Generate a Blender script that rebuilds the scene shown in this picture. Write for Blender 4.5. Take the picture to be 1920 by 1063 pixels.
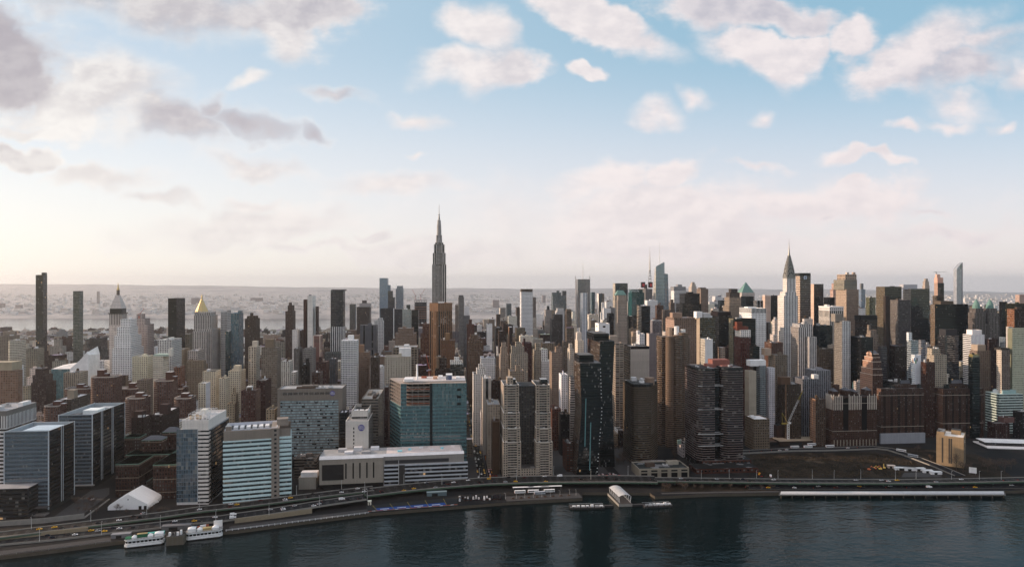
import bpy, math, random
import numpy as np
from mathutils import Vector, Matrix
for o in list(bpy.data.objects):
    bpy.data.objects.remove(o)
scene = bpy.context.scene
COL = scene.collection
RAD = math.radians
# ---------------------------------------------------------------- camera, sky, sun, exposure
cam = bpy.data.cameras.new("camera")
cam.lens = 24.0
cam.sensor_width = 36.0
cam.clip_start = 1.0
cam.clip_end = 200000.0
camo = bpy.data.objects.new("camera", cam)
COL.objects.link(camo)
camo.location = (0, 0, 240)
camo.rotation_euler = (RAD(90), 0, 0)
scene.camera = camo
vs = scene.view_settings
vs.view_transform = 'Standard'
vs.look = 'None'
vs.exposure = 0.0
vs.gamma = 1.0
vs.use_curve_mapping = False
cy = scene.cycles
cy.use_denoising = True
try:
    cy.denoiser = 'OPENIMAGEDENOISE'
    cy.denoising_input_passes = 'RGB_ALBEDO_NORMAL'
    cy.denoising_prefilter = 'ACCURATE'
except Exception:
    pass
cy.max_bounces = 5
cy.diffuse_bounces = 2
cy.glossy_bounces = 3
cy.transmission_bounces = 2
cy.volume_bounces = 0
cy.use_adaptive_sampling = False
cy.sample_clamp_indirect = 4.0

SUN_EL, SUN_AZ = 16.0, -79.0          # azimuth measured from the view direction, minus = to its left-hand side
SUN_DIR = Vector((math.sin(RAD(SUN_AZ)) * math.cos(RAD(SUN_EL)), math.cos(RAD(SUN_AZ)) * math.cos(RAD(SUN_EL)), math.sin(RAD(SUN_EL))))
sl = bpy.data.lights.new("sun", 'SUN')
sl.energy = 5.0
sl.angle = RAD(0.5)
sl.color = (1.0, 0.74, 0.54)
so = bpy.data.objects.new("sun", sl)
COL.objects.link(so)
so.rotation_euler = SUN_DIR.to_track_quat('Z', 'Y').to_euler()
so.location = (-3000, 1000, 3000)


class NT:
    """small helper that wires node trees"""
    def __init__(self, nt):
        self.nt = nt
        nt.nodes.clear()

    def n(self, typ, props=None, **ins):
        nd = self.nt.nodes.new(typ)
        for k, v in (props or {}).items():
            setattr(nd, k, v)
        for k, v in ins.items():
            self.put(nd.inputs[int(k[1:])] if k[0] == 'i' and k[1:].isdigit() else nd.inputs[k.replace('_', ' ')], v)
        return nd

    def put(self, sock, v):
        if hasattr(v, 'is_output'):
            self.nt.links.new(v, sock)
        else:
            if isinstance(v, (tuple, list)) and sock.type == 'RGBA' and len(v) == 3:
                v = (*v, 1.0)
            sock.default_value = v

    def m(self, op, a, b=0.0, c=0.0, clamp=False):
        return self.n('ShaderNodeMath', {'operation': op, 'use_clamp': clamp}, i0=a, i1=b, i2=c).outputs[0]

    def vm(self, op, a, b=(0, 0, 0), s=None):
        nd = self.n('ShaderNodeVectorMath', {'operation': op}, i0=a)
        if op not in ('LENGTH', 'NORMALIZE'):
            if op == 'SCALE':
                self.put(nd.inputs[3], s)
            else:
                self.put(nd.inputs[1], b)
        return nd.outputs[1] if op in ('LENGTH', 'DOT_PRODUCT') else nd.outputs[0]

    def mix(self, f, a, b):
        nd = self.n('ShaderNodeMix', {'data_type': 'RGBA'})
        self.put(nd.inputs[0], f); self.put(nd.inputs[6], a); self.put(nd.inputs[7], b)
        return nd.outputs[2]

    def mul(self, a, b):
        nd = self.n('ShaderNodeMix', {'data_type': 'RGBA', 'blend_type': 'MULTIPLY'})
        nd.inputs[0].default_value = 1.0
        self.put(nd.inputs[6], a); self.put(nd.inputs[7], b)
        return nd.outputs[2]

    def ss(self, x, lo, hi, a=0.0, b=1.0):
        nd = self.n('ShaderNodeMapRange', {'interpolation_type': 'SMOOTHSTEP'})
        for i, v in enumerate((x, lo, hi, a, b)):
            self.put(nd.inputs[i], v)
        return nd.outputs[0]

    def noise(self, vec, scale, detail=2.0, rough=0.5, dim='3D', lac=2.0):
        nd = self.n('ShaderNodeTexNoise', {'noise_dimensions': dim}, Vector=vec, Scale=scale, Detail=detail, Roughness=rough, Lacunarity=lac)
        return nd.outputs[0]

    def xyz(self, v):
        nd = self.n('ShaderNodeSeparateXYZ', None, i0=v)
        return nd.outputs[0], nd.outputs[1], nd.outputs[2]

    def comb(self, x, y, z=0.0):
        return self.n('ShaderNodeCombineXYZ', None, i0=x, i1=y, i2=z).outputs[0]

    def attr(self, name):
        return self.n('ShaderNodeAttribute', {'attribute_name': name})


# ---- the sky: Nishita air with a procedural deck of clouds, laid out by direction (fixed in the world)
world = bpy.data.worlds.new("World")
scene.world = world
world.use_nodes = True
W = NT(world.node_tree)
tc = W.n('ShaderNodeTexCoord').outputs['Generated']
dx, dy, dz = W.xyz(tc)
sky = W.n('ShaderNodeTexSky', {'sky_type': 'NISHITA', 'sun_disc': False, 'sun_elevation': RAD(SUN_EL), 'sun_rotation': RAD(SUN_AZ),
                               'altitude': 240.0, 'air_density': 1.0, 'dust_density': 1.2, 'ozone_density': 1.6})
SKY_STRENGTH = 0.15
base = W.mul(sky.outputs[0], (1.0, 1.0, 1.0))
front = W.ss(dy, 0.02, 0.25)
dys = W.m('MAXIMUM', dy, 0.08)
gx = W.m('DIVIDE', dx, dys)            # gnomonic coordinates of the forward half of the dome
gz = W.m('DIVIDE', dz, dys)
g2 = W.comb(gx, gz, 0.0)
BLOBS = []                              # cx, cy, rx, ry (thousandths), tilt degrees, weight, grey
def cl(px, py, rx, ry, tilt=0, w=1.0, grey=0.2):
    BLOBS.append(((px - 960) / 1280, (530 - py) / 1280, rx / 1280, ry / 1280, tilt, w, grey))
cl(20, 110, 130, 110, -25, 1.1, .95); cl(330, 10, 330, 66, -8, 1.1, .62); cl(520, 62, 110, 50, -20, .9, .3); cl(560, 20, 150, 50, 0, .9, .7)
cl(215, 165, 165, 88, -15, 1.15, .32); cl(345, 225, 125, 62, -18, 1.25, .8); cl(300, 190, 60, 40, 0, 1.0, .0); cl(120, 210, 150, 60, 0, .9, .1)
cl(465, 232, 110, 40, -14, 1.15, 1.0); cl(585, 246, 40, 20, -10, .8, 1.0); cl(400, 195, 40, 40, 0, .9, .85)
cl(30, 293, 95, 24, -8, 1.0, .55); cl(60, 245, 110, 24, -5, .7, .2); cl(200, 335, 120, 30, 0, .8, .3); cl(290, 367, 105, 22, -5, 1.0, .5)
cl(470, 312, 125, 26, -12, .85, .35); cl(470, 155, 46, 14, 2, .9, .0)
cl(905, 52, 80, 48, -12, 1.25, .05); cl(890, 128, 150, 42, 4, 1.2, .12); cl(960, 110, 66, 50, 0, .9, .3)
cl(1120, 45, 160, 46, -20, 1.1, .12); cl(1215, 85, 90, 36, -12, .95, .15); cl(1090, 127, 50, 20, -22, 1.0, .1)
cl(1400, 22, 220, 46, -6, .85, .62); cl(1430, 108, 120, 46, -22, 1.1, .1); cl(1500, 115, 60, 50, 30, 1.0, .15); cl(1590, 68, 56, 40, 0, .7, .2)
cl(1725, 95, 165, 62, 22, 1.1, .2); cl(1790, 125, 190, 44, 8, .85, .6); cl(1850, 80, 130, 30, 0, .8, .4)
cl(1230, 212, 48, 32, 0, .9, .1); cl(1287, 177, 36, 18, -20, .9, .05); cl(1430, 212, 24, 18, 0, .8, .1)
cl(1790, 190, 70, 34, -18, .85, .1); cl(1705, 236, 34, 20, 0, .85, .1); cl(1905, 152, 48, 38, 0, .9, .2); cl(1780, 225, 60, 16, 0, .75, .15); cl(1870, 230, 26, 14, 0, .7, .1)
cl(775, 220, 56, 15, -8, .95, .05); cl(788, 286, 26, 12, 0, .85, .1); cl(630, 180, 70, 16, -10, .55, .7)
cl(750, 352, 150, 30, 2, .95, .3); cl(1110, 345, 150, 50, 8, 1.0, .1); cl(1270, 332, 80, 36, 20, 1.0, .08); cl(1440, 311, 70, 12, 0, .8, .15)
cl(1590, 294, 48, 18, -5, .95, .1); cl(1650, 302, 40, 12, 0, .6, .2); cl(1598, 357, 36, 24, 0, .85, .12)
cl(440, 425, 240, 50, 4, .95, .42); cl(480, 385, 70, 18, 0, .8, .2); cl(690, 440, 60, 11, 0, .8, .5); cl(620, 470, 260, 24, 0, .7, .35)
cl(1150, 410, 380, 86, 0, .85, .22); cl(1500, 380, 340, 50, 0, .6, .2); cl(880, 470, 260, 34, 0, .75, .4); cl(1300, 455, 420, 44, 0, .8, .3)
cl(1740, 396, 70, 13, 0, .5, .6); cl(1800, 440, 260, 26, 0, .6, .45); cl(1560, 402, 24, 9, 0, .5, .6)

def cloud_field(name):
    """node group: sky coordinates -> cloud density and greyness"""
    g = bpy.data.node_groups.new(name, 'ShaderNodeTree')
    g.interface.new_socket('Vector', in_out='INPUT', socket_type='NodeSocketVector')
    g.interface.new_socket('Density', in_out='OUTPUT', socket_type='NodeSocketFloat')
    g.interface.new_socket('Grey', in_out='OUTPUT', socket_type='NodeSocketFloat')
    g.interface.new_socket('Relief', in_out='OUTPUT', socket_type='NodeSocketFloat')
    T = NT(g)
    gi = T.n('NodeGroupInput'); go = T.n('NodeGroupOutput')
    v = gi.outputs[0]
    w1 = T.n('ShaderNodeTexNoise', {'noise_dimensions': '2D'}, Vector=v, Scale=9.0, Detail=3.0, Roughness=.55).outputs[1]
    warp = T.vm('SCALE', T.vm('SUBTRACT', w1, (.5, .5, .5)), s=.075)
    vv = T.vm('ADD', v, warp)
    acc = None; gacc = None
    for (x, y, rx, ry, t, w, gr) in BLOBS:
        vi = vv if acc is None else T.n('ShaderNodeVectorMath', {'operation': 'MULTIPLY_ADD'}, i0=gacc, i1=(1e-9, 1e-9, 0), i2=vv).outputs[0]   # chained, so that few values are alive at once
        mp = T.n('ShaderNodeMapping', {'vector_type': 'TEXTURE'}, Vector=vi, Location=(x, y, 0), Rotation=(0, 0, RAD(t)), Scale=(rx, ry, 1))
        d = T.m('MULTIPLY_ADD', T.vm('LENGTH', mp.outputs[0]), -w, w)
        gg = T.m('MULTIPLY', T.m('MAXIMUM', d, 0.0), gr)
        acc = d if acc is None else T.m('MAXIMUM', acc, d)
        gacc = gg if gacc is None else T.m('MAXIMUM', gacc, gg)
    grey = T.m('DIVIDE', gacc, T.m('MAXIMUM', acc, .05))
    st2 = T.n('ShaderNodeMapping', {'vector_type': 'POINT'}, Vector=v, Scale=(1.0, 1.7, 1.0)).outputs[0]
    f = T.noise(st2, 8.0, 8.0, .63, '2D')
    f2 = T.noise(T.vm('ADD', st2, (-.016, .016, 0)), 8.0, 5.0, .60, '2D')
    dens = T.m('ADD', T.m('MULTIPLY', acc, 1.0), T.m('MULTIPLY', T.m('SUBTRACT', f, .5), 1.1))
    T.put(go.inputs[2], T.m('SUBTRACT', f, f2))
    T.put(go.inputs[0], dens); T.put(go.inputs[1], T.m('MINIMUM', grey, 1.0))
    return g

CG = cloud_field('cloud_field')
c1 = W.n('ShaderNodeGroup', {'node_tree': CG}, Vector=g2)
d1 = c1.outputs[0]; gr1 = c1.outputs[1]
soft = W.ss(W.noise(g2, 3.1, 2.0, .5, '2D'), .38, .62, .34, .95)      # crisp in places, dissolving in others
mask = W.ss(d1, W.m('MULTIPLY', soft, -.25), soft)
lit = W.ss(c1.outputs[2], -.16, .16)          # the side towards the sun is thinner: brighter
side = W.ss(gx, -.9, .5)                                             # 0 towards the sun, 1 away from it
elev = W.m('MAXIMUM', gz, 0.0)
hz = W.m('POWER', W.ss(elev, .36, .0), 1.3)                          # veil of bright air that thickens to the horizon
veil = W.mix(side, (1.0, .955, .90), (.92, .83, .82))
topblue = W.mix(side, (.62, .72, .82), (.32, .54, .69))
lowblue = W.mix(side, (.94, .94, .96), (.66, .78, .92))
blue = W.mix(W.ss(elev, .02, .42), lowblue, topblue)
air = W.mix(hz, blue, veil)
airmix = W.mix(.12, air, W.vm('SCALE', base, s=SKY_STRENGTH * 1.3))  # the Nishita air shows through
bright = W.mix(side, (1.0, .96, .91), (1.0, .89, .87))
dark = W.mix(side, (.46, .41, .44), (.47, .45, .53))
core = W.m('MULTIPLY', gr1, W.ss(d1, .05, .50, .25, 1.15))          # thick cores are darker than the lit rims
shade = W.mix(W.m('MINIMUM', core, 1.0), bright, dark)
cloudc = W.mix(W.m('MULTIPLY', lit, W.m('SUBTRACT', 1.0, W.m('MULTIPLY', core, .75))), W.mix(.22, shade, dark), bright)
cloudc = W.mix(W.m('MULTIPLY', hz, .55), cloudc, veil)
withcl = W.mix(W.m('MULTIPLY', mask, .88), airmix, cloudc)
bn = W.noise(W.n('ShaderNodeMapping', {'vector_type': 'POINT'}, Vector=tc, Scale=(1.0, 1.0, 2.2)).outputs[0], 2.3, 3.0, .55)
back = W.mix(W.m('MULTIPLY', W.ss(bn, .34, .56), W.ss(dz, .20, .48)), W.vm('SCALE', base, s=SKY_STRENGTH), (1.22, 1.10, 1.10))   # bright cloud deck added behind the camera to fill the shaded fronts
final = W.mix(front, back, withcl)
bg = W.n('ShaderNodeBackground', None, Color=final, Strength=1.0)
wo = W.n('ShaderNodeOutputWorld')
W.nt.links.new(bg.outputs[0], wo.inputs[0])
world.cycles.sampling_method = 'MANUAL'
world.cycles.sample_map_resolution = 512

# ---------------------------------------------------------------- places: street grid and photo calibration
R = random.Random(11)
TH = RAD(5.58)
CT, ST = math.cos(TH), math.sin(TH)
HC, FC, CX, CY = 240.0, 1280.0, 960.0, 530.0
LAND = 3.0
def P(px, u):
    """point of the avenue line u that lies under photo column px: (v along the avenue, depth)"""
    k = (px - CX) / FC
    Y = u / (CT - ST * k)
    return CT * k * Y + ST * Y, Y
def ZP(py, Y): return HC + (CY - py) / FC * Y
def G(px, py, z=LAND):
    Y = (HC - z) * FC / (py - CY)
    return (px - CX) / FC * Y, Y
def toW(v, u): return CT * v - ST * u, ST * v + CT * u
def toG(x, y): return CT * x + ST * y, -ST * x + CT * y
def PXY(x, y, z): return CX + FC * x / y, CY + FC * (HC - z) / y

# ---------------------------------------------------------------- materials
MATS = {}
def newmat(name):
    m = bpy.data.materials.new(name); m.use_nodes = True
    MATS[name] = m
    return m, NT(m.node_tree)
def finish(T, bsdf):
    o = T.n('ShaderNodeOutputMaterial'); T.nt.links.new(bsdf.outputs[0], o.inputs[0])

# facade: windows, spandrels and piers on a bay/floor grid carried by the UV map; colours carried per face
m, T = newmat('facade')
uv = T.n('ShaderNodeUVMap', {'uv_map': 'bays'}).outputs[0]
wc = T.attr('wc'); sc = T.attr('sc'); gc = T.attr('gc'); fp = T.attr('fp')
fw, fh, bl = T.xyz(fp.outputs['Vector'])
ux, uy, _ = T.xyz(uv)
cell = T.comb(T.m('FLOOR', ux), T.m('FLOOR', uy), 0.0)
inx = T.m('LESS_THAN', T.m('ABSOLUTE', T.m('SUBTRACT', T.m('FRACT', ux), .5)), T.m('MULTIPLY', fw, .5))
iny = T.m('LESS_THAN', T.m('ABSOLUTE', T.m('SUBTRACT', T.m('FRACT', uy), .5)), T.m('MULTIPLY', fh, .5))
win = T.m('MULTIPLY', inx, iny)
wn = T.n('ShaderNodeTexWhiteNoise', {'noise_dimensions': '2D'}, Vector=cell)
r1 = wn.outputs[0]; rc = wn.outputs[1]
rx_, ry_, rz_ = T.xyz(rc)
geo = T.n('ShaderNodeNewGeometry')
pos = geo.outputs['Position']
big = T.noise(pos, .035, 3.0, .6)
px_, py_, pz_ = T.xyz(pos)
streak = T.noise(T.comb(T.m('MULTIPLY', px_, .5), T.m('MULTIPLY', py_, .5), T.m('MULTIPLY', pz_, .03)), 1.0, 3.0, .65)
fine = T.noise(pos, .9, 2.0, .7)
var = T.m('ADD', .52, T.m('ADD', T.m('MULTIPLY', big, .34), T.m('ADD', T.m('MULTIPLY', streak, .42), T.m('MULTIPLY', fine, .22))))
frow = T.n('ShaderNodeTexWhiteNoise', {'noise_dimensions': '1D'}, W=T.m('FLOOR', uy)).outputs[0]
var = T.m('MULTIPLY', var, T.m('ADD', .94, T.m('MULTIPLY', frow, .12)))
wall = T.mix(inx, wc.outputs['Color'], sc.outputs['Color'])
wall = T.vm('SCALE', wall, s=var)
blind = T.m('LESS_THAN', ry_, bl)
gl = T.vm('SCALE', gc.outputs['Color'], s=T.m('ADD', .65, T.m('MULTIPLY', r1, .7)))
gl = T.mix(T.m('MULTIPLY', blind, T.m('ADD', .12, T.m('MULTIPLY', rz_, .55))), gl, (.26, .25, .235))
colr = T.mix(win, wall, gl)
rough = T.m('ADD', .85, T.m('MULTIPLY', win, T.m('ADD', -.79, T.m('MULTIPLY', blind, .12))))
ior = T.m('ADD', 1.15, T.m('MULTIPLY', win, T.m('MULTIPLY_ADD', gc.outputs['Alpha'], 1.35, .22)))
jit = T.vm('SCALE', T.vm('SUBTRACT', rc, (.5, .5, .5)), s=T.m('MULTIPLY', win, .035))
nrm = T.vm('NORMALIZE', T.vm('ADD', geo.outputs['Normal'], jit))
lit_ = T.m('MULTIPLY', win, T.m('GREATER_THAN', rx_, .9988))
bs = T.n('ShaderNodeBsdfPrincipled', None, Base_Color=colr, Roughness=rough, IOR=ior, Normal=nrm,
         Emission_Color=(1.0, .62, .3, 1.0), Emission_Strength=T.m('MULTIPLY', lit_, .4))
finish(T, bs)

# plain: roofs, stone, metal trim; colour per face
m, T = newmat('plain')
wc = T.attr('wc'); geo = T.n('ShaderNodeNewGeometry'); pos = geo.outputs['Position']
n1 = T.noise(pos, .11, 4.0, .65); n2 = T.noise(pos, 1.1, 3.0, .7)
k = T.m('ADD', .5, T.m('ADD', T.m('MULTIPLY', n1, .6), T.m('MULTIPLY', n2, .4)))
finish(T, T.n('ShaderNodeBsdfPrincipled', None, Base_Color=T.vm('SCALE', wc.outputs['Color'], s=k), Roughness=.8, Specular_IOR_Level=.15))

# roof: tar, gravel, silver coating, puddles and patches
m, T = newmat('roof')
wc = T.attr('wc'); geo = T.n('ShaderNodeNewGeometry'); pos = geo.outputs['Position']
n1 = T.noise(pos, .07, 4.0, .7); n2 = T.noise(pos, .7, 3.0, .7)
vor = T.n('ShaderNodeTexVoronoi', {'feature': 'F1', 'distance': 'CHEBYCHEV'}, Vector=pos, Scale=.13)
vr = T.n('ShaderNodeSeparateColor', None, i0=vor.outputs['Color']).outputs[0]
k = T.m('ADD', .35, T.m('ADD', T.m('MULTIPLY', n1, .8), T.m('MULTIPLY', n2, .5)))
patch = T.ss(vr, .80, .84)
c = T.mix(T.m('MULTIPLY', patch, .4), wc.outputs['Color'], (.42, .42, .43))
finish(T, T.n('ShaderNodeBsdfPrincipled', None, Base_Color=T.vm('SCALE', c, s=k), Roughness=.75, Specular_IOR_Level=.15))

def simple(name, col, rough=.6, metal=0.0, nscale=.8, amt=.5, ior=1.45):
    m, T = newmat(name)
    pos = T.n('ShaderNodeNewGeometry').outputs['Position']
    n1 = T.noise(pos, nscale, 4.0, .65)
    k = T.m('ADD', 1 - amt / 2, T.m('MULTIPLY', n1, amt))
    finish(T, T.n('ShaderNodeBsdfPrincipled', None, Base_Color=T.vm('SCALE', T.n('ShaderNodeRGB').outputs[0], s=k), Roughness=rough, Metallic=metal, IOR=ior, Specular_IOR_Level=.5 if rough < .6 else .12))
    [x for x in T.nt.nodes if x.type == 'RGB'][0].outputs[0].default_value = (*col, 1)
    return m
simple('gold', (.60, .47, .24), .6, .5)
simple('steel', (.26, .25, .23), .5, .6, .15, .5)
simple('copper_green', (.15, .26, .23), .7, 0, .4, .6)
simple('slate', (.10, .105, .12), .7, 0, .6, .6)
simple('membrane', (.80, .80, .80), .55, 0, .3, .12)
simple('sea_wall', (.085, .072, .056), .9, 0, .3, .7)
simple('pier_slab', (.50, .50, .51), .8, 0, .2, .5)
simple('scrub', (.060, .045, .028), .95, 0, .5, .8)
simple('concrete', (.24, .23, .21), .85, 0, .25, .6)
simple('white_paint', (.72, .72, .72), .5, 0, .5, .25)
simple('mast_metal', (.22, .21, .2), .5, .6, .5, .3)
simple('red_steel', (.42, .09, .05), .6, 0, .5, .4)
simple('yellow_steel', (.32, .25, .06), .6, 0, .5, .4)
simple('green_steel', (.07, .11, .075), .6, 0, .5, .5)
simple('bark', (.07, .052, .042), .9, 0, 1.5, .6)
simple('twigs', (.105, .075, .058), .95, 0, .6, .7)
simple('asphalt', (.015, .015, .017), .85, 0, .35, .7)
simple('road_deck', (.019, .017, .016), .85, 0, .3, .7)
simple('paving', (.06, .057, .057), .85, 0, .3, .5)
simple('line_paint', (.26, .26, .25), .7, 0, .9, .5)
simple('retaining_stone', (.26, .215, .15), .85, 0, .5, .6)
simple('tarp_teal', (.06, .34, .30), .55, 0, .6, .2)
simple('tarp_green', (.03, .14, .07), .6, 0, .6, .2)
simple('tarp_yellow', (.40, .31, .15), .6, 0, .6, .2)
simple('blue_deck', (.012, .055, .22), .6, 0, .5, .25)
simple('black_deck', (.02, .022, .024), .8, 0, .5, .5)
simple('purple_sign', (.075, .065, .27), .5, 0, .8, .15)
simple('orange_screen', (.75, .10, .03), .6, 0, .8, .15)
simple('blue_screen', (.03, .16, .55), .6, 0, .8, .15)
simple('green_screen', (.06, .24, .09), .6, 0, .8, .15)
for nm, c, s in (('tail_light', (1, .07, .02), 1.0), ('head_light', (1, .9, .7), 1.0), ('lamp_glow', (1, .8, .5), 3.0), ('screen_red', (.4, .04, .035), .1)):
    m, T = newmat(nm)
    finish(T, T.n('ShaderNodeBsdfPrincipled', None, Base_Color=(*c, 1), Emission_Color=(*c, 1), Emission_Strength=s))


# ---------------------------------------------------------------- mesh collector
def st(w, g=(.022, .026, .03), s=None, bay=3.2, fl=3.3, fw=.45, fh=.5, bl=.25, re=.15):
    return dict(w=w, g=g, s=s or w, bay=bay, fl=fl, fw=fw, fh=fh, bl=bl, re=re)
PLAIN = st((.3, .3, .3))
def tone(c):
    """spread of real colours: pale stone paler, dark glass and tarred roofs darker"""
    l = max(1e-4, .3 * c[0] + .5 * c[1] + .2 * c[2]); f = 2.0 * l ** .5
    return tuple(min(.8, q * f) for q in c)
class MB:
    def __init__(self):
        self.v = []; self.f = []; self.mi = []; self.uv = []; self.a = []; self.mats = []
    def mat(self, name):
        if name not in self.mats:
            self.mats.append(name)
        return self.mats.index(name)
    def face(self, pts, mat, stl=PLAIN, uv=None):
        b = len(self.v)
        self.v.extend(pts)
        n = len(pts)
        self.f.append(tuple(range(b, b + n)))
        self.mi.append(self.mat(mat))
        self.uv.extend(uv if uv else [(0.5, 0.5)] * n)
        self.a.append(stl)
    def wall(self, a, b, z0, z1, stl, a2=None, b2=None):
        """upright (or leaning) quad from plan point a to b, outside on the right of a->b"""
        a2 = a2 or (*a, z1); b2 = b2 or (*b, z1)
        L = math.dist(a, b)
        nb = max(1, round(L / stl['bay'])); nf = max(1, round((z1 - z0) / stl['fl']))
        r = R.randrange(0, 400); q = R.randrange(0, 400)
        self.face([(*a, z0), (*b, z0), b2, a2], 'facade', stl, [(r, q), (r + nb, q), (r + nb, q + nf), (r, q + nf)])
    def prism(self, pts, z0, z1, stl, roof=None, mat=None):
        """pts anticlockwise in plan; roof: style or None"""
        n = len(pts)
        for i in range(n):
            a, b = pts[i], pts[(i + 1) % n]
            if mat:
                self.face([(*a, z0), (*b, z0), (*b, z1), (*a, z1)], mat, stl)
            else:
                self.wall(a, b, z0, z1, stl)
        if roof is not None:
            self.face([(x, y, z1) for x, y in pts], mat or 'roof', roof)
        return self
    def box(self, x0, x1, y0, y1, z0, z1, stl=PLAIN, mat='plain', bottom=False):
        self.prism([(x0, y0), (x1, y0), (x1, y1), (x0, y1)], z0, z1, stl, stl, mat)
        if bottom:
            self.face([(x0, y0, z0), (x0, y1, z0), (x1, y1, z0), (x1, y0, z0)], mat, stl)
        return self
    def lathe(self, cx, cy, prof, n=12, stl=PLAIN, mat='plain', ph=0.0, uvs=False):
        """prof: list of (radius, z)"""
        for (r0, z0), (r1, z1) in zip(prof, prof[1:]):
            for i in range(n):
                a = ph + 2 * math.pi * i / n; b = ph + 2 * math.pi * (i + 1) / n
                p = [(cx + r0 * math.cos(a), cy + r0 * math.sin(a), z0), (cx + r0 * math.cos(b), cy + r0 * math.sin(b), z0),
                     (cx + r1 * math.cos(b), cy + r1 * math.sin(b), z1), (cx + r1 * math.cos(a), cy + r1 * math.sin(a), z1)]
                if r1 < 1e-6: p = p[:3]
                elif r0 < 1e-6: p = [p[0], p[2], p[3]]
                self.face(p, mat, stl)
        return self
    def bar(self, a, b, r, stl=PLAIN, mat='plain', n=4):
        a = Vector(a); b = Vector(b); d = (b - a)
        if d.length < 1e-6: return self
        d.normalize()
        s = d.cross(Vector((0, 0, 1)) if abs(d.z) < .9 else Vector((1, 0, 0))).normalized(); t = d.cross(s)
        ring = [(s * math.cos(2 * math.pi * (i + .5) / n) + t * math.sin(2 * math.pi * (i + .5) / n)) * r for i in range(n)]
        for i in range(n):
            j = (i + 1) % n
            self.face([tuple(a + ring[j]), tuple(a + ring[i]), tuple(b + ring[i]), tuple(b + ring[j])], mat, stl)
        return self
    def build(self, name, parent=None, kind=None, label=None):
        me = bpy.data.meshes.new(name)
        me.from_pydata(self.v, [], self.f)
        for mn in self.mats:
            me.materials.append(MATS[mn])
        me.polygons.foreach_set('material_index', self.mi)
        uvl = me.uv_layers.new(name='bays')
        uvl.data.foreach_set('uv', np.array(self.uv, 'f').ravel())
        nf = len(self.f)
        for key in ('wc', 'sc', 'gc'):
            at = me.attributes.new(key, 'FLOAT_COLOR', 'FACE')
            k = {'wc': 'w', 'sc': 's', 'gc': 'g'}[key]
            at.data.foreach_set('color', np.array([(*tone(s[k]), s['re'] if key == 'gc' else 1.0) for s in self.a], 'f').ravel())
        at = me.attributes.new('fp', 'FLOAT_VECTOR', 'FACE')
        at.data.foreach_set('vector', np.array([(s['fw'], s['fh'], s['bl']) for s in self.a], 'f').ravel())
        me.update()
        o = bpy.data.objects.new(name, me)
        COL.objects.link(o)
        if parent is not None: o.parent = parent
        if kind: o['kind'] = kind
        if label: o['label'] = label
        return o
def col(*c): return st(tuple(c) if len(c) == 3 else (c[0],) * 3)
def tag(o, label, cat, group=None):
    o['label'] = label; o['category'] = cat
    if group: o['group'] = group
    return o
def thing(name, label, cat, v, u, z=LAND, rot=0.0, group=None):
    o = bpy.data.objects.new(name, None); COL.objects.link(o)
    x, y = toW(v, u); o.location = (x, y, z); o.rotation_euler = (0, 0, TH + RAD(rot))
    o.empty_display_size = 3
    return tag(o, label, cat, group)
def copytree(o, loc, rot, scale=1.0, label=None, group=None):
    c = o.copy(); COL.objects.link(c); c.location = loc; c.rotation_euler = (0, 0, rot); c.scale = (scale,) * 3
    if label: c['label'] = label
    if group: c['group'] = group
    for ch in o.children:
        d = ch.copy(); COL.objects.link(d); d.parent = c
        for gch in ch.children:
            e = gch.copy(); COL.objects.link(e); e.parent = d
    return c
ROOFS = [(.06, .06, .062), (.09, .085, .08), (.17, .165, .16), (.26, .26, .265), (.38, .38, .39), (.12, .09, .075)]
def rrect(mb, x0, x1, y0, y1, z, roof, wallst, par=1.1, t=.5):
    """roof face behind a parapet rim"""
    rim = dict(wallst); rim['w'] = tuple(min(.8, c * 1.15 + .03) for c in wallst['w'])
    O = [(x0, y0), (x1, y0), (x1, y1), (x0, y1)]
    I = [(x0 + t, y0 + t), (x1 - t, y0 + t), (x1 - t, y1 - t), (x0 + t, y1 - t)]
    for i in range(4):
        j = (i + 1) % 4
        mb.face([(*O[i], z), (*O[j], z), (*I[j], z), (*I[i], z)], 'plain', rim)
        mb.face([(*I[i], z), (*I[j], z), (*I[j], z - par), (*I[i], z - par)], 'plain', wallst)
    return I, z - par
def tank_mb(x, y, z, r=2.0, h=3.4):
    b = MB(); s = col(.13, .09, .06)
    for a in range(4):
        q = math.pi / 4 + a * math.pi / 2
        b.bar((x + r * .8 * math.cos(q), y + r * .8 * math.sin(q), z), (x + r * .8 * math.cos(q), y + r * .8 * math.sin(q), z + 2.6), .14, col(.08))
    b.lathe(x, y, [(r, z + 2.4), (r, z + 2.4 + h), (0, z + 3.6 + h)], 10, s)
    return b
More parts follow.
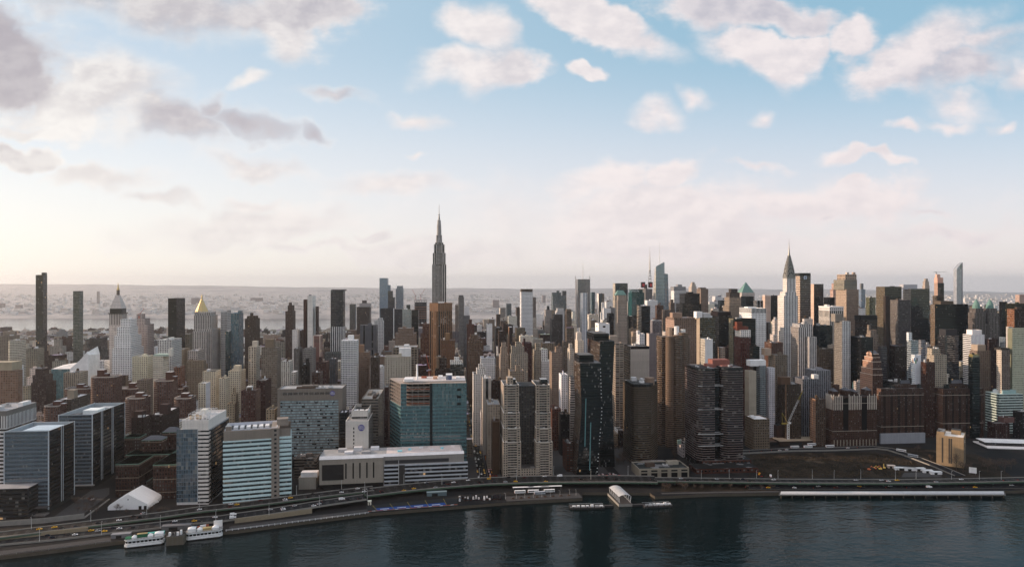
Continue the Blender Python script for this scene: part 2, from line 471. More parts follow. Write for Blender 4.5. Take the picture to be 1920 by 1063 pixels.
# ---------------------------------------------------------------- buildings placed from the street grid
ROOTS = {}
FOOT = []      # (v0, v1, u0, u1) already built on
OCC = []       # (depth, px0, px1, pytop)
REFS = []      # (px centre, depth, short name, px half width)
def K(base, **kw):
    s = dict(STY[base]) if isinstance(base, str) else dict(base)
    if 'c' in kw:
        s['w'] = kw.pop('c'); s['s'] = s['w'] if 's' not in kw else s['s']
    s.update(kw)
    return s
BR, TA, LI, CRM, WH, GY, DK, BN = (.155, .082, .058), (.29, .225, .165), (.44, .40, .35), (.47, .42, .355), (.70, .69, .68), (.22, .22, .225), (.028, .028, .03), (.125, .09, .066)
STY = {
    'brick': st(BR, bl=.3), 'dkbrick': st((.085, .05, .04), bl=.25), 'tan': st(TA, bl=.3), 'lime': st(LI, bl=.25), 'cream': st(CRM, bl=.25), 'white': st(WH, bl=.2), 'grey': st(GY), 'brown': st(BN),
    'blank': st(TA, fw=0, fh=0), 'pier': st(LI, s=(.07, .065, .06), bay=2.6, fl=3.7, fw=.5, fh=.6, bl=.12),
    'glass': st((.10, .115, .125), g=(.03, .04, .048), s=(.045, .055, .062), bay=1.6, fl=3.9, fw=.93, fh=.70, bl=.08, re=.8),
    'dark': st((.02, .02, .021), g=(.012, .013, .015), s=(.016, .016, .017), bay=1.6, fl=3.8, fw=.8, fh=.62, bl=.03, re=.18),
    'band': st(TA, g=(.02, .022, .025), bay=3.0, fl=3.4, fw=1.0, fh=.5, bl=.12, re=.25),
    'balc': st(WH, g=(.04, .055, .075), s=(.55, .56, .58), bay=3.4, fl=2.95, fw=.72, fh=.62, bl=.12),
}
GLS = lambda c, g=None, **k: K('glass', w=c, s=tuple(x * .55 for x in c), g=g or tuple(x * .35 for x in c), **k)

def footprint(v0, v1, u0, u1): FOOT.append((v0 - 1, v1 + 1, u0 - 1, u1 + 1))

def clutter(root, x0, x1, y0, y1, z, n, stl, tank=False):
    """bulkheads, cooling units and a tank on a roof, each a part"""
    w, d = x1 - x0, y1 - y0
    for i in range(n):
        bw = R.uniform(.14, .3) * w; bd = R.uniform(.18, .34) * d
        bx = R.uniform(x0 + 1, x1 - bw - 1); by = R.uniform(y0 + 1, y1 - bd - 1)
        h = R.uniform(2.2, 5.0)
        b = MB()
        if i % 2 == 0:
            b.box(bx, bx + bw, by, by + bd, z, z + h, dict(stl, fw=0) if R.random() < .6 else col(*R.choice([(.3, .3, .3), (.5, .5, .5), (.12, .08, .06)])))
            b.build('bulkhead', root)
        else:
            bw, bd, h = min(bw, 6), min(bd, 5), R.uniform(1.4, 2.6)
            b.box(bx, bx + bw, by, by + bd, z + .4, z + .4 + h, col(R.uniform(.25, .6)))
            b.lathe(bx + bw / 2, by + bd / 2, [(min(bw, bd) * .35, z + .4 + h), (min(bw, bd) * .35, z + .9 + h), (0, z + .9 + h)], 8, col(.15))
            b.build('cooling_unit', root)
    if tank:
        tx = R.uniform(x0 + w * .2, x1 - w * .2); ty = R.uniform(y0 + d * .25, y1 - d * .25)
        tank_mb(tx, ty, z, R.uniform(1.7, 2.3)).build('water_tank', root)

class Dep(float): pass
def front_of(p0, p1, u, dep):
    """split a silhouette into front face and receding side face, so that the whole keeps its width"""
    w = p1 - p0; e = p0 if (p0 + p1) / 2 > 835 else p1
    sh = abs(e - 835) * dep / (u + dep) if (p0 - 835) * (p1 - 835) > 0 else 0
    if sh > .38 * w: sh = .38 * w; dep = max(5, u * sh / max(1, abs(e - 835) - sh))
    return (p0 + sh, p1, dep) if e == p0 else (p0, p1 - sh, dep)
def bld(name, label, u, p0, p1, py, dep, stl, tiers=(), pents=(), n=None, tank=False, roof=None, ref=None, rot=0.0, cat=None, poly=None, side=None, z0=LAND, group=None):
    """box building: front p0..p1 (photo columns) on avenue line u, top at photo row py, depth dep back from the front.
    tiers: (p0, p1, py, du, dep[, style]) set on top, du metres behind the front; pents likewise but plain colour"""
    if not isinstance(dep, Dep): p0, p1, dep = front_of(p0, p1, u, dep)
    v0, Y0 = P(p0, u); v1, Y1 = P(p1, u)
    Ym = (Y0 + Y1) / 2
    z = ZP(py, Ym)
    vc = (v0 + v1) / 2
    root = thing(name, label, cat or name.split('_')[-1], vc, u, z0, rot, group)
    if isinstance(stl, str): stl = STY[stl]
    side = STY[side] if isinstance(side, str) else side
    hw = (v1 - v0) / 2
    mb = MB()
    Z = z - z0
    pts = poly(hw, dep) if poly else [(-hw, 0), (hw, 0), (hw, dep), (-hw, dep)]
    for i in range(len(pts)):
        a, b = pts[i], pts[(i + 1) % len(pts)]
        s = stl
        if side and abs(b[0] - a[0]) < abs(b[1] - a[1]) * .7: s = side  # on some buildings the side style is brighter: sunlight put into its colour
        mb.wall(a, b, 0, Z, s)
    rc = roof or R.choice(ROOFS)
    rmb = MB()
    zr = Z
    if not poly and hw > 4:
        I, zr = rrect(mb, -hw, hw, 0, dep, Z, rc, stl)
        rmb.face([(x, y, zr) for x, y in I], 'roof', col(*rc))
    else:
        rmb.face([(x, y, Z) for x, y in pts], 'roof', col(*rc))
    mb.build('walls', root)
    rmb.build('roof', root)
    zb = [(hw, zr)]
    for t in tiers:
        q0, q1, qy, du, dp = t[:5]
        ts = t[5] if len(t) > 5 else stl
        if isinstance(ts, str): ts = STY[ts]
        if not isinstance(dep, Dep): q0, q1, dp = front_of(q0, q1, u + du, dp)
        a, Ya = P(q0, u + du); b, Yb = P(q1, u + du)
        zt = ZP(qy, (Ya + Yb) / 2) - z0
        tb = MB(); zbase = zb[-1][1]
        a -= vc; b -= vc
        if zt <= zbase + .5: zt = zbase + 1.5
        tb.prism([(a, du), (b, du), (b, du + dp), (a, du + dp)], zbase, zt, ts)
        I, zr2 = rrect(tb, a, b, du, du + dp, zt, rc, ts, par=.8, t=.4)
        tb.face([(x, y, zr2) for x, y in I], 'roof', col(*rc))
        tb.build('setback_tier', root)
        zb.append((abs(b - a) / 2, zr2))
        last = (a, b, du, du + dp, zr2)
    for t in pents:
        q0, q1, qy, du, dp, pc = t
        a, Ya = P(q0, u + du); b, Yb = P(q1, u + du)
        zt = ZP(qy, (Ya + Yb) / 2) - z0
        base = zb[-1][1] if tiers else zr
        if zt <= base + .5: zt = base + 2.5
        pb = MB()
        pst = pc if isinstance(pc, dict) else col(*pc)
        if isinstance(pc, dict): pb.prism([(a - vc, du), (b - vc, du), (b - vc, du + dp), (a - vc, du + dp)], base, zt, pst, pst)
        else: pb.box(a - vc, b - vc, du, du + dp, base, zt, pst)
        pb.build('penthouse', root)
    if n is None: n = R.choice((1, 2, 2, 3))
    if tiers:
        a, b, y0, y1, zz = last
        if n and b - a > 7: clutter(root, a, b, y0, y1, zz, min(n, 2), stl, tank)
    elif n and hw > 4:
        clutter(root, -hw + 1, hw - 1, 1, dep - 1, zr, n, stl, tank)
    if not rot: footprint(v0, v1, u, u + dep)
    else: footprint(v0 - 4, v1 + 4, u - 4, u + dep + 4)
    # silhouette for hiding tests: front and the back corner that shows
    kk = [PXY(*toW(v, uu), z)[0] for v in (v0, v1) for uu in (u, u + dep)]
    OCC.append((Ym, min(kk), max(kk), py))
    if ref:
        REFS.append(((p0 + p1) / 2, Ym, ref, (p1 - p0) / 2)); ROOTS[ref] = root
    return root, vc, hw, Z

def back(u, pf, pb):
    """depth of a building whose far corner on the showing side is under column pb"""
    return Dep(u * ((835 - pf) / (835 - pb) - 1))
# ---------------------------------------------------------------- the named skyline, one call a building
B = bld
def apt(*a, **k): return bld('apartment_building', *a, cat='apartment building', **k)
def off(*a, **k): return bld('office_building', *a, cat='office building', **k)
def twr(*a, **k): return bld('tower', *a, cat='tower', **k)
def gtw(*a, **k): return bld('glass_tower', *a, cat='tower', **k)
def stw(*a, **k): return bld('stone_tower', *a, cat='tower', **k)
tanb = K('tan', c=(.33, .27, .19)); ylw = K('cream', c=(.46, .41, .32)); rbr = K('brick', c=(.17, .07, .05)); pnk = K('tan', c=(.36, .25, .21)); gtan = K('tan', c=(.27, .235, .20))
dkb = STY['dkbrick']; brn = STY['brown']
# --- far to the south
gtw('very slim dark bronze glass tower with a notched slanted top and scaffold up one edge', 1690, 67, 88, 514, 17, K('glass', w=(.05, .045, .04), g=(.02, .026, .026), s=(.03, .028, .026), bay=2.2, fw=.8, bl=.1, re=.5), tiers=((78, 88, 509.5, 0, 14),), n=0, ref='notched bronze tower')
gtw('thin greenish glass tower with black cap and dark floor bands', 1640, 137, 155.5, 545, 17, K('band', c=(.16, .18, .15), g=(.02, .022, .02), fl=3.4, fh=.42, bl=.35, fw=.95, re=.5), n=0, tiers=((137.2, 155.3, 544.3, .2, 16, 'dark'),), ref='black-capped thin tower')
stw('broad white stone office block stepping up in many setbacks beneath a red roof crane', 1480, 210, 268, 652, 60, K('lime', c=(.58, .56, .54), bay=3.4, fl=3.8, fw=.5, fh=.55), tiers=((214, 264, 628, 4, 50), (219, 258, 612, 8, 42), (226, 256, 597, 12, 34)), n=1, ref='stepped white stone block')
stw('pinkish stone block with stepped top directly behind the stepped white block', 1545, 254, 288, 607, 34, K('lime', c=(.40, .34, .32), fl=3.8), tiers=((256, 281, 596, 2, 28), (256, 272, 587, 4, 20)), n=1)
B('dark_slab', 'black slab tower with gold lit rear corner standing south of the gold pyramid tower', 1560, 315, 331, 558, back(1560, 331, 346.5), K('dark', w=(.022, .018, .015), g=(.012, .011, .010), s=(.014, .012, .011), re=.3), n=0, cat='tower', ref='black slab tower', roof=(.03, .03, .03))
off('white ribbed office block with blue rooftop plant before the black slab tower', 1330, 296, 321.5, 636, back(1330, 321.5, 340), K('lime', c=(.55, .54, .52), bay=3, fw=.65, fh=.5, s=(.35, .35, .35)), n=3, ref='white ribbed block')
gtw('blue glass tower flaring wider at its base among tan blocks', 1330, 433, 456, 586, 30, GLS((.11, .21, .27), (.05, .115, .16), bl=.3, fw=.8, fh=.8, re=.7), tiers=((446, 455, 581.5, 5, 14),), n=0, ref='flared blue glass tower')
gtw('low teal glass wing attached in front of the flared blue tower', 1318, 423, 433, 619, 30, GLS((.06, .14, .16), (.03, .075, .09), re=.6), n=1)
twr('pale ribbed concrete tower peeking over the flared blue tower', 1500, 414, 433, 583, 26, K('pier', c=(.38, .37, .36)), n=1, tiers=((426, 433, 580, 2, 14),))
apt('brown brick tower with tiled square penthouse beside the flared blue glass tower', 1420, 459, 487, 596, 32, brn, tiers=((463, 484, 591, 3, 24), (469, 475, 585, 8, 10)), n=0, ref='brown penthouse tower')
apt('curved pale apartment slab with many balconies far to the south', 1450, 13, 48, 637, 22, K('cream', c=(.40, .38, .32), fw=.8, fh=.4), poly=lambda w, d: [(-w, 4), (-w * .6, 1), (-w * .1, 0), (w * .4, 1), (w, 5), (w, d), (-w, d)], n=2, ref='curved pale slab')
off('dull brown loft building with bright end wall at the southern edge', 1560, 0, 36, 628, 40, K('tan', c=(.24, .20, .16)), n=2)
off('long low khaki loft building beneath the notched bronze tower', 1380, 49, 82, 652, 40, K('tan', c=(.25, .225, .175), fh=.6), n=3)
apt('dark brown stepped brick mass with terraces before the sloping white college roof', 1180, 58, 104, 716, 40, K('dkbrick', c=(.10, .062, .055)), tiers=((61, 98, 702, 6, 30), (66, 90, 690, 12, 20)), tank=True, ref='dark stepped brick mass')
apt('tan brick apartment tower with brown stripes and flat yellow bulkhead on the southern edge', 1040, -22, 33, 693, back(1040, 33, 42), K('tan', c=(.27, .17, .12), fw=.5, fh=.45, bl=.4), pents=((-20, 22, 678, 6, 24, (.33, .28, .2)),), n=0, ref='striped tan tower')
apt('slim white apartment block tucked behind the striped tan tower', 1110, 28, 44, 684, 30, K('white', c=(.52, .52, .52)), n=1)
apt('narrow tan block leaning on the striped tan tower', 1010, 43, 58, 722, 30, tanb, n=1)
apt('tan concrete apartment block with black balconies behind the rounded brick towers', 1215, 119, 164, 697, 28, K('tan', c=(.33, .28, .22), fw=.6), n=2, tank=True)
apt('L shaped dark brick block with snowy roof and square chimney stack', 1035, 106, 134, 747, back(1035, 134, 168), K('brown', c=(.13, .105, .085)), pents=((126, 139, 730, 10, 10, (.26, .22, .17)),), n=1, roof=(.42, .42, .43))
apt('plain tan brick slab standing between two rounded brick towers', 1172, 257, 286, 711, 28, K('tan', c=(.25, .20, .155)), n=1)
off('buff stone office block with green copper corner turret', 1250, 287, 316, 666, 26, K('cream', c=(.50, .46, .38), fl=3.7), pents=((288, 315, 663, 2, 22, (.30, .38, .33)), (316, 322, 652, 4, 8, (.5, .48, .43))), n=0, ref='green turret block')
off('blank yellowish loft wall beside the stepped white stone block', 1290, 248, 288, 667, 28, K('cream', c=(.46, .43, .33)), n=3)
off('grey brick commercial block beneath the gold pyramid tower', 1290, 352, 382, 656, 45, K('tan', c=(.36, .32, .29), fh=.6), n=2)
apt('cream apartment block with dark roof edge north of the rounded brick towers', 1160, 380, 414, 695, 28, ylw, n=2, ref='cream dark-edged block')
apt('cream apartment block with square penthouse beside a narrow brick strip', 1165, 428, 460, 694, 30, ylw, pents=((438, 449, 684, 6, 12, (.48, .42, .32)),), n=1)
apt('short cream apartment block linking the two taller cream ones', 1130, 411, 430, 708, 24, ylw, n=1)
apt('small cream block with grey side wall before the taller cream blocks', 1085, 372, 394, 717, 24, ylw, side=K('blank', c=(.45, .45, .47)), n=0)
apt('orange brown brick tower catching sun on one side near the rounded towers', 1180, 326, 347, 687, 24, K('brick', c=(.23, .115, .075)), n=1)
apt('stepped art deco beige apartment tower with dark water tank', 965, 426, 448, 755, 22, tanb, tiers=((434, 447, 737, 3, 15), (436, 443, 725, 5, 9)), tank=True, ref='beige deco tower')
apt('red brick apartment block with big white window sashes near the beige deco tower', 955, 452, 488, 731, 26, K(rbr, bl=.6, c=(.13, .062, .052)), pents=((462, 471, 723, 8, 9, (.45, .45, .44)),), n=1, ref='red sash block')
apt('dark red brick block with fire stairs and a leaning glass skylight', 1010, 480, 508, 712, 34, K('dkbrick', c=(.11, .055, .048)), tank=True, n=1)
apt('tiny tan block with lit windows squeezed beside the long hospital slab', 925, 499, 522, 766, 22, tanb, n=1)
# --- middle south
stw('slim brown brick tower with gilded octagonal cap', 1480, 535, 554, 582, 30, K('brown', c=(.15, .10, .08)), tiers=((539.5, 552, 571, 3, 18), (541.5, 547.5, 566, 6, 9)), n=0, ref='gold-capped brick tower')
off('tall brown flank standing beside the white slab tower', 1412, 569, 577, 560, 34, K('brown', c=(.10, .062, .052), fw=0), n=0)
twr('white blank concrete slab tower gripped between two brown flanks', 1400, 576.5, 591.5, 553, 40, K('blank', c=(.50, .48, .45)), n=0, pents=((579, 583, 551, 6, 6, (.2, .2, .2)),), ref='white slab tower')
off('shorter brown flank with balconies stuck to the white slab tower', 1408, 591.5, 598, 573, 34, K('brown', c=(.13, .08, .065)), n=0)
off('dark grey ribbed office tower on a white lattice base', 1560, 620, 647, 543, 30, K('pier', c=(.095, .10, .11), s=(.03, .033, .036), fw=.6, g=(.02, .024, .028), re=.5), n=0, pents=((621, 646.5, 541.5, 1, 27, (.07, .075, .08)),), ref='dark lattice-base tower')
off('white lattice podium wrapped round the foot of the dark grey tower', 1557, 619.6, 647.4, 611, 36, K('pier', c=(.5, .5, .5), s=(.035, .04, .045), bay=5, fl=14, fw=.55, fh=.72, bl=0), n=0, roof=(.06, .06, .06))
off('brown ribbed office tower with pale top band near the railway terminal', 2000, 669, 696, 574, 40, K('pier', c=(.13, .10, .085), s=(.03, .03, .03)), tiers=((674, 696, 567, 4, 25, K('blank', c=(.3, .29, .29))),), n=0, pents=((679, 687, 562, 8, 12, (.12, .1, .1)),))
gtw('thin hazy grey glass tower beyond the dark lattice-base tower', 2400, 655.5, 668, 569, 30, GLS((.17, .17, .17)), n=1)
gtw('pale blue skyscraper with steeply slanted crown beside the far river', 2800, 711.5, 728.5, 520, 45, GLS((.28, .38, .48), (.16, .24, .33), re=1), n=0, ref='slanted blue tower')
gtw('narrow blue annex behind the slanted blue tower', 2840, 728, 733, 533, 30, GLS((.25, .34, .42), (.15, .22, .3), re=.9), n=0)
gtw('dark stepped residential tower beside the slanted blue tower', 2500, 727.5, 741, 556, 30, GLS((.14, .14, .15)), tiers=((727.5, 737, 544, 2, 20),), n=0)
gtw('rippled pale glass tower with rounded shoulders near the far river', 2750, 742, 757, 540, 34, GLS((.34, .38, .42), (.16, .2, .25), re=.9), tiers=((744, 756, 534.5, 3, 24),), n=0, ref='rippled pale tower')
off('dark striped office slab inside a white frame', 1900, 713, 739, 577, 30, K('pier', c=(.09, .09, .10), s=(.02, .02, .022), bay=2, fw=.6), side=K('blank', c=(.55, .54, .53)), n=0, roof=(.5, .5, .5), ref='white-framed dark slab')
off('dark ribbed office tower with flat pale roof slab', 2000, 740, 757, 578, 40, K('pier', c=(.10, .10, .11), s=(.025, .025, .028)), n=0, roof=(.4, .4, .4))
gtw('pale mint glass apartment tower with gridded balconies', 1750, 754.5, 772, 579, 24, K('glass', w=(.42, .40, .34), s=(.3, .33, .32), g=(.16, .21, .22), bay=3, fl=3.2, fw=.8, fh=.7, bl=.3), n=1, ref='pale mint tower')
gtw('black green glass tower behind the pale mint tower', 1765, 772, 785, 580, 26, K('dark', w=(.025, .035, .035), g=(.015, .024, .024), re=.6), n=0, pents=((762, 769, 570, 10, 8, (.08, .09, .08)),))
off('grey concrete slab with blank middle strip and window columns on each edge', 1450, 675, 708, 608, 24, K('pier', c=(.135, .135, .145), fw=.18, s=(.04, .04, .045), fh=.9, bay=19), n=1, ref='blank grey slab')
apt('white and grey balcony tower behind the blank grey slab', 1560, 702, 720, 600, 22, K('white', c=(.42, .42, .42)), tiers=((708, 718, 595, 3, 12),), n=0)
apt('white apartment tower ribbed with balconies and a square rooftop box', 1130, 639.5, 672.5, 637, 26, K('balc', bay=2.6), pents=((652, 662, 627.5, 6, 12, (.68, .7, .73)),), n=0, roof=(.5, .5, .52), ref='white balcony tower')
apt('brown brick apartment slab leaning against the white balcony tower', 1180, 673, 694.5, 659, 26, K('tan', c=(.245, .17, .125), bl=.45), pents=((673, 682, 645, 4, 10, (.28, .18, .12)),), n=1, ref='brown balcony neighbour')
apt('dull dark brown apartment slab in shade beside the tan patterned tower', 1150, 695, 712, 668, 26, K('dkbrick', c=(.115, .085, .065)), n=2, tank=True)
off('heavy tan brown loft building stepping up to a flat crown', 1400, 741, 781, 624, 46, K('tan', c=(.26, .185, .14), bay=2.6), tiers=((746, 776, 614, 5, 34),), n=2, ref='heavy tan loft')
apt('tan concrete tower pierced by rounded window openings', 1080, 721.5, 771.5, 667, 26, K('blank', c=(.37, .335, .275), fw=.42, fh=.5, bay=4.2, fl=3.3), pents=((748, 770, 651, 4, 12, (.52, .52, .52)), (747, 753, 661, 1, 5, (.38, .34, .28))), n=0, ref='tan pierced tower')
off('wide tan warehouse floor plates right behind the tan pierced tower', 1190, 737, 784, 649, 40, K('tan', c=(.27, .215, .16), bay=5, fl=4.2, fw=.7, fh=.6), n=2, tank=True)
off('brown brick hotel tower rising before the bronze diamond tower', 1350, 827, 853, 636, 30, K('brick', c=(.21, .11, .06), fw=.3), pents=((835, 843, 623, 8, 10, (.28, .17, .09)),), n=1, ref='brown hotel tower')
off('black office block with white roof terraces and lit corner pier', 1050, 844, 870, 682, 26, K('band', c=(.10, .095, .085), bl=.25), tiers=((844, 867, 676, 2, 20, K('white', c=(.5, .49, .46))), (852, 861, 668.5, 5, 10, K('white', c=(.6, .57, .52)))), n=0, ref='terraced black block')
stw('slim grey stepped tower with rounded crown beyond the great spire', 1900, 859, 870, 556, 26, K('pier', c=(.22, .215, .21), fw=.5), tiers=((860, 869, 552, 2, 18),), n=0, side=K('lime', c=(.3, .3, .3)), ref='slim grey stepped tower')
off('grey stepped shoulders surrounding the slim grey tower', 1915, 853, 861, 571, 40, K('tan', c=(.22, .20, .19)), n=0)
off('low dark block topped by a white illuminated billboard', 1960, 869, 881, 590, 30, K('grey'), tiers=((870, 880, 573, 2, 5, K('blank', c=(.75, .74, .76))),), n=0)
apt('narrow reddish brown brick tower north of the bronze diamond tower', 1480, 875, 889, 607, 22, K('brick', c=(.17, .085, .065), fw=.25), tiers=((879, 885, 598, 4, 8),), n=0)
apt('wide brown brick apartment block with stacked crown and arched cap', 1330, 877, 905, 640, 32, K('brown', c=(.185, .12, .08)), tiers=((879, 902, 632, 3, 22), (882, 897, 626, 7, 14)), n=1, tank=True, ref='arched brown block')
apt('grey tan hotel block dotted with white air conditioners', 1180, 490, 526.5, 650, 28, K('tan', c=(.235, .195, .155), fw=.5, bl=.5, fl=3.1), pents=((497, 513, 635, 6, 12, (.22, .17, .12)),), n=0, ref='grey tan hotel')
apt('cream ribbed apartment tower with balconies beside the grey tan hotel', 1200, 466, 487, 649, 24, K('pier', c=(.43, .38, .31), bay=4, fl=3, fw=.55, bl=.3), pents=((473, 482, 638, 6, 9, (.46, .41, .34)),), n=0)
off('grey stone commercial block with tall arched windows', 1290, 551, 567, 652, 30, K('pier', c=(.2, .185, .17)), n=2)
off('grey stone commercial block with colonnaded upper storeys', 1290, 567.5, 592, 653, 34, K('pier', c=(.25, .235, .22), bay=2.2), n=3)
apt('cream frame tower with four pink brick panels', 1330, 587, 605, 628, 26, K('cream', c=(.46, .37, .31), s=(.24, .13, .11), fw=.75, fh=.3, bay=12, fl=20, bl=0, g=(.22, .12, .1)), n=0, ref='pink panel tower')
apt('white narrow blank-fronted block before the gold-capped brick tower', 1400, 548, 562, 617, 24, K('white', c=(.50, .48, .46), fw=.2, fh=.4), n=1)
apt('bone white apartment block with ribs and a dark penthouse', 1120, 527, 549, 676, 24, K('pier', c=(.42, .40, .36), bay=3.5, fl=3.2), n=2, tank=True)
apt('black brick tower with gold lit corner and silver tank', 1050, 565.5, 581, 681, 22, K('dkbrick', c=(.035, .028, .022)), tiers=((573, 580, 671, 4, 10),), n=1, tank=True, ref='gold-cornered black tower')
apt('dark red brick block with white crenel strips and square tank house', 1120, 593, 617, 677, 26, K('brick', c=(.12, .06, .05)), tiers=((598, 605, 668, 4, 9),), n=1)
apt('slate grey brick block with wide blue windows', 1160, 618, 633, 671, 24, K('grey', c=(.10, .10, .11), fw=.6, fh=.4, g=(.12, .16, .2)), n=1)
apt('squat dark brown brick block with corbelled white cornice', 990, 585, 605, 697, 24, K('brown', c=(.12, .075, .06)), n=1)
apt('narrow cream tower house with crooked penthouses', 1060, 546, 559, 696, 20, K('cream', c=(.42, .39, .35)), n=2)
off('tall rusty brick tower house behind the long grey hospital wing', 1010, 720.5, 731.5, 725, 60, K('brick', c=(.10, .045, .04), bl=.5), n=1)
# --- centre
twr('very tall white gridded skyscraper with brown louvred crown', 1780, 975, 999, 546, 30, K('white', c=(.62, .60, .62), g=(.14, .16, .19), s=(.55, .54, .56), bay=3.0, fl=3.5, fw=.62, fh=.6, bl=.1), tiers=((975.3, 998.7, 540.5, .3, 27, K('pier', c=(.16, .12, .09))),), n=0, ref='white gridded skyscraper')
off('dark stone tower hiding right behind the white gridded skyscraper', 1850, 997, 1005, 556, 26, K('tan', c=(.20, .17, .15)), n=0)
gtw('small teal glass tower by the far river with flat top', 2900, 948.5, 959, 568, 30, GLS((.14, .19, .21), (.08, .12, .14)), n=0)
off('pale concrete slab standing with its bright end beside the small teal tower', 2800, 936.5, 948, 576, 28, K('tan', c=(.28, .25, .22)), side=K('blank', c=(.55, .5, .43)), n=0)
off('grey block with pale corner near the far bank of the island', 2450, 967, 975, 575, 30, K('brown'), n=1)
off('fat grey ribbed tower with small black spiky stack on top', 2000, 1020.5, 1034, 579.5, 30, K('pier', c=(.28, .26, .25)), n=0, pents=((1026, 1030, 572, 6, 8, (.06, .07, .07)),))
off('dark ribbed stepped office block with white patterned block behind', 1700, 1031, 1055, 597, 34, K('pier', c=(.12, .11, .105)), tiers=((1036, 1055, 588, 3, 26),), n=1, ref='dark ribbed stepped block')
off('white patterned stepped tower with pyramid-like top', 1900, 1041, 1058, 582, 28, K('white', c=(.48, .47, .47), fw=.6), tiers=((1043, 1057, 577, 3, 20),), n=0)
off('brown bronze office slab with pale vertical edges', 1650, 1058.5, 1072, 582, 26, K('pier', c=(.19, .145, .115), fw=.7), tiers=((1060, 1071, 578, 3, 18, K('blank', c=(.22, .17, .13))),), n=0, ref='bronze slab')
gtw('blocky teal glass tower of stacked boxes with twin roof bumps', 2500, 1033.5, 1061, 553, 40, GLS((.20, .25, .26), (.09, .125, .14), fl=4), tiers=((1034, 1052, 547, 3, 20), (1043, 1049, 543.5, 6, 10)), n=0, ref='stacked teal boxes')
gtw('dark blue glass shoulder joined to the stacked teal boxes', 2520, 1053, 1062, 544, 24, GLS((.13, .16, .19)), n=0)
gtw('grey louvred skyscraper with raised corner screens and a needle mast', 2500, 1079, 1106.5, 522, 50, K('glass', w=(.24, .24, .25), s=(.17, .175, .18), g=(.09, .1, .11), bay=1.2, fl=4, fw=.85, fh=.6, bl=.2), n=0, ref='grey louvred skyscraper')
apt('slender white and blue striped apartment tower with rooftop frame', 1650, 1088, 1101, 548, 26, K('pier', c=(.60, .60, .62), s=(.2, .25, .32), g=(.09, .14, .22), bay=4.5, fl=3.1, fw=.5, fh=.7), n=0, ref='blue striped slender tower')
gtw('thin teal tower beyond the slender blue striped one', 2600, 1107, 1115.5, 546.5, 26, GLS((.11, .2, .22), (.06, .12, .14)), n=0)
gtw('slate coloured glass block with pale left strip near the theatre district', 2450, 1119, 1133, 549, 30, GLS((.12, .14, .17)), side=K('blank', c=(.5, .48, .47)), n=1)
gtw('dark teal glass slab with red scribble of light on its face', 2350, 1149, 1177, 529.5, 34, GLS((.04, .065, .075), (.024, .045, .055), re=.6), side=K('band', c=(.45, .40, .33), g=(.05, .06, .07)), n=0, ref='dark teal slab')
stw('tan stone tower under a steep green copper roof', 1620, 1153, 1176, 562, 26, K('pier', c=(.36, .30, .25), fw=.42, fh=.5, s=(.2, .18, .16), bay=3), tiers=((1155, 1175, 551.5, 2, 21, K('pier', c=(.36, .30, .25), fw=.3, fh=.9, fl=20)),), n=0, ref='green copper-roofed tower')
gtw('bright teal green glass tower with small white rooftop lettering', 2000, 1178, 1208, 547, 40, K('glass', w=(.03, .17, .175), s=(.012, .10, .105), g=(.008, .085, .09), re=.5, bl=.04), tiers=((1180, 1205, 541.5, 2, 26),), n=0, ref='bright teal tower')
off('black office tower striped with pale floor lines on its sunny side', 1640, 1194, 1219, 572, 40, K('dark', w=(.02, .019, .018), g=(.012, .012, .013)), side=K('band', c=(.32, .27, .22), g=(.02, .02, .02), fl=3.9, fh=.6), n=3, ref='black striped tower')
off('stone coloured tower holding a giant lattice antenna', 2200, 1204, 1222, 540, 40, K('pier', c=(.20, .19, .19)), n=0)
off('white marble gridded office slab behind the gothic crowned tower', 2100, 1258, 1287, 544, 30, K('band', c=(.60, .59, .6), g=(.06, .07, .08), fl=3.9), side=K('white', c=(.62, .58, .55)), n=0, ref='white marble slab')
off('grey office tower with two upturned roof wings and a spike', 2300, 1257, 1286, 536, 36, K('grey', c=(.27, .27, .28)), n=0, tiers=((1267, 1279, 532, 4, 20),), ref='winged grey tower')
stw('pale stone tower with an open belvedere on top', 1900, 1291, 1306, 536, 26, K('lime', c=(.42, .37, .33)), tiers=((1293.5, 1304.5, 531, 2, 17), (1295.5, 1302.5, 527.5, 4, 10)), n=0)
stw('brown stone tower with arched crown windows and a small flagpole', 1700, 1306, 1328, 540, 30, K('tan', c=(.24, .18, .145), fw=.4), n=0, pents=((1312, 1324, 537.5, 6, 14, (.2, .17, .15)),), ref='arched brown stone tower')
off('black glass hotel tower broader at its shoulders', 1560, 1267.5, 1315, 568, 45, K('dark', w=(.03, .025, .02), g=(.014, .013, .012), re=.3), tiers=((1274, 1312, 549, 3, 36, 'dark'),), n=0, pents=((1290, 1300, 546, 8, 12, (.04, .04, .04)),), ref='black shouldered tower')
stw('old gothic stone tower with pinnacled crown below the crystal tower', 1650, 1241, 1266, 580, 24, K('pier', c=(.24, .19, .155), s=(.1, .08, .07)), tiers=((1254, 1265, 566, 3, 14), (1256, 1263, 560, 5, 9)), n=0)
off('low pale blue glass hotel with dark recess near the arched brown stone tower', 2000, 1329, 1355, 569, 30, GLS((.24, .3, .33), (.12, .17, .2)), n=2)
off('white concrete block with a violet sign panel behind the pale blue hotel', 2150, 1335, 1353, 554, 26, K('blank', c=(.42, .42, .43)), n=0, pents=((1346, 1352, 555, -1, 2, (.05, .05, .2)),))
stw('brown stone tower stepping to a dark crown with blue slate roof', 1500, 1355, 1392, 572, 36, K('pier', c=(.31, .245, .19), s=(.1, .085, .07), fw=.45), tiers=((1358, 1389, 556, 3, 28, K('pier', c=(.31, .245, .19))), (1361, 1387, 547, 5, 22, K('pier', c=(.13, .10, .085))), (1366, 1383, 540, 8, 14, K('brown', c=(.1, .08, .075)))), n=0, ref='dark-crowned stone tower')
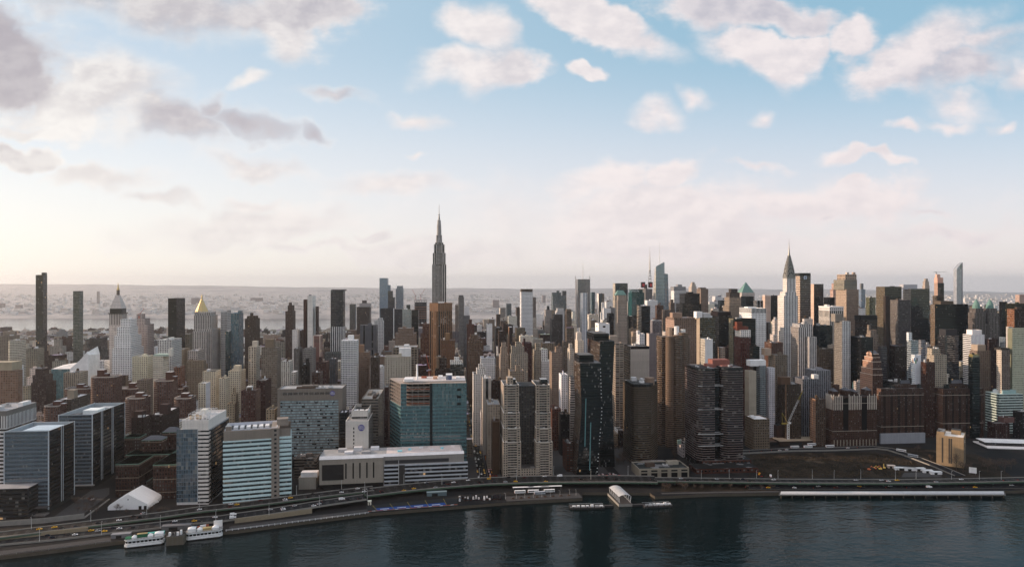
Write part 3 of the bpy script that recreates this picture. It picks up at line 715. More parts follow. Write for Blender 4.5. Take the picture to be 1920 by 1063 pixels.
gtw('black green glass slab below the green pyramid tower', 1700, 1389, 1413, 554, 34, K('dark', w=(.018, .026, .032), g=(.012, .02, .026)), n=0)
off('dark office block with white vertical stripes', 1720, 1413, 1431, 562, 30, K('pier', c=(.4, .4, .42), s=(.012, .016, .02), bay=7, fw=.8, fh=.9), n=0)
off('peach coloured slab glowing in low sun beside the silver spire', 1900, 1428, 1445, 553.5, 30, K('blank', c=(.45, .34, .28)), n=0, pents=((1434, 1443, 551.5, 4, 10, (.5, .42, .38)),), ref='glowing peach slab')
off('dark bronze slab joined to the glowing peach slab with two white dishes', 1895, 1445, 1458, 552.5, 26, K('dark', w=(.09, .07, .06)), n=1)
off('white precast gridded office tower with blank ribbed top storeys', 1250, 1409, 1436.5, 584, back(1250, 1409, 1385), K('white', c=(.60, .60, .615), bay=2.9, fl=3.6, fw=.42, fh=.5, g=(.03, .03, .035), bl=.15), tiers=((1409, 1436.5, 576.5, 0, 54, K('pier', c=(.60, .60, .615), s=(.12, .12, .13), fl=12, fh=.8, fw=.6)),), n=0, pents=((1402, 1418, 574, 20, 16, (.66, .66, .67)),), ref='white precast tower')
off('jet black glass slab in full shade before the black shouldered tower', 1300, 1333, 1372, 590, 40, K('dark'), tiers=((1333, 1370, 583, 1, 34, K('blank', c=(.05, .036, .036))),), n=0, ref='jet black slab')
off('bronze gold gridded office tower with pale side wall and white roof house', 1180, 1312, 1341.5, 594, back(1180, 1312, 1300), K('glass', w=(.075, .05, .032), s=(.04, .03, .022), g=(.10, .075, .045), bay=2.2, fl=3.7, bl=.1, re=.5), side=K('blank', c=(.33, .27, .21)), n=1, pents=((1306, 1317, 583, 6, 14, (.62, .6, .58)), (1320, 1332, 585.5, 4, 20, (.4, .4, .4))), ref='bronze gridded tower')
off('dark glass tower with olive side wall and flashing glass dots', 1180, 1375, 1417, 596, back(1180, 1375, 1366), K('dark', w=(.022, .028, .024), g=(.015, .021, .018)), side=K('glass', w=(.29, .25, .15), s=(.24, .21, .13), g=(.2, .18, .12), bl=.3), n=1, ref='olive-sided dark tower')
apt('red brick apartment tower with white top storeys and stepped red penthouse', 1060, 1388, 1407.5, 630, back(1060, 1388, 1376), K('brick', c=(.16, .055, .042), fw=.55, bl=.5), tiers=((1388, 1407.5, 617, 0, 20, K('white', c=(.55, .52, .5))), (1382, 1403, 611, 2, 14, K('blank', c=(.22, .075, .05))), (1382, 1392, 602, 3, 9, K('blank', c=(.22, .075, .05)))), n=0, ref='white-topped red tower')
apt('slim white tower with glass bay strip and blank front', 1000, 1322, 1336.5, 634.5, back(1000, 1322, 1313), K('blank', c=(.60, .58, .58)), side=K('glass', w=(.5, .45, .38), s=(.3, .3, .28), g=(.12, .12, .1), fw=.6), n=1, ref='slim white tower')
apt('balconied dark block attached behind the slim white tower', 1015, 1336, 1341, 640, 20, K('band', c=(.1, .1, .1)), n=0)
apt('small half clad tower with boarded upper floors', 1010, 1346, 1359.5, 650, 16, K('tan', c=(.33, .24, .19), fw=.6, bl=.4), n=1)
apt('huge pinkish brown apartment tower behind the fluted brown tower', 1085, 1248, 1306, 597, 44, K('tan', c=(.25, .17, .13), fw=.45), tiers=((1250, 1303, 594, 2, 36),), n=1, pents=((1261, 1279, 585, 6, 14, (.32, .22, .165)),), side=K('tan', c=(.36, .25, .2)), ref='pinkish brown tower')
apt('tan apartment tower with full width balconies behind the copper towers', 1010, 1147, 1169.5, 642, 24, K('band', c=(.31, .255, .205), bay=6, fw=.85, bl=.3), pents=((1143, 1158, 628, 4, 12, (.34, .28, .23)),), n=0, ref='tan balcony tower')
off('wide white windowless telephone building with a shallow slot in its top', 1450, 1116, 1143, 605, 34, K('blank', c=(.56, .56, .59), fw=.25, fh=.3, bay=24, fl=14), n=0, ref='white windowless block')
off('white rooftop blocks steaming behind the pale blank slab', 1350, 1193, 1209, 624, 30, K('white', c=(.5, .5, .51)), tiers=((1193, 1200, 618.5, 2, 12), ), n=1)
off('plain grey concrete slab with a narrow slot of windows', 1250, 1217, 1238, 624, back(1250, 1217, 1212), K('blank', c=(.21, .19, .20)), side=K('blank', c=(.4, .35, .31)), n=1, ref='plain grey slab')
off('dark block beside the green copper-roofed tower', 1720, 1138, 1151, 586, 24, K('dark', w=(.05, .035, .03)), n=1)
apt('tall cream apartment tower with a blank cream lift house', 1220, 1078, 1095, 637, 26, K('cream', c=(.48, .42, .35), fw=.3), pents=((1082, 1090.5, 622, 4, 12, (.48, .42, .36)),), n=0, ref='tall cream tower')
apt('cream setback apartment tower just south of the tall cream one', 1180, 1064, 1076, 653, 24, K('cream', c=(.44, .39, .33)), tiers=((1066, 1073, 643, 3, 10),), n=0)
apt('pinkish tan slab with rows of small white windows', 1130, 1030, 1054, 659, 28, K('tan', c=(.28, .21, .165), bl=.45), tiers=((1040, 1053, 649, 4, 14),), n=1, tank=True, ref='pinkish tan slab')
apt('weathered grey tan prewar tower with ornate top', 1200, 999, 1015, 655, 24, K('tan', c=(.29, .255, .205)), tiers=((1003, 1012, 642, 4, 11),), n=0)
apt('grey tan prewar mass of three stepped tops', 1185, 955, 990, 662, 30, K('tan', c=(.31, .275, .225)), tiers=((957, 983, 648, 3, 24), (966, 977, 640, 6, 12)), n=0, ref='three-step prewar mass')
apt('tan art deco tower with tiny orange cap', 1200, 936, 954, 664, 28, K('tan', c=(.31, .25, .2)), tiers=((938, 951, 650, 3, 16), (940, 949, 641, 6, 10)), n=0, ref='orange-capped deco tower')
apt('dark red gabled brick block with tall chimney', 1250, 979, 997, 641, 22, K('brick', c=(.12, .048, .045)), tiers=((981, 985, 633, 4, 5),), n=1)
off('dark brown loft tower with wide gridded windows', 1480, 934, 950, 619, 30, K('brown', c=(.11, .075, .06), fw=.6), tiers=((942, 953, 606, 3, 16, K('brown', c=(.1, .065, .05))),), n=1, tank=True, ref='dark brown loft')
off('dark brick tower with coppery lit edge beside the dark brown loft', 1450, 953, 961, 612, 26, K('dkbrick', c=(.08, .05, .042)), side=K('blank', c=(.28, .17, .11)), n=1)  # side wall: low sun painted in as a coppery tone
off('white blank party wall block far down the long street', 1900, 912, 923, 606, 30, K('blank', c=(.58, .57, .56)), n=1)
off('small dark block roofed with a green copper gable', 2100, 930, 938, 588, 22, K('brown'), n=0, ref='green gable block')
apt('tan brick block bulky with terraces above the long street', 1060, 953, 983, 694, 30, K('tan', c=(.3, .24, .18)), tiers=((966, 975, 684, 4, 10),), n=2)
apt('white terraced apartment block stepping down to the long street', 1000, 886, 909, 700, 30, K('white', c=(.50, .47, .44)), tiers=((893, 911, 690, 4, 20), (897, 905, 682, 8, 10)), n=1, tank=True, ref='white terraced block')
off('beige blank slab with one dark central window strip', 945, 903.5, 921, 708, 26, K('pier', c=(.39, .35, .31), fw=.3, bay=14, fh=.9, s=(.05, .05, .05), g=(.02, .02, .02)), n=2, ref='beige blank slab')
apt('beige tenement block with patterned side on the wide street', 868, 911, 938, 757, 42, K('tan', c=(.33, .275, .22), fw=.4), n=3, ref='beige corner tenement')
apt('low brown tenement at the wide street corner before the terraced twins', 846, 922, 936.5, 789, 18, K('brown', c=(.115, .07, .045), fw=0), n=1)
apt('small white house front on the wide street', 960, 900.5, 909, 772, 22, K('white', c=(.45, .42, .42)), n=0)
apt('slim white modern block behind the copper towers', 1000, 1048, 1064.5, 701, 22, K('white', c=(.52, .52, .54), fw=.3), n=1)
apt('rounded grey balcony block nestled behind the copper towers', 985, 1065, 1078, 706, 20, K('band', c=(.4, .36, .33)), n=1)
off('red brick public building beside the park with pale side', 850, 1055, 1074, 830, 30, K('brick', c=(.14, .06, .04), bay=4, fw=.7, fh=.4, g=(.06, .08, .08)), side=K('brick', c=(.22, .085, .055), fw=.3), n=2, ref='red park building')
off('low red brick annex block near the park', 960, 1029, 1052, 765, 30, K('brick', c=(.19, .085, .062)), n=2)
off('small dark brick block north of the red annex', 930, 1047, 1068, 775, 20, K('dkbrick', c=(.05, .045, .045)), n=1, tank=True)
# --- right-hand midtown
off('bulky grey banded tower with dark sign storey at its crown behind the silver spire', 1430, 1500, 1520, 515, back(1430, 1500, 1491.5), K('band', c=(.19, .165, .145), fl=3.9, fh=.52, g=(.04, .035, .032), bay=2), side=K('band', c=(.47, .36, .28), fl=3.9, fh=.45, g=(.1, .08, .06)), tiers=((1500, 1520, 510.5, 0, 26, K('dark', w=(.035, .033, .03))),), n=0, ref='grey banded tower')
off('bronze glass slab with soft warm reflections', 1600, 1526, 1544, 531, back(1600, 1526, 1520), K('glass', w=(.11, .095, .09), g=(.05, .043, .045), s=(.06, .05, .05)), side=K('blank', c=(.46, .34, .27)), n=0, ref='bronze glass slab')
off('dark blue low slab between the bronze glass slab and the stone crown tower', 1560, 1544, 1565, 556, 30, K('dark', w=(.03, .033, .042), g=(.02, .023, .03)), n=0)
stw('massive sandstone tower with octagonal glass crown and stone turrets', 1500, 1587, 1610, 541, back(1500, 1587, 1566), K('pier', c=(.36, .275, .215), s=(.16, .13, .11), bay=2.6, fw=.55), side=K('pier', c=(.46, .35, .27), s=(.24, .2, .16), bay=2.6), tiers=((1583, 1607, 523, 4, 44, K('pier', c=(.33, .30, .24), s=(.07, .085, .07), fl=9)), (1585, 1606, 513, 8, 34, K('tan', c=(.34, .26, .2), fw=.4, fl=8, bay=6))), n=0, pents=((1588, 1592, 509, 12, 6, (.45, .38, .32)), (1600, 1604, 509, 12, 6, (.4, .3, .24))), ref='sandstone crown tower')
off('pink granite block glowing behind the sandstone crown tower', 1700, 1556, 1572, 541, 40, K('band', c=(.5, .35, .29), g=(.2, .12, .1)), tiers=((1559, 1570, 530, 4, 24),), n=0)
gtw('narrow grey tower with a bright blue screen face', 1900, 1610, 1622.5, 541, 24, GLS((.20, .26, .34), (.15, .21, .3)), tiers=((1612, 1619, 530, 3, 12, 'grey'),), n=0)
gtw('olive green glass tower catching yellow light', 1600, 1623, 1642, 556, 30, GLS((.21, .21, .12), (.13, .135, .08), bl=.15), n=2, ref='olive glass tower')
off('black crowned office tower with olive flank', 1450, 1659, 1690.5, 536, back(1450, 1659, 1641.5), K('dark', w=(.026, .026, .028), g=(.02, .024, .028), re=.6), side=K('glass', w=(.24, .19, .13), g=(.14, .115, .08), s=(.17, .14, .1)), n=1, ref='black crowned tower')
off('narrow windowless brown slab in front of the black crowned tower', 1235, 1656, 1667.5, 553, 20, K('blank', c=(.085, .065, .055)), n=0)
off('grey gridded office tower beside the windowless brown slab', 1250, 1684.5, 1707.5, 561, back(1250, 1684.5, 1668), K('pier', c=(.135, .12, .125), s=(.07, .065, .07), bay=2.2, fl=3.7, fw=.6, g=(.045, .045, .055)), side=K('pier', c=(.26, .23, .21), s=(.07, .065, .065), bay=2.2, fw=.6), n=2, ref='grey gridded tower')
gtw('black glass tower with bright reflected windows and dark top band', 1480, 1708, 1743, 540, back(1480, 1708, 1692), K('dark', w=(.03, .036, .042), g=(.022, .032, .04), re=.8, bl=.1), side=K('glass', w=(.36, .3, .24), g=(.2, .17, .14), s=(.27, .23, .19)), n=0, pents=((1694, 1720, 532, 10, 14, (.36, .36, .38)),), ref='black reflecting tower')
stw('pale stone tower ending in a rounded ribbed dome', 1600, 1729, 1743, 534, 22, K('pier', c=(.46, .38, .32), s=(.3, .25, .22)), tiers=((1730, 1742, 526, 2, 16), (1732, 1740, 521, 4, 11)), n=0, ref='domed stone tower')
off('unfinished concrete tower with orange netting under a tower crane', 2000, 1751, 1770, 529, 34, K('dark', w=(.05, .04, .037)), tiers=((1751, 1768.5, 519, 2, 26, K('blank', c=(.52, .31, .24))), (1753, 1763, 513, 5, 16, K('blank', c=(.5, .32, .25)))), n=0, side=K('blank', c=(.35, .24, .19)), ref='orange-netted tower')
gtw('dark glass corner tower stuck to the unfinished concrete tower', 1960, 1759, 1770, 537, 24, K('dark', w=(.03, .03, .03)), n=0)
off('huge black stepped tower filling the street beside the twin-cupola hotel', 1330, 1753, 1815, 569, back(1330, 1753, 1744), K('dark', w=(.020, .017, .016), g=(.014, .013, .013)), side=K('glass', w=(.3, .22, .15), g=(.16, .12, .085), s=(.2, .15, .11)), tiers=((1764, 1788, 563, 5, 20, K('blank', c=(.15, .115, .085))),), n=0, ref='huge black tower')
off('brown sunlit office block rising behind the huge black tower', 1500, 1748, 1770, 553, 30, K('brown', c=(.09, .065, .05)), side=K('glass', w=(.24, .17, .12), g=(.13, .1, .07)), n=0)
off('black sloping shoulder beside the huge black tower', 1370, 1815, 1828, 577, 30, K('dark', w=(.018, .016, .016)), n=0)
off('black office block with green edged cornice at the northern edge', 1500, 1873, 1888, 564, 30, K('dark', w=(.03, .028, .026)), n=0)
off('long green edged dark block above the orange gridded one', 1250, 1884, 1935, 568, 30, K('dark', w=(.08, .09, .055)), n=1)
off('brown gridded office block with orange glowing flank', 1150, 1902, 1935, 578, back(1150, 1902, 1887), K('brown', c=(.075, .042, .03)), side=K('glass', w=(.33, .16, .095), g=(.2, .1, .06), s=(.3, .15, .09)), n=1, ref='orange-flanked block')  # flank glass coloured orange by the sun falling on it
apt('pink tower far behind at the northern edge', 1800, 1903, 1925, 551, 30, K('tan', c=(.42, .30, .25)), n=0)
apt('blank pale grey slab wall at the northern edge', 1050, 1886, 1899, 611, 26, K('blank', c=(.36, .33, .31)), n=1, ref='blank pale slab')
off('white ribbed deco newspaper tower with flat stepped top and dishes', 1130, 1482, 1523, 612, 34, K('pier', c=(.44, .42, .41), s=(.085, .08, .08), bay=3.4, fl=3.7, fw=.42, fh=.62, g=(.03, .03, .035)), side=K('pier', c=(.33, .3, .28), s=(.2, .18, .17)), tiers=((1485, 1523, 606, 2, 28), ), n=2, ref='white ribbed deco tower')
off('lower white ribbed wing on the north flank of the ribbed deco tower', 1120, 1509, 1531, 630, 26, K('pier', c=(.44, .42, .41), s=(.085, .08, .08), bay=3.4, fl=3.7, fw=.42, fh=.62), n=0)
off('low grey ribbed annex with rooftop cooling towers', 1030, 1508, 1558, 693, 40, K('pier', c=(.26, .26, .28), s=(.09, .09, .1), bay=3), n=4, roof=(.2, .2, .21), ref='grey ribbed annex')
off('lower grey ribbed annex with a small white roof house', 990, 1487, 1534, 709, 36, K('pier', c=(.22, .22, .24), s=(.09, .09, .1), bay=3), pents=((1526, 1535, 701, 8, 9, (.5, .48, .46)),), n=2)
gtw('dark teal glass office block in front of the silver spire block', 1255, 1524, 1561, 609, 36, K('dark', w=(.022, .04, .046), g=(.016, .034, .042), fl=3.9), n=2, ref='dark teal block')
apt('pale grey apartment slab with one brilliant white ribbed face', 1180, 1579, 1594.5, 601, back(1180, 1579, 1563), K('pier', c=(.56, .56, .60), s=(.3, .3, .33), bay=3.5), side=K('tan', c=(.23, .21, .19)), pents=((1566, 1580, 587, 10, 14, (.25, .22, .19)),), n=0, ref='brilliant ribbed slab')
off('brown banded office block below the olive glass tower', 1330, 1602, 1645, 598, 34, K('band', c=(.10, .075, .062), fl=3.8), pents=((1613, 1645, 590, 8, 20, (.045, .04, .038)),), n=0, ref='brown banded block')
off('black ribbed slab with one sunlit stripe and white roof drum', 1160, 1615, 1637, 631, back(1160, 1615, 1591), K('dark', w=(.03, .03, .03), s=(.018, .018, .018)), n=1, ref='black ribbed slab')
stw('old stone hotel with pinnacled top and a red white flag sign', 1280, 1623, 1647, 626, 26, K('tan', c=(.29, .235, .19)), tiers=((1625, 1644, 617, 3, 18), (1627, 1632, 608, 5, 7)), n=0)
gtw('black tower base with pale floor bands beneath the grey gridded tower', 1225, 1646, 1663, 648, 24, K('band', c=(.13, .12, .13)), n=0)
apt('white block with coloured bar mural on its blank wall', 1000, 1708, 1727, 664, 24, K('blank', c=(.50, .52, .56)), side=K('white', c=(.5, .53, .57)), n=0, ref='mural block')
apt('white and blue glass tower standing on the coloured mural block', 1012, 1700, 1722, 637, 22, K('glass', w=(.36, .39, .41), s=(.3, .33, .36), g=(.08, .11, .13), fl=3.4, bl=.25), tiers=((1700, 1710, 622, 4, 10, K('white', c=(.5, .53, .57))),), n=1)
apt('grey ribbed block attached to the white mural tower', 1030, 1722, 1735, 636, 22, K('pier', c=(.25, .25, .27)), n=1)
gtw('dark glass office tower with curved lit floors by the tan terraces', 1180, 1757, 1798, 627, 34, K('band', c=(.065, .065, .072), g=(.025, .028, .034), fl=3.8, re=.6), tiers=((1760, 1795, 616, 3, 26, K('blank', c=(.075, .072, .078))),), n=0, ref='curved-floor dark tower')
apt('tan terraced apartment block with blocky water house', 1040, 1737, 1775, 664, 28, K('tan', c=(.36, .31, .245)), tiers=((1738, 1763, 652, 4, 18), ), n=2, ref='tan terraced block')
apt('dark brown brick tower with sun catching its top corner', 985, 1726, 1753, 678, 30, K('brick', c=(.115, .05, .034)), n=1, tank=True, ref='sun-cornered brick tower')
apt('white panelled block painted with diamond arrow shapes', 1150, 1821, 1846, 626, back(1150, 1821, 1804), K('blank', c=(.50, .48, .50)), side=K('band', c=(.5, .5, .5)), tiers=((1823, 1841, 617, 4, 14, K('blank', c=(.55, .52, .52))),), n=0, ref='diamond arrow block')
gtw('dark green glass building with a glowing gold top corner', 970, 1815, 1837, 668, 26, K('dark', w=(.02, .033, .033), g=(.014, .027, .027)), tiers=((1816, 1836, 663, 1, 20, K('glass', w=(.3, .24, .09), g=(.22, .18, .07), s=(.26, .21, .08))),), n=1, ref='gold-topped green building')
apt('tall tan brick slab close behind the gold-topped green building', 1050, 1817, 1857, 656, 30, K('tan', c=(.235, .175, .14), fw=.4), pents=((1833, 1848, 645, 6, 14, (.34, .27, .21)),), n=0, ref='tall tan slab')
apt('brown hotel slab with green dome behind the tall tan slab', 1180, 1846, 1871, 634, 30, K('dkbrick', c=(.10, .062, .055)), n=2)
apt('cream and brown tower with arched top window near the green glass slab', 1010, 1868, 1894, 655, 26, K('tan', c=(.22, .165, .14), fw=.5), side=K('cream', c=(.45, .39, .33)), pents=((1877, 1893, 651, 3, 14, (.07, .06, .055)),), n=0)
B('green_slab', 'tall pale green glass slab cut off by the northern edge', 1015, 1898, 1950, 614, back(1015, 1898, 1888.5), K('glass', w=(.44, .44, .33), s=(.36, .36, .27), g=(.27, .275, .20), bay=2.4, fl=3.6, fw=.85, fh=.5, bl=.15, re=.5), side=K('blank', c=(.2, .2, .14)), n=0, cat='tower', ref='pale green slab')  # pale glass colours hold the reflection of the eastern sky
off('low teal and white banded building at the northern edge', 1000, 1846, 1918, 737, 32, K('band', c=(.38, .45, .42), g=(.03, .06, .065), fl=4.2), pents=((1880, 1905, 730, 8, 18, (.25, .36, .36)),), n=1, roof=(.3, .42, .42), ref='teal banded building')
apt('small cupola house with green pyramid hat behind the teal banded building', 1045, 1868, 1884, 718, 18, K('tan', c=(.36, .31, .27)), n=0, ref='green hat house')
apt('low brick house row with pink gable wall by the northern edge', 958, 1850, 1893, 792, 30, K('brick', c=(.095, .045, .04)), tiers=((1870, 1902, 781, 8, 20, K('blank', c=(.2, .115, .105))),), n=2)
off('dark low office block in deep shade at the northern edge', 962, 1898, 1940, 770, 30, K('dkbrick', c=(.05, .04, .04)), n=2)
apt('tan brown prewar block with sunlit bulkhead beside the ribbed deco tower', 1045, 1440, 1476, 664, 30, K('tan', c=(.21, .165, .125), bl=.35), side=K('tan', c=(.34, .27, .21)), pents=((1434, 1446, 652, 6, 12, (.4, .3, .23)),), n=1, ref='sunlit bulkhead block')  # side and bulkhead painted lighter, as lit by the sun
apt('red brown terraced block crowned by a brick drum', 1110, 1433, 1468, 641, 28, K('brick', c=(.16, .085, .062)), n=2, ref='brick drum block')
apt('black glossy block with three round yellow lights', 1030, 1405, 1424, 648, 20, K('dark', w=(.03, .03, .026)), n=1)
apt('dark brown apartment block with rounded tank house before the deco tower', 965, 1457, 1502, 719, 32, K('brown', c=(.11, .075, .052)), pents=((1465, 1482, 706, 6, 12, (.16, .095, .06)),), n=2, ref='brown tank-house block')
apt('small brown gothic block lit by a shaft of sun', 945, 1518, 1548, 747, 40, K('brown', c=(.13, .085, .06)), side=K('tan', c=(.36, .22, .15)), n=2, tank=True)  # side style is the same wall with the shaft of sun painted in
apt('tall dark gothic brown block in shade by the crane yard', 1000, 1488, 1520, 742, 30, K('dkbrick', c=(.07, .05, .04)), n=2)
off('tan brick office block with pale snowy roof beside the striped twins', 932, 1396, 1443, 784, 34, K('tan', c=(.215, .165, .12), bay=2.6, fl=3.6, fw=.5, fh=.55, bl=.15), roof=(.62, .62, .62), n=1, ref='snowy-roofed tan office')
apt('white and teal centred apartment slab behind the striped twins', 985, 1436.5, 1453, 688, 24, K('white', c=(.46, .45, .48), fw=.38, fl=3), n=0, ref='white teal slab')
apt('recessed teal balcony strip of the white slab behind the striped twins', 990, 1418, 1436.5, 684, 24, K('balc', c=(.25, .28, .3), g=(.03, .06, .07), s=(.25, .27, .28)), pents=((1407, 1436, 674, 4, 14, (.62, .6, .6)),), n=0)
apt('plain beige slab wall streaked with soft light behind the striped twins', 983, 1396, 1418, 694, 26, K('blank', c=(.35, .31, .25)), n=0)
off('long low brick school hall behind the crane yard', 975, 1444, 1478, 796, 44, K('brown', c=(.12, .07, .055), fw=0), n=1)
off('blank brown mechanical building beside the crane mast', 968, 1478, 1500, 803, 20, K('blank', c=(.14, .10, .085)), n=1)
off('plain white slab wall facing the river behind the curved brown tower', 1040, 1182, 1217.5, 653, back(1040, 1182, 1169), K('blank', c=(.42, .39, .355), fl=6), side=K('dark', w=(.05, .045, .035)), tiers=((1181, 1217, 648, 1, 34, K('dark')),), n=2, ref='pale blank slab')
# ---------------------------------------------------------------- landmark buildings with shapes of their own
def mat_of(o):
    return Matrix.LocRotScale(o.location, o.rotation_euler, o.scale)
def give_parts(h, target):
    """hand the pieces of a helper root to the building they belong to"""
    M = mat_of(target).inverted() @ mat_of(h.root)
    for c in list(h.root.children):
        L = M @ mat_of(c); c.parent = target
        c.location, q, c.scale = L.decompose(); c.rotation_euler = q.to_euler()
    bpy.data.objects.remove(h.root)
class Hero:
    def __init__(s, name, label, cat, u, p0, p1, py, dep, ref=None, rot=0.0, occ=True):
        s.u = u
        v0, Y0 = P(p0, u); v1, Y1 = P(p1, u)
        s.vc = (v0 + v1) / 2; s.hw = (v1 - v0) / 2; s.Y = (Y0 + Y1) / 2
        s.root = thing(name, label, cat, s.vc, u, LAND, rot)
        m = 3 if rot else 0
        footprint(v0 - m, v1 + m, u - m, u + dep + m)
        if ref: REFS.append(((p0 + p1) / 2, s.Y, ref, (p1 - p0) / 2))
        if occ:
            z = ZP(py, s.Y)
            kk = [PXY(*toW(v, uu), z)[0] for v in (v0, v1) for uu in (u, u + dep)]
            OCC.append((s.Y, min(kk), max(kk), py))
    def X(s, px, du=0.0): return P(px, s.u + du)[0] - s.vc
    def Z(s, py, px=None, du=0.0):
        Y = s.Y + du if px is None else P(px, s.u + du)[1]
        return ZP(py, Y) - LAND
    def part(s, name, mb, **k): return mb.build(name, s.root, **k)
def ringslabs(mb, pts, z0, z1, step, th, out, stl, mat='plain'):
    cx = sum(p[0] for p in pts) / len(pts); cy_ = sum(p[1] for p in pts) / len(pts)
    q = []
    for x, y in pts:
        d = math.hypot(x - cx, y - cy_) or 1
        q.append((x + (x - cx) / d * out, y + (y - cy_) / d * out))
    z = z0
    while z < z1:
        mb.prism(q, z, z + th, stl, stl, mat)
        mb.face([(x, y, z) for x, y in reversed(q)], mat, stl)
        z += step
def flatroof(h, x0, x1, y0, y1, z, c, wst, par=1.2, n=2, tank=False, name='roof'):
    b = MB(); I, zr = rrect(b, x0, x1, y0, y1, z, c, wst, par)
    b.face([(x, y, zr) for x, y in I], 'roof', col(*c)); h.part(name, b)
    if n: clutter(h.root, x0 + 1, x1 - 1, y0 + 1, y1 - 1, zr, n, wst, tank)
    return zr
def rect(x0, x1, y0, y1): return [(x0, y0), (x1, y0), (x1, y1), (x0, y1)]
def textpart(parent, s, x, y, z, size, mat):
    c = bpy.data.curves.new('lettering', 'FONT'); c.body = s; c.size = size; c.align_x = 'CENTER'; c.align_y = 'CENTER'
    c.extrude = .05
    o = bpy.data.objects.new('lettering', c); COL.objects.link(o); c.materials.append(MATS[mat])
    me = bpy.data.meshes.new_from_object(o); bpy.data.objects.remove(o); bpy.data.curves.remove(c)
    o = bpy.data.objects.new('lettering', me); COL.objects.link(o)
    o.parent = parent; o.location = (x, y, z); o.rotation_euler = (RAD(90), 0, 0)
    return o

# --- two glass laboratory towers at the river bend
gA = K('glass', w=(.19, .23, .26), s=(.14, .18, .215), g=(.06, .09, .12), bay=1.5, fl=4.3, fw=.97, fh=.56, bl=.05, re=.8)
gAd = K('glass', w=(.05, .055, .06), s=(.035, .04, .045), g=(.015, .02, .026), bay=1.5, fl=4.3, fw=.97, fh=.56, bl=.03, re=.5)
def labtower(label, u, p0, p1, py, dep, cuts, ref, plant):
    h = Hero('glass_tower', label, 'tower', u, p0, p1, py, dep, ref)
    w, Zt = h.hw, h.Z(py)
    b = MB(); pts = rect(-w, w, 0, dep)
    for i in range(4):
        b.wall(pts[i], pts[(i + 1) % 4], 5, Zt, gA if i == 0 else gAd)
    h.part('walls', b)
    b = MB(); b.box(-w + 2, w - 2, 1.5, dep - 1, 0, 5, col(.05, .06, .06)); h.part('lobby', b)
    fr = col(.36, .39, .42)
    for x, y in pts: b = MB(); b.box(x - .45, x + .45, y - .45, y + .45, 4, Zt + .4, fr); h.part('corner_frame', b)
    for y in cuts:
        b = MB(); b.box(w - 1.2, w + .15, y - 1.3, y + 1.3, 5, Zt - .3, col(.035, .04, .045)); b.box(w - .5, w + .5, y - 1.9, y - 1.3, 5, Zt + .2, fr); b.box(w - .5, w + .5, y + 1.3, y + 1.9, 5, Zt + .2, fr)
        h.part('recess_strip', b)
    b = MB(); I, zr = rrect(b, -w, w, 0, dep, Zt, (.1, .1, .1), col(.3, .34, .37), 6.0, .8)
    h.part('roof_screen', b)
    b = MB(); b.face([(x, y, zr) for x, y in I], 'roof', col(.15, .16, .17)); h.part('roof', b)
    for (x0, x1, y0, y1, hh, c) in plant:
        b = MB(); b.box(x0 * w, x1 * w, y0 * dep, y1 * dep, zr, zr + hh, col(*c)); h.part('penthouse', b)
    return h
h = labtower('blue grey glass laboratory tower nearest the river with recessed open roof', 748, 8, 91, 807, 49, (25,), 'riverside glass tower',
             ((-.5, .75, .25, .8, 4.5, (.36, .44, .50)), (-.75, -.55, .3, .6, 2.2, (.4, .42, .45)), (-.4, .2, .06, .18, 2.0, (.3, .32, .34))))
b = MB(); x0, x1 = h.X(-30, -18), h.X(52, -18)
b.prism(rect(x0, x1, -18, -.2), 0, h.Z(914, 30, -18), K('band', c=(.05, .055, .06), fl=4.2, bay=3), col(.28, .28, .29)); h.part('podium', b)
b = MB(); b.box(h.X(58), h.X(93), -7, -.3, 7, 8, col(.12, .11, .11)); b.box(h.X(20), h.X(93), -9, -.3, 0, 1.2, col(.2, .19, .18)); h.part('entrance_canopy', b)
h = labtower('taller blue glass laboratory tower with silver corner lines and roof well', 831, 110, 173, 776, 80, (22, 48), 'silver-lined glass tower',
             ((-.4, .5, .38, .62, 5.5, (.50, .54, .58)), (-.8, -.3, .1, .3, 3.5, (.14, .15, .16)), (.2, .45, .08, .16, 3.0, (.5, .48, .42)), (-.2, .7, .75, .92, 3.0, (.3, .33, .36))))
b = MB(); b.box(h.X(112), h.X(178), -2.5, -.2, 4.5, 5.6, col(.3, .29, .28)); h.part('entrance_canopy', b)

# --- striped block behind them
h = Hero('office_building', 'low white and black striped block cut by the photo edge near the glass towers', 'office building', 840, -45, 12, 769, 58, 'striped white block')
w, Zt = h.hw, h.Z(769); b = MB()
b.prism(rect(-w, w, 0, 58), 0, Zt - 20, K('band', c=(.50, .49, .48), g=(.02, .02, .02), fl=4.4, fh=.5), None)
b.prism(rect(-w, w, 0, 58), Zt - 20, Zt - 6, K('pier', c=(.52, .51, .5), s=(.03, .03, .03), g=(.02, .02, .02), bay=2.6, fl=14, fw=.5, fh=.95), None)
b.prism(rect(-w, w, 0, 58), Zt - 6, Zt, K('blank', c=(.2, .19, .175)), None); h.part('walls', b)
flatroof(h, -w, w, 0, 58, Zt, (.3, .3, .31), col(.4, .4, .4), n=3)

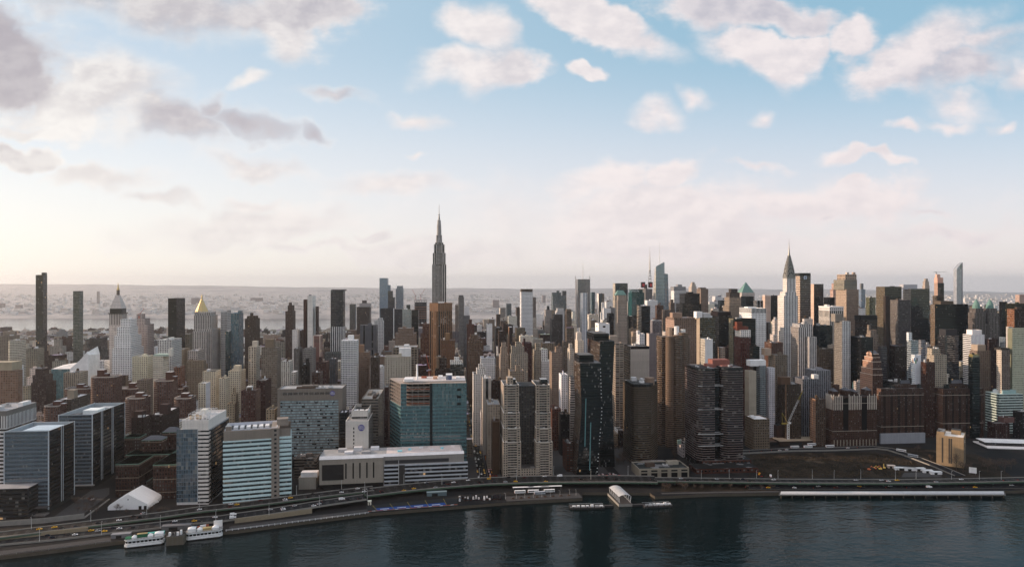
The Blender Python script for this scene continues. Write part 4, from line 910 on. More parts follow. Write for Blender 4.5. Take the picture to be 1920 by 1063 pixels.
# --- old brick hospital with two wings, hip roofed pavilions
h = Hero('brick_hospital', 'old dark red brick hospital with stone bands, two wings and slate hip roofs', 'hospital', 786, 216, 331, 800, 110, 'old brick hospital', occ=False)
OCC.append((h.Y, 216, 331, 862))
bb = K('brick', c=(.085, .045, .036), fl=4.0, bay=3.0, fw=.4, fh=.55, bl=.2)
def wing(name, p0, p1, py, du, d):
    x0, x1 = h.X(p0, du), h.X(p1, du); z = h.Z(py, (p0 + p1) / 2, du)
    b = MB(); b.prism(rect(x0, x1, du, du + d), 0, z, bb, None)
    ringslabs(b, rect(x0, x1, du, du + d), 7, z, (z - 8) / 2.1, .8, .35, col(.2, .165, .13)); ringslabs(b, rect(x0, x1, du, du + d), z - .9, z - .5, 5, .9, .5, col(.14, .24, .19))
    b.face([(x, y, z) for x, y in rect(x0, x1, du, du + d)], 'roof', col(.06, .055, .05)); h.part(name, b)
    return x0, x1, z
wing('wing', 287, 330, 869, 0, 52); wing('wing', 217, 260, 868, 12, 46); wing('central_block', 236, 320, 850, 52, 22)
wing('rear_block', 233, 261, 818, 84, 20)
for p0, p1, py, ap, du in ((266, 303, 823, 815, 66), (305, 331, 808, 799, 94)):
    x0, x1, z = wing('pavilion', p0, p1, py, du, 16)
    b = MB(); zt = h.Z(ap, (p0 + p1) / 2, du + 8); xm = (x0 + x1) / 2; m = (x1 - x0) * .22
    P4 = [(x0 - .6, du - .6, z), (x1 + .6, du - .6, z), (x1 + .6, du + 16.6, z), (x0 - .6, du + 16.6, z)]; T4 = [(xm - m, du + 6, zt), (xm + m, du + 6, zt), (xm + m, du + 10, zt), (xm - m, du + 10, zt)]
    for i in range(4): b.face([P4[i], P4[(i + 1) % 4], T4[(i + 1) % 4], T4[i]], 'slate')
    b.face(T4, 'slate'); h.part('hip_roof', b)
b = MB(); x0, x1 = h.X(247, 40), h.X(283, 40); b.prism(rect(x0, x1, 30, 52), 0, 11, K(bb, c=(.2, .165, .13)), col(.12, .2, .16)); h.part('entrance_pavilion', b)
# --- brown slabs behind the hospital
apt('dark brown housing slab with chimney boxes behind the old brick hospital', 925, 246, 284, 781, 26, K('dkbrick', c=(.07, .042, .036)), pents=((250, 266, 770, 4, 12, (.09, .05, .04)),), n=2)
apt('long dark brown housing slab with snowy roof and square stack house', 960, 284, 304, 776, back(960, 304, 335), K('dkbrick', c=(.065, .045, .04), fh=.4), pents=((299, 314, 757, 10, 12, (.09, .05, .045)),), n=3, roof=(.4, .4, .41), ref='long brown housing slab')

# --- white concrete tower with a glass front
h = Hero('concrete_tower', 'white concrete hospital tower with blue glass front panel and busy rooftop plant', 'tower', 762, 331, 391, 786, 69, 'white concrete tower')
w = h.hw; Zt = h.Z(786); xg = h.X(371); xc = h.X(341)
cc = K('blank', c=(.52, .49, .46)); b = MB()
b.prism(rect(xg, w, 0, 69), 0, Zt - 10, K('band', c=(.50, .47, .44), fl=4.3, fh=.4, fw=1, g=(.02, .02, .022)), None)
b.prism(rect(-w, xg, .8, 69), 0, h.Z(806), cc, col(.3, .3, .3)); h.part('walls', b)
b = MB(); b.prism(rect(xc, w - .2, .3, 60), Zt - 10.5, Zt, cc, None); I, zr = rrect(b, xc, w - .2, .3, 60, Zt, (.4, .4, .4), cc, 2.0); b.face([(x, y, zr) for x, y in I], 'roof', col(.42, .42, .42)); h.part('crown_block', b)
b = MB(); b.wall((-w, 0), (xg - .6, 0), 3, h.Z(803), K('glass', w=(.20, .23, .26), s=(.15, .2, .24), g=(.075, .115, .15), bay=2.4, fl=4.3, fw=.93, fh=.86, bl=.3, re=.8))
b.wall((-w, .8), (-w, 0), 3, h.Z(803), cc); b.box(xg - .6, xg + .1, -.3, 1, 3, h.Z(803), col(.3, .32, .34)); h.part('glass_front', b)
b = MB(); b.wall((w + .4, 6), (w + .4, 69), 2, Zt - 12, K('glass', w=(.06, .07, .08), s=(.05, .06, .07), g=(.02, .025, .03), bay=2, fl=4.3, re=.7)); b.face([(w - .1, 6, Zt - 12), (w + .4, 6, Zt - 12), (w + .4, 69, Zt - 12), (w - .1, 69, Zt - 12)], 'plain', col(.4, .45, .5))
h.part('glass_flank', b)
for i in range(5):
    x = xc + 6 + i * 4.2; y = 12 + (i % 2) * 5; b = MB()
    b.lathe(x, y, [(2.0, zr + 1), (2.0, zr + 4.5), (1.4, zr + 5)], 12, col(.42, .34, .25) if i < 3 else col(.5)); b.bar((x, y, zr), (x, y, zr + 1), 1.2, col(.2)); h.part('cooling_tower', b)
b = MB()
for x in np.linspace(xc + 4, w - 5, 6):
    for y in (8, 20, 32, 44): b.bar((x, y, zr), (x, y, zr + 7), .22, col(.5))
for z in (zr + 3.5, zr + 7):
    for y in (8, 20, 32, 44): b.bar((xc + 4, y, z), (w - 5, y, z), .2, col(.55))
    for x in np.linspace(xc + 4, w - 5, 6): b.bar((x, 8, z), (x, 44, z), .2, col(.45))
h.part('roof_frame', b)
b = MB(); b.box(h.X(380, 50), h.X(389, 50), 44, 54, zr, zr + 5, col(.5, .48, .4)); h.part('penthouse', b)

# --- teal banded hospital pavilion facing the river bend
h = Hero('hospital_pavilion', 'teal and white banded hospital pavilion with tan masonry spine beside the highway', 'hospital', 760, 421, 545, 803, 44, 'teal banded pavilion', rot=12)
w = h.hw; Zt = h.Z(822); Zm = h.Z(803); ms = K('blank', c=(.26, .225, .195), fl=5); tl = K('band', c=(.40, .52, .53), s=(.40, .52, .53), g=(.035, .065, .07), fl=4.6, fh=.46, bay=2, bl=.12, re=.6)
xs0, xs1 = w * .40, w * .64
b = MB(); b.prism(rect(xs0, xs1, -.6, 44), 0, Zm, K(ms, fw=.3, fh=.45, bay=10, fl=4.6, g=(.03, .04, .045)), ms); b.prism(rect(-w + 1, w - 1, 3, 44), 0, Zm - 1.2, ms, None)
b.prism(rect(-w + .4, xs0, .2, 3), Zt, Zm - .5, K('blank', c=(.27, .235, .2)), ms); h.part('masonry_walls', b)
b = MB(); b.prism(rect(-w, xs0, 0, 3.2), 3.5, Zt, tl, col(.4, .45, .47)); b.prism(rect(xs1, w, 1.5, 40), 3.5, Zt + 1, tl, col(.35, .42, .43)); h.part('glazed_bays', b)
b = MB(); ringslabs(b, rect(-w, xs0, 0, 3), 3.3, Zt, 4.6, 1.5, .22, col(.42, .53, .54)); ringslabs(b, rect(xs1, w, 1.5, 40), 3.3, Zt, 4.6, 1.5, .22, col(.40, .51, .52)); h.part('floor_bands', b, kind='stuff')
b = MB(); I, zr = rrect(b, -w + 1, xs0 + 6, 4, 43, Zm + .3, (.2, .2, .2), col(.46, .48, .54), 3.0, .6); b.face([(x, y, zr) for x, y in I], 'roof', col(.1, .1, .1))
b.prism(rect(-w + 1, xs0 + 6, 4, 43), Zm - 3.5, Zm + .3, K('blank', c=(.40, .42, .47)), None); h.part('roof_screen', b)
for k in range(6):
    b = MB(); x = -w + 9 + k * 6.5; b.box(x, x + 4.2, 16, 28, zr, zr + 2.8, col(.5)); h.part('air_handler', b)
b = MB(); b.box(xs1 - 3, xs1 + 9, 16, 28, Zm - 1, Zm + 6.5, ms); h.part('lift_tower', b)
b = MB(); b.face([(-w + 2, 3, Zm + 4), (-w + 8, 3, Zm + 4), (-w + 5, 3, Zm + 7)], 'plain', col(.55)); b.prism([(-w + 2, 3), (-w + 8, 3), (-w + 8, 8), (-w + 2, 8)], Zm - 1, Zm + 3.9, ms, ms); b.bar((-w + 2, 2.9, Zm + 4), (-w + 5, 2.9, Zm + 7), .4, col(.7)); b.bar((-w + 8, 2.9, Zm + 4), (-w + 5, 2.9, Zm + 7), .4, col(.7)); h.part('gabled_vent', b)

# --- long low hospital block by the highway
h = Hero('hospital_block', 'long low tan and grey banded hospital block lying along the highway', 'hospital', 806, 600, 874, 855, 46, 'long low hospital block', rot=3.5)
w = h.hw; Zt = h.Z(855); xm = h.X(719); tb = K('blank', c=(.30, .265, .225), fl=4, bay=4)
b = MB(); b.prism(rect(-w, xm, 0, 46), 6, Zt, tb, None); b.prism(rect(-w + 3, xm, 4, 44), 0, 6, K('blank', c=(.05, .045, .045)), None)
b.prism(rect(xm, w - 2, 1.5, 46), 0, Zt + .5, K('blank', c=(.28, .26, .24)), None); h.part('walls', b)
b = MB(); b.box(h.X(605), h.X(645), -.35, .2, 11, Zt - 6, col(.055, .05, .048)); h.part('louvre_panel', b)
for px in (648, 661.5, 674, 687, 699.5):
    b = MB(); b.box(h.X(px), h.X(px) + 1.5, -.3, .2, 12, Zt - 5, col(.025, .025, .025)); h.part('slot_window', b)
b = MB(); bz = K('band', c=(.30, .31, .33), g=(.025, .03, .03), fl=4.4, fh=.55, bay=2.5)
b.prism(rect(xm + 1, w + 2, -1, 3), 2.5, Zt - 9.5, bz, col(.45)); h.part('banded_front', b)
b = MB(); ringslabs(b, rect(xm + 1, w + 2, -1, 3), 2.4, Zt - 8.5, 4.4, 1.3, .25, col(.36, .38, .41)); h.part('floor_bands', b, kind='stuff')
b = MB(); b.box(h.X(748), h.X(759), -1.6, 0, 2.5, Zt - 9.3, col(.08, .075, .07)); b.box(h.X(747), h.X(748), -1.8, 0, 2, Zt - 4, col(.4)); h.part('stair_recess', b)
b = MB(); b.box(h.X(722), h.X(842), 1.1, 1.6, Zt - 8, Zt - 4, col(.075, .075, .08)); h.part('louvre_panel', b)
b = MB(); b.face([(-w - .3, -.3, Zt), (xm, -.3, Zt), (xm, 6, Zt + 2.6), (-w - .3, 6, Zt + 2.6)], 'plain', col(.44, .45, .47)); b.face([(xm, 1, Zt + .5), (w - 2, 1, Zt + .5), (w - 2, 6, Zt + 2.8), (xm, 6, Zt + 2.8)], 'plain', col(.44, .45, .47))
b.prism(rect(-w, w - 2, 6, 46), Zt - .2, Zt + .6, col(.3), col(.3)); b.face([(-w, 46, Zt + .6), (-w, 6, Zt + .6), (-w, 6, Zt + 2.6)], 'plain', col(.4)); h.part('eaves', b)
b = MB(); b.face([(x, y, Zt + .75) for x, y in rect(xm + 3, w - 4, 7, 45)], 'roof', col(.5, .44, .42)); h.part('roof', b)
for k, (x, y, c) in enumerate(((-40, 20, .5), (-48, 30, .35), (-30, 32, .45), (-20, 18, .3), (-10, 34, .5))):
    b = MB(); b.box(x - 18, x - 8, y, y + 8, Zt + .6, Zt + 3 + k % 3, col(c, c, c * 1.03)); h.part('air_handler', b)
for k in range(6):
    b = MB(); x = xm + 16 + k * 13; b.box(x, x + R.uniform(3, 6), 20 + (k % 3) * 7, 24 + (k % 3) * 7, Zt + .75, Zt + 2.4, col(*R.choice([(.25, .5, .55), (.55, .5, .5), (.5, .4, .1), (.5, .5, .5)]))); h.part('roof_plant', b)
off('low tan stair block with white cube on top beside the long hospital block', 806, 560, 597, 893, 16, tb, pents=((564, 595, 884, 2, 10, (.52, .5, .5)),), n=0, roof=(.4, .4, .4))
off('low grey link building joining the hospital pavilions', 850, 552, 600, 858, 24, K('band', c=(.14, .125, .115)), n=3)

# --- pale hospital tower with round purple sign
h = Hero('hospital_tower', 'pale concrete hospital tower carrying a round purple sign near its top', 'tower', 850, 648, 691, 787, 74, 'purple sign tower')
w = h.hw; Zt = h.Z(787); pc = K('blank', c=(.45, .425, .395), fl=4); b = MB()
pts = rect(-w, w, 0, 74)
for i in range(4): b.wall(pts[i], pts[(i + 1) % 4], 0, Zt, pc if i == 0 else K('pier', c=(.27, .25, .235), s=(.06, .06, .06), bay=4))
h.part('walls', b); flatroof(h, -w, w, 0, 74, Zt, (.3, .29, .28), pc, n=0)
b = MB(); xs = h.X(663)
for k in range(13): b.box(xs - .5, xs + .9, -.15, .2, 4 + k * (Zt - 10) / 13, 4 + (k + .55) * (Zt - 10) / 13, col(.03))
h.part('window_strip', b)
b = MB(); b.prism(rect(-w * .62, w * .8, 14, 62), Zt - 1, Zt + 10, pc, None); I, zr = rrect(b, -w * .62, w * .8, 14, 62, Zt + 10, (.1, .1, .1), pc, 4.5, .5); b.face([(x, y, zr) for x, y in I], 'roof', col(.05)); b.prism(rect(-w * .6, w * .78, 13.8, 20), Zt, Zt + 2.2, col(.06), None); h.part('penthouse', b)
for k in range(3):
    b = MB(); b.box(-w * .5 + k * 7, -w * .5 + k * 7 + 5, 22, 30, zr, zr + 3, col(.5)); h.part('cooling_unit', b)
def roundsign(h, px, py, r, du):
    x = h.X(px, du); z = h.Z(py, px, du); b = MB()
    ring = [(x + r * math.cos(2 * math.pi * i / 24), du - .5, z + r * math.sin(2 * math.pi * i / 24)) for i in range(24)]
    b.face(ring, 'purple_sign')
    for i in range(24):
        p, q = ring[i], ring[(i + 1) % 24]; b.face([q, p, (p[0], du, p[2]), (q[0], du, q[2])], 'purple_sign')
    s = h.part('round_sign', b)
    for t, dz, k in (('NYU', .42, .62), ('MEDICAL', 0, .46), ('CENTER', -.42, .46)):
        textpart(s, t, x, du - .6, z + dz * r, r * k, 'white_paint')
roundsign(h, 677.5, 800, 3.9, 0)
# --- wide hospital slab
h = Hero('hospital_slab', 'wide hospital slab of blue grey window rows framed in tan stone', 'hospital', 905, 520, 642, 727, 36, 'wide hospital slab')
w = h.hw; Zt = h.Z(727); fs = K('blank', c=(.22, .195, .17), fl=5); b = MB()
b.prism(rect(-w, w, .8, 36), 0, Zt, K('blank', c=(.215, .19, .17), fl=4), None); b.box(-w, -w + 3.5, 0, .8, 12, Zt, fs, 'facade'); b.box(w - 5, w, 0, .8, 12, Zt, fs, 'facade'); b.box(-w + 3.5, w - 5, 0, .8, Zt - 15, Zt, fs, 'facade'); h.part('walls', b)
b = MB(); b.wall((-w + 3.5, .4), (w - 5, .4), 13, Zt - 15, K('glass', w=(.24, .28, .29), s=(.17, .165, .16), g=(.24, .32, .34), bay=2.1, fl=3.5, fw=.96, fh=.60, bl=.0, re=.5)); h.part('window_rows', b)
b = MB()
for k in range(22):
    for f in range(15):
        if R.random() < .17:
            x = -w + 4 + k * (2 * w - 9.5) / 22; z = 13.7 + f * 3.5 * ((Zt - 28) / 52.5); b.box(x, x + R.choice((2, 3.9)), .15, .38, z, z + 1.9, col(.025, .028, .03))
h.part('open_windows', b, kind='stuff')
b = MB(); b.wall((-w + 6, .0), (w - 9, .0), Zt - 8, Zt - 4.5, K('glass', w=(.4, .4, .4), s=(.4, .4, .4), g=(.1, .15, .17), bay=7, fl=3.5, fw=.8, fh=.9)); h.part('top_windows', b)
b = MB(); b.prism(rect(-w - 6, w + 8, -6, 20), 0, 12, K('pier', c=(.1, .1, .1), s=(.03, .03, .03), bay=8, fl=6), col(.08)); h.part('podium', b)
flatroof(h, -w, w, 0, 36, Zt, (.3, .3, .3), fs, n=6)
roundsign(h, 623.5, 735.5, 3.3, 0)
off('dark glass stair block with pale roof against the wide hospital slab', 880, 636, 654, 772, 22, K('dark', w=(.03, .03, .032)), n=1, roof=(.4, .4, .42))
off('grey brown hospital block with white roof plant behind the purple sign tower', 905, 678, 709, 746, back(905, 709, 720), K('band', c=(.2, .175, .15), fl=3.8, fh=.4), n=5, roof=(.3, .28, .25), ref='white plant hospital block')
# --- teal glass hospital tower, still open steel at its top corner
h = Hero('hospital_tower', 'teal glass hospital tower under construction with open steel floors at its top corner', 'tower', 868, 751, 875, 717, 60, 'unfinished teal tower')
w = h.hw; Zt = h.Z(717); xl = h.X(731, 48)
tg = K('glass', w=(.17, .29, .305), s=(.10, .19, .205), g=(.045, .10, .112), bay=1.7, fl=4.5, fw=.9, fh=.55, bl=.1, re=.7)
fl_ = 4.5; Zo = Zt - 5 * fl_ - 1; xo0, xo1 = h.X(762), h.X(806)
b = MB()
b.wall((-w, 0), (w, 0), 0, Zo - fl_, tg); b.wall((-w, 0), (xo0, 0), Zo - fl_, Zt, tg); b.wall((xo1, 0), (w, 0), Zo - fl_, Zt, K(tg, fh=.85, w=(.19, .31, .32), s=(.11, .2, .21), g=(.06, .135, .145)))
b.wall((w, 0), (w, 60), 0, Zt, K(tg, g=(.015, .04, .045))); b.wall((w, 60), (xl, 60), 0, Zt, tg)
b.wall((xl, 48), (-w, 0), 0, Zo - fl_, tg); b.wall((xl, 60), (xl, 48), 0, Zt, tg); h.part('walls', b)
b = MB(); b.prism(rect(xo0 - 8, xo1 + 4, 12, 50), Zo - 8, Zt - 1, col(.05, .05, .05), None, 'plain'); h.part('inner_core', b)
b = MB()
for k in range(7):
    z = Zo - fl_ + k * fl_ + (.2 if k else 0)
    if z > Zt + .5: break
    b.prism([(-w + .1, .05), (w - .5, .3), (w - .5, 59), (xl + .3, 59), (xl + .3, 48)], z, z + .55, col(.34, .29, .25), col(.33, .27, .23)); b.face([(-w + .1, .05, z), (xl + .3, 48, z), (xl + .3, 59, z), (w - .5, 59, z), (w - .5, .3, z)], 'plain', col(.2, .18, .17))
h.part('floor_decks', b)
b = MB(); sc_ = col(.42, .36, .31)
for i in range(7):
    t = i / 6; b.bar((-w + (xl + w) * t, 48 * t, Zo - fl_), (-w + (xl + w) * t, 48 * t, Zt), .38, sc_)
for i in range(5): x = xo0 + (xo1 - xo0) * i / 4; b.bar((x, .25, Zo - fl_), (x, .25, Zt), .35, col(.30, .28, .26))
for i in range(2): x = xo0 + 2 + 12 * i; b.bar((x, .2, Zt - 4), (x + 6, .2, Zt - 9), .25, sc_); b.bar((x + 12, .2, Zt - 4), (x + 6, .2, Zt - 9), .25, sc_)
h.part('steel_frame', b)
b = MB()
for k in range(1, 4): b.box(xo0, xo1, .1, .3, Zo - fl_ + k * 2 * fl_ - 6.6, Zo - fl_ + k * 2 * fl_ - 5.5, col(.33, .12, .07))
h.part('orange_netting', b)
b = MB(); b.box(h.X(806), h.X(811), -.15, .5, 0, Zt, col(.03, .04, .045)); h.part('recess_strip', b)
b = MB(); b.box(-w + 2, w - 1, 14, 58, Zt + .4, Zt + 1.0, col(.46, .42, .4)); h.part('roof', b)
for (q0, q1, y0, y1, hh, c) in ((758, 774, 8, 24, 3.6, (.6, .6, .6)), (836, 847, 22, 32, 5.5, (.05, .13, .42)), (836, 848, 22, 34, 7, (.6, .6, .62)), (812, 820, 30, 40, 3, (.5, .3, .2)), (790, 800, 40, 46, 2, (.4, .12, .07)), (822, 830, 40, 50, 2.6, (.6, .58, .55)), (855, 862, 30, 42, 2.2, (.55, .55, .55))):
    b = MB(); b.box(h.X(q0, y0), h.X(q1, y0), y0, y1, Zt + 1, Zt + 1 + hh, col(*c)); h.part('roof_plant', b)
b = MB(); x = h.X(782, 30); b.lathe(x, 30, [(1.3, Zt), (1.2, h.Z(682, 782, 30)), (0, h.Z(681, 782, 30))], 12, col(.62, .62, .64)); h.part('flue_stack', b)
for i in range(3):
    b = MB(); b.box(h.X(857), h.X(864), -.2, .1, Zt - 10 - i * 9, Zt - 7 - i * 9, col(.02)); h.part('plant_opening', b)

# --- twin terraced beige apartment tower
h = Hero('terraced_apartment_tower', 'beige twin-winged apartment tower with balconies stepping back in terraces', 'apartment building', 825, 943, 1036, 720, 60, 'terraced twins')
be = K('tan', c=(.335, .28, .225), bay=3.3, fl=3.0, fw=.5, fh=.48, bl=.35); bal = K('balc', c=(.2, .17, .14), s=(.2, .17, .14), g=(.035, .045, .05), bay=3.4, fl=3.0, fw=.8, fh=.6, bl=.3); bs = K(be, c=(.36, .30, .245), fw=.6, fl=3.0)
for (a0, a1) in ((943.5, 977), (1005, 1036)):
    steps = [(0, 827, 0), (5, 801, 1), (10, 772, 2), (15, 720, 3)]
    zb = 0
    for du, py, k in steps:
        x0, x1 = h.X(a0, 0) + .6 * k, h.X(a1, 0) - .3 * k
        zt = h.Z(py, (a0 + a1) / 2, du); xm0, xm1 = x0 + (x1 - x0) * .25, x1 - (x1 - x0) * .22
        b = MB(); q = rect(x0, x1, du, 58)
        b.wall(q[0], (xm0, du), zb, zt, be); b.wall((xm1, du), q[1], zb, zt, be); b.wall((xm0, du + 1.2), (xm1, du + 1.2), zb, zt, bal); b.wall(q[1], q[2], zb, zt, bs); b.wall(q[3], q[0], zb, zt, bs)
        I, zr = rrect(b, x0, x1, du, 58, zt, (.2, .2, .2), col(.5, .46, .42), 1.0, .6); b.face([(x, y, zr) for x, y in I], 'roof', col(.07, .065, .06)); wg = h.part('wing_tier', b)
        b = MB(); z = zb + 3
        while z < zt - 1.5:
            b.box(xm0 + .1, xm1 - .1, du - .1, du + 1.2, z, z + .9, col(.36, .31, .26)); z += 3.0
        b.build('balconies', wg, kind='stuff')
        for _ in range(2):
            b = MB(); x = R.uniform(x0 + 2, x1 - 4); b.box(x, x + 2.5, du + 1.2, du + 3, zr, zr + 1.6, col(R.uniform(.1, .5))); b.build('planter', wg)
        zb = zt - 1
    b = MB(); x0, x1 = h.X(a0 + 8, 30), h.X(a1 - 10, 30); b.box(x0, x1, 28, 42, zb, zb + 6, be, 'facade'); h.part('lift_house', b)
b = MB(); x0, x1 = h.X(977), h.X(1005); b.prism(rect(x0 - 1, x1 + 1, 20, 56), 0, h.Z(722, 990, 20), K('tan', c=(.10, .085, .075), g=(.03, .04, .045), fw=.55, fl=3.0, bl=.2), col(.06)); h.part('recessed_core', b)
b = MB(); b.prism(rect(x0, x1, 1, 20), 0, 12, be, col(.12)); h.part('link_podium', b)
b = MB(); b.prism(rect(h.X(951, 25), h.X(962, 25), 25, 40), zb, zb + 9, be, be); h.part('water_house', b)

# --- bent copper clad twin towers
def copper(label, u, p0, p1, py, dep, pm, bend, ref, mech):
    h = Hero('copper_tower', label, 'tower', u, p0, p1, py, dep, ref)
    w = h.hw; Zt = h.Z(py); Zm = h.Z(pm)
    gf = K('glass', w=(.022, .026, .027), s=(.02, .026, .028), g=(.014, .022, .024), bay=1.6, fl=3.3, fw=.92, fh=.75, bl=.05, re=.2); cs = K('glass', w=(.30, .19, .125), s=(.09, .06, .045), g=(.06, .045, .035), bay=7, fl=3.3, fw=.96, fh=.7, bl=.3)
    A = rect(-w + bend[0], w + bend[0], 0, dep); M = rect(-w + bend[1], w + bend[1], 0, dep); T_ = rect(-w + bend[2], w + bend[2], 0, dep)
    b = MB(); c = MB()
    for i in range(4):
        j = (i + 1) % 4; t = (c if i == 3 else b); s = cs if i == 3 else gf
        t.wall(A[i], A[j], 0, Zm, s, (*M[i], Zm), (*M[j], Zm)); t.wall(M[i], M[j], Zm, Zt, s, (*T_[i], Zt), (*T_[j], Zt))
    h.part('glass_walls', b); h.part('copper_flank', c)
    b = MB(); x0, x1 = -w + bend[2], w + bend[2]; b.face([(x, y, Zt) for x, y in T_], 'roof', col(.1)); h.part('roof', b)
    a0, a1, my, du, c_ = mech; b = MB(); b.prism(rect(h.X(a0, du), h.X(a1, du), du, dep - 4), Zt, h.Z(my, (a0 + a1) / 2, du), K('dark'), col(*c_)); h.part('plant_house', b)
    return h, w, Zt, Zm
h, w, Zt, Zm = copper('shorter bent copper and black glass tower kinked at mid height', 823, 1088, 1128, 679, back(823, 1090, 1078), 772, (-5, 1.5, -.5), 'shorter copper tower', (1086, 1113, 664, 8, (.16, .16, .16)))
b = MB()
for k, z in enumerate(np.linspace(6, Zt - 8, 30)):
    f = (-5 + 6.5 * z / Zm) if z < Zm else (1.5 - 2 * (z - Zm) / (Zt - Zm)); x = w - 1.2 + f
    if R.random() < .75: b.box(x - .5, x + .5, -.12, .1, z, z + 1.1, col(.7, .7, .66))
h.part('light_strip', b, kind='stuff')
for px0, y0, y1 in ((1098, 745, 835), (1107, 790, 880)):
    b = MB(); z1, z0 = h.Z(y0), h.Z(y1); x = h.X(px0); b.face([(x - 1.5, -.14, z0), (x - .3, -.14, z0), (x + 1.0, -.14, z1), (x - .2, -.14, z1)], 'plain', col(.12, .26, .27)); h.part('glazed_slot', b)
copper('taller dark glass copper tower rising behind the shorter bent one', 866, 1123, 1150, 638, back(866, 1123, 1105.5), 740, (2, -1.5, 1.5), 'taller copper tower', (1114, 1142, 624, 6, (.14, .135, .13)))

# --- curved brown apartment tower
h = Hero('curved_apartment_tower', 'curved brown banded apartment tower with round penthouse above the river garage', 'apartment building', 872, 1187, 1248, 724, 50, 'curved brown tower')
w = h.hw; Zt = h.Z(724); bw = K('band', c=(.12, .09, .065), g=(.018, .018, .018), fl=2.95, fh=.52, bay=3)
pts = [(-w, 8), (-w + 2, 3), (-w + 7, 0), (-w * .15, 0), (w * .15, 3), (w, 34), (w, 50), (-w, 50)]
b = MB(); b.prism(pts, 0, Zt, bw, None); h.part('walls', b)
b = MB(); ringslabs(b, pts, 2.2, Zt, 2.95, 1.1, .5, col(.16, .12, .085)); h.part('balcony_bands', b, kind='stuff')
b = MB(); b.prism([(x * .96, 1 + y * .96) for x, y in pts], Zt, Zt + 3.5, col(.05), col(.08)); h.part('roof', b)
b = MB(); x = h.X(1219, 18); b.lathe(x, 20, [(6.5, Zt), (6.5, h.Z(706, 1219, 20)), (0, h.Z(706, 1219, 20))], 14, K('blank', c=(.28, .2, .15))); h.part('water_house', b)
clutter(h.root, -w + 3, 4, 8, 40, Zt + 3.5, 3, bw)
h = Hero('garage', 'low tan concrete ventilation garage with five dark openings beside the highway', 'garage', 812, 1198, 1292, 878, 34, 'river garage')
w = h.hw; Zt = h.Z(876); b = MB(); b.prism(rect(-w, w, 0, 34), 0, Zt, K('blank', c=(.27, .235, .185)), None); h.part('walls', b)
flatroof(h, -w, w, 0, 34, Zt, (.05, .06, .06), col(.3, .27, .22), n=3)
for k in range(5):
    x = -w + (k + .22) * 2 * w / 5; b = MB(); b.box(x, x + 2 * w / 5 * .62, -.12, .3, 0, Zt * .52, col(.012)); b.build('bay_opening', h.root)
    b = MB(); b.box(x, x + 2 * w / 5 * .62, -.12, .3, Zt * .66, Zt * .82, col(.03)); b.build('clerestory', h.root)
b = MB(); b.prism([(-w + 4, 36), (w - 10, 36), (w - 16, 52), (-w + 20, 52)], 0, Zt * .7, K('brick', c=(.15, .09, .065)), col(.22, .19, .18)); h.part('terrace', b)

# --- fluted brown tower of half cylinders
h = Hero('fluted_apartment_tower', 'great brown fluted apartment tower of bundled cylinders with brick bands', 'apartment building', 955, 1243, 1300, 622, 40, 'fluted brown tower')
w = h.hw; fl = K('band', c=(.19, .135, .10), g=(.02, .02, .02), fl=3.0, fh=.5, bay=2.5); r = w / 3.6
for k, (cx, cy_, py) in enumerate(((-w + r, 22, 638), (-w + 2.2 * r, 9, 629), (-w + 3.9 * r, 7, 627), (-w + 5.4 * r, 10, 622), (w - r * .6, 22, 632), (-w + 3.6 * r, 30, 614))):
    b = MB(); zt = h.Z(py, None, cy_); n = 14
    ring = [(cx + r * 1.05 * math.cos(2 * math.pi * i / n), cy_ + r * 1.05 * math.sin(2 * math.pi * i / n)) for i in range(n)]
    b.prism(ring, 0, zt, fl, col(.22, .17, .14)); cyl = h.part('cylinder_bay', b)
    b = MB(); ringslabs(b, ring, 2, zt, 3.0, 1.2, .35, col(.21, .15, .11)); b.build('brick_bands', cyl, kind='stuff')
b = MB(); b.prism(rect(-w + 3, w - 2, 14, 40), 0, h.Z(630, None, 14), fl, col(.15, .12, .1)); h.part('core_block', b)
for px, py, c in ((1257, 612, (.34, .25, .19)), (1267, 610, (.7, .68, .66)), (1281, 616, (.55, .53, .5)), (1264, 619, (.3, .22, .17))):
    b = MB(); x = h.X(px, 20); b.lathe(x, 20 + R.uniform(-4, 6), [(3.6, h.Z(640, px, 20)), (3.6, h.Z(py, px, 20)), (0, h.Z(py, px, 20))], 10, col(*c)); h.part('rooftop_drum', b)

# --- dark striped twin apartment towers on a brick podium
h = Hero('striped_apartment_tower', 'dark red twin apartment tower with pale floor stripes and pink penthouses', 'apartment building', 850, 1308, 1394, 690, 56, 'striped twins')
w = h.hw; st_ = K('band', c=(.05, .03, .03), g=(.014, .012, .013), fl=3.0, fh=.68, bay=3)
for a0, a1, py in ((1309, 1341, 690), (1356, 1394, 688)):
    x0, x1 = h.X(a0), h.X(a1); zt = h.Z(py, (a0 + a1) / 2); c = 6
    pts = [(x0, c), (x0 + c, 0), (x1 - 1, 0), (x1, 2), (x1, 48), (x0, 48)]
    b = MB(); b.prism(pts, 0, zt, st_, None); wg = h.part('tower_wing', b)
    b = MB(); ringslabs(b, pts, 9, zt - 3, 3.0, .6, .4, col(.23, .175, .165)); b.build('floor_stripes', wg, kind='stuff')
    b = MB(); b.prism([(x * 1, y) for x, y in pts], zt, zt + .4, col(.05), col(.07, .05, .05)); b.build('roof', wg)
    for k in range(3):
        b = MB(); x = R.uniform(x0 + 3, x1 - 6); b.box(x, x + 2.5, 8 + k * 6, 10 + k * 6, zt + .4, zt + 2, col(.4)); b.build('roof_vent', wg)
x0, x1 = h.X(1341), h.X(1356); b = MB(); b.prism(rect(x0 - .5, x1 + .5, 10, 46), 0, h.Z(689, 1348, 10), K('dark', w=(.02, .016, .016)), col(.05)); h.part('dark_link', b)
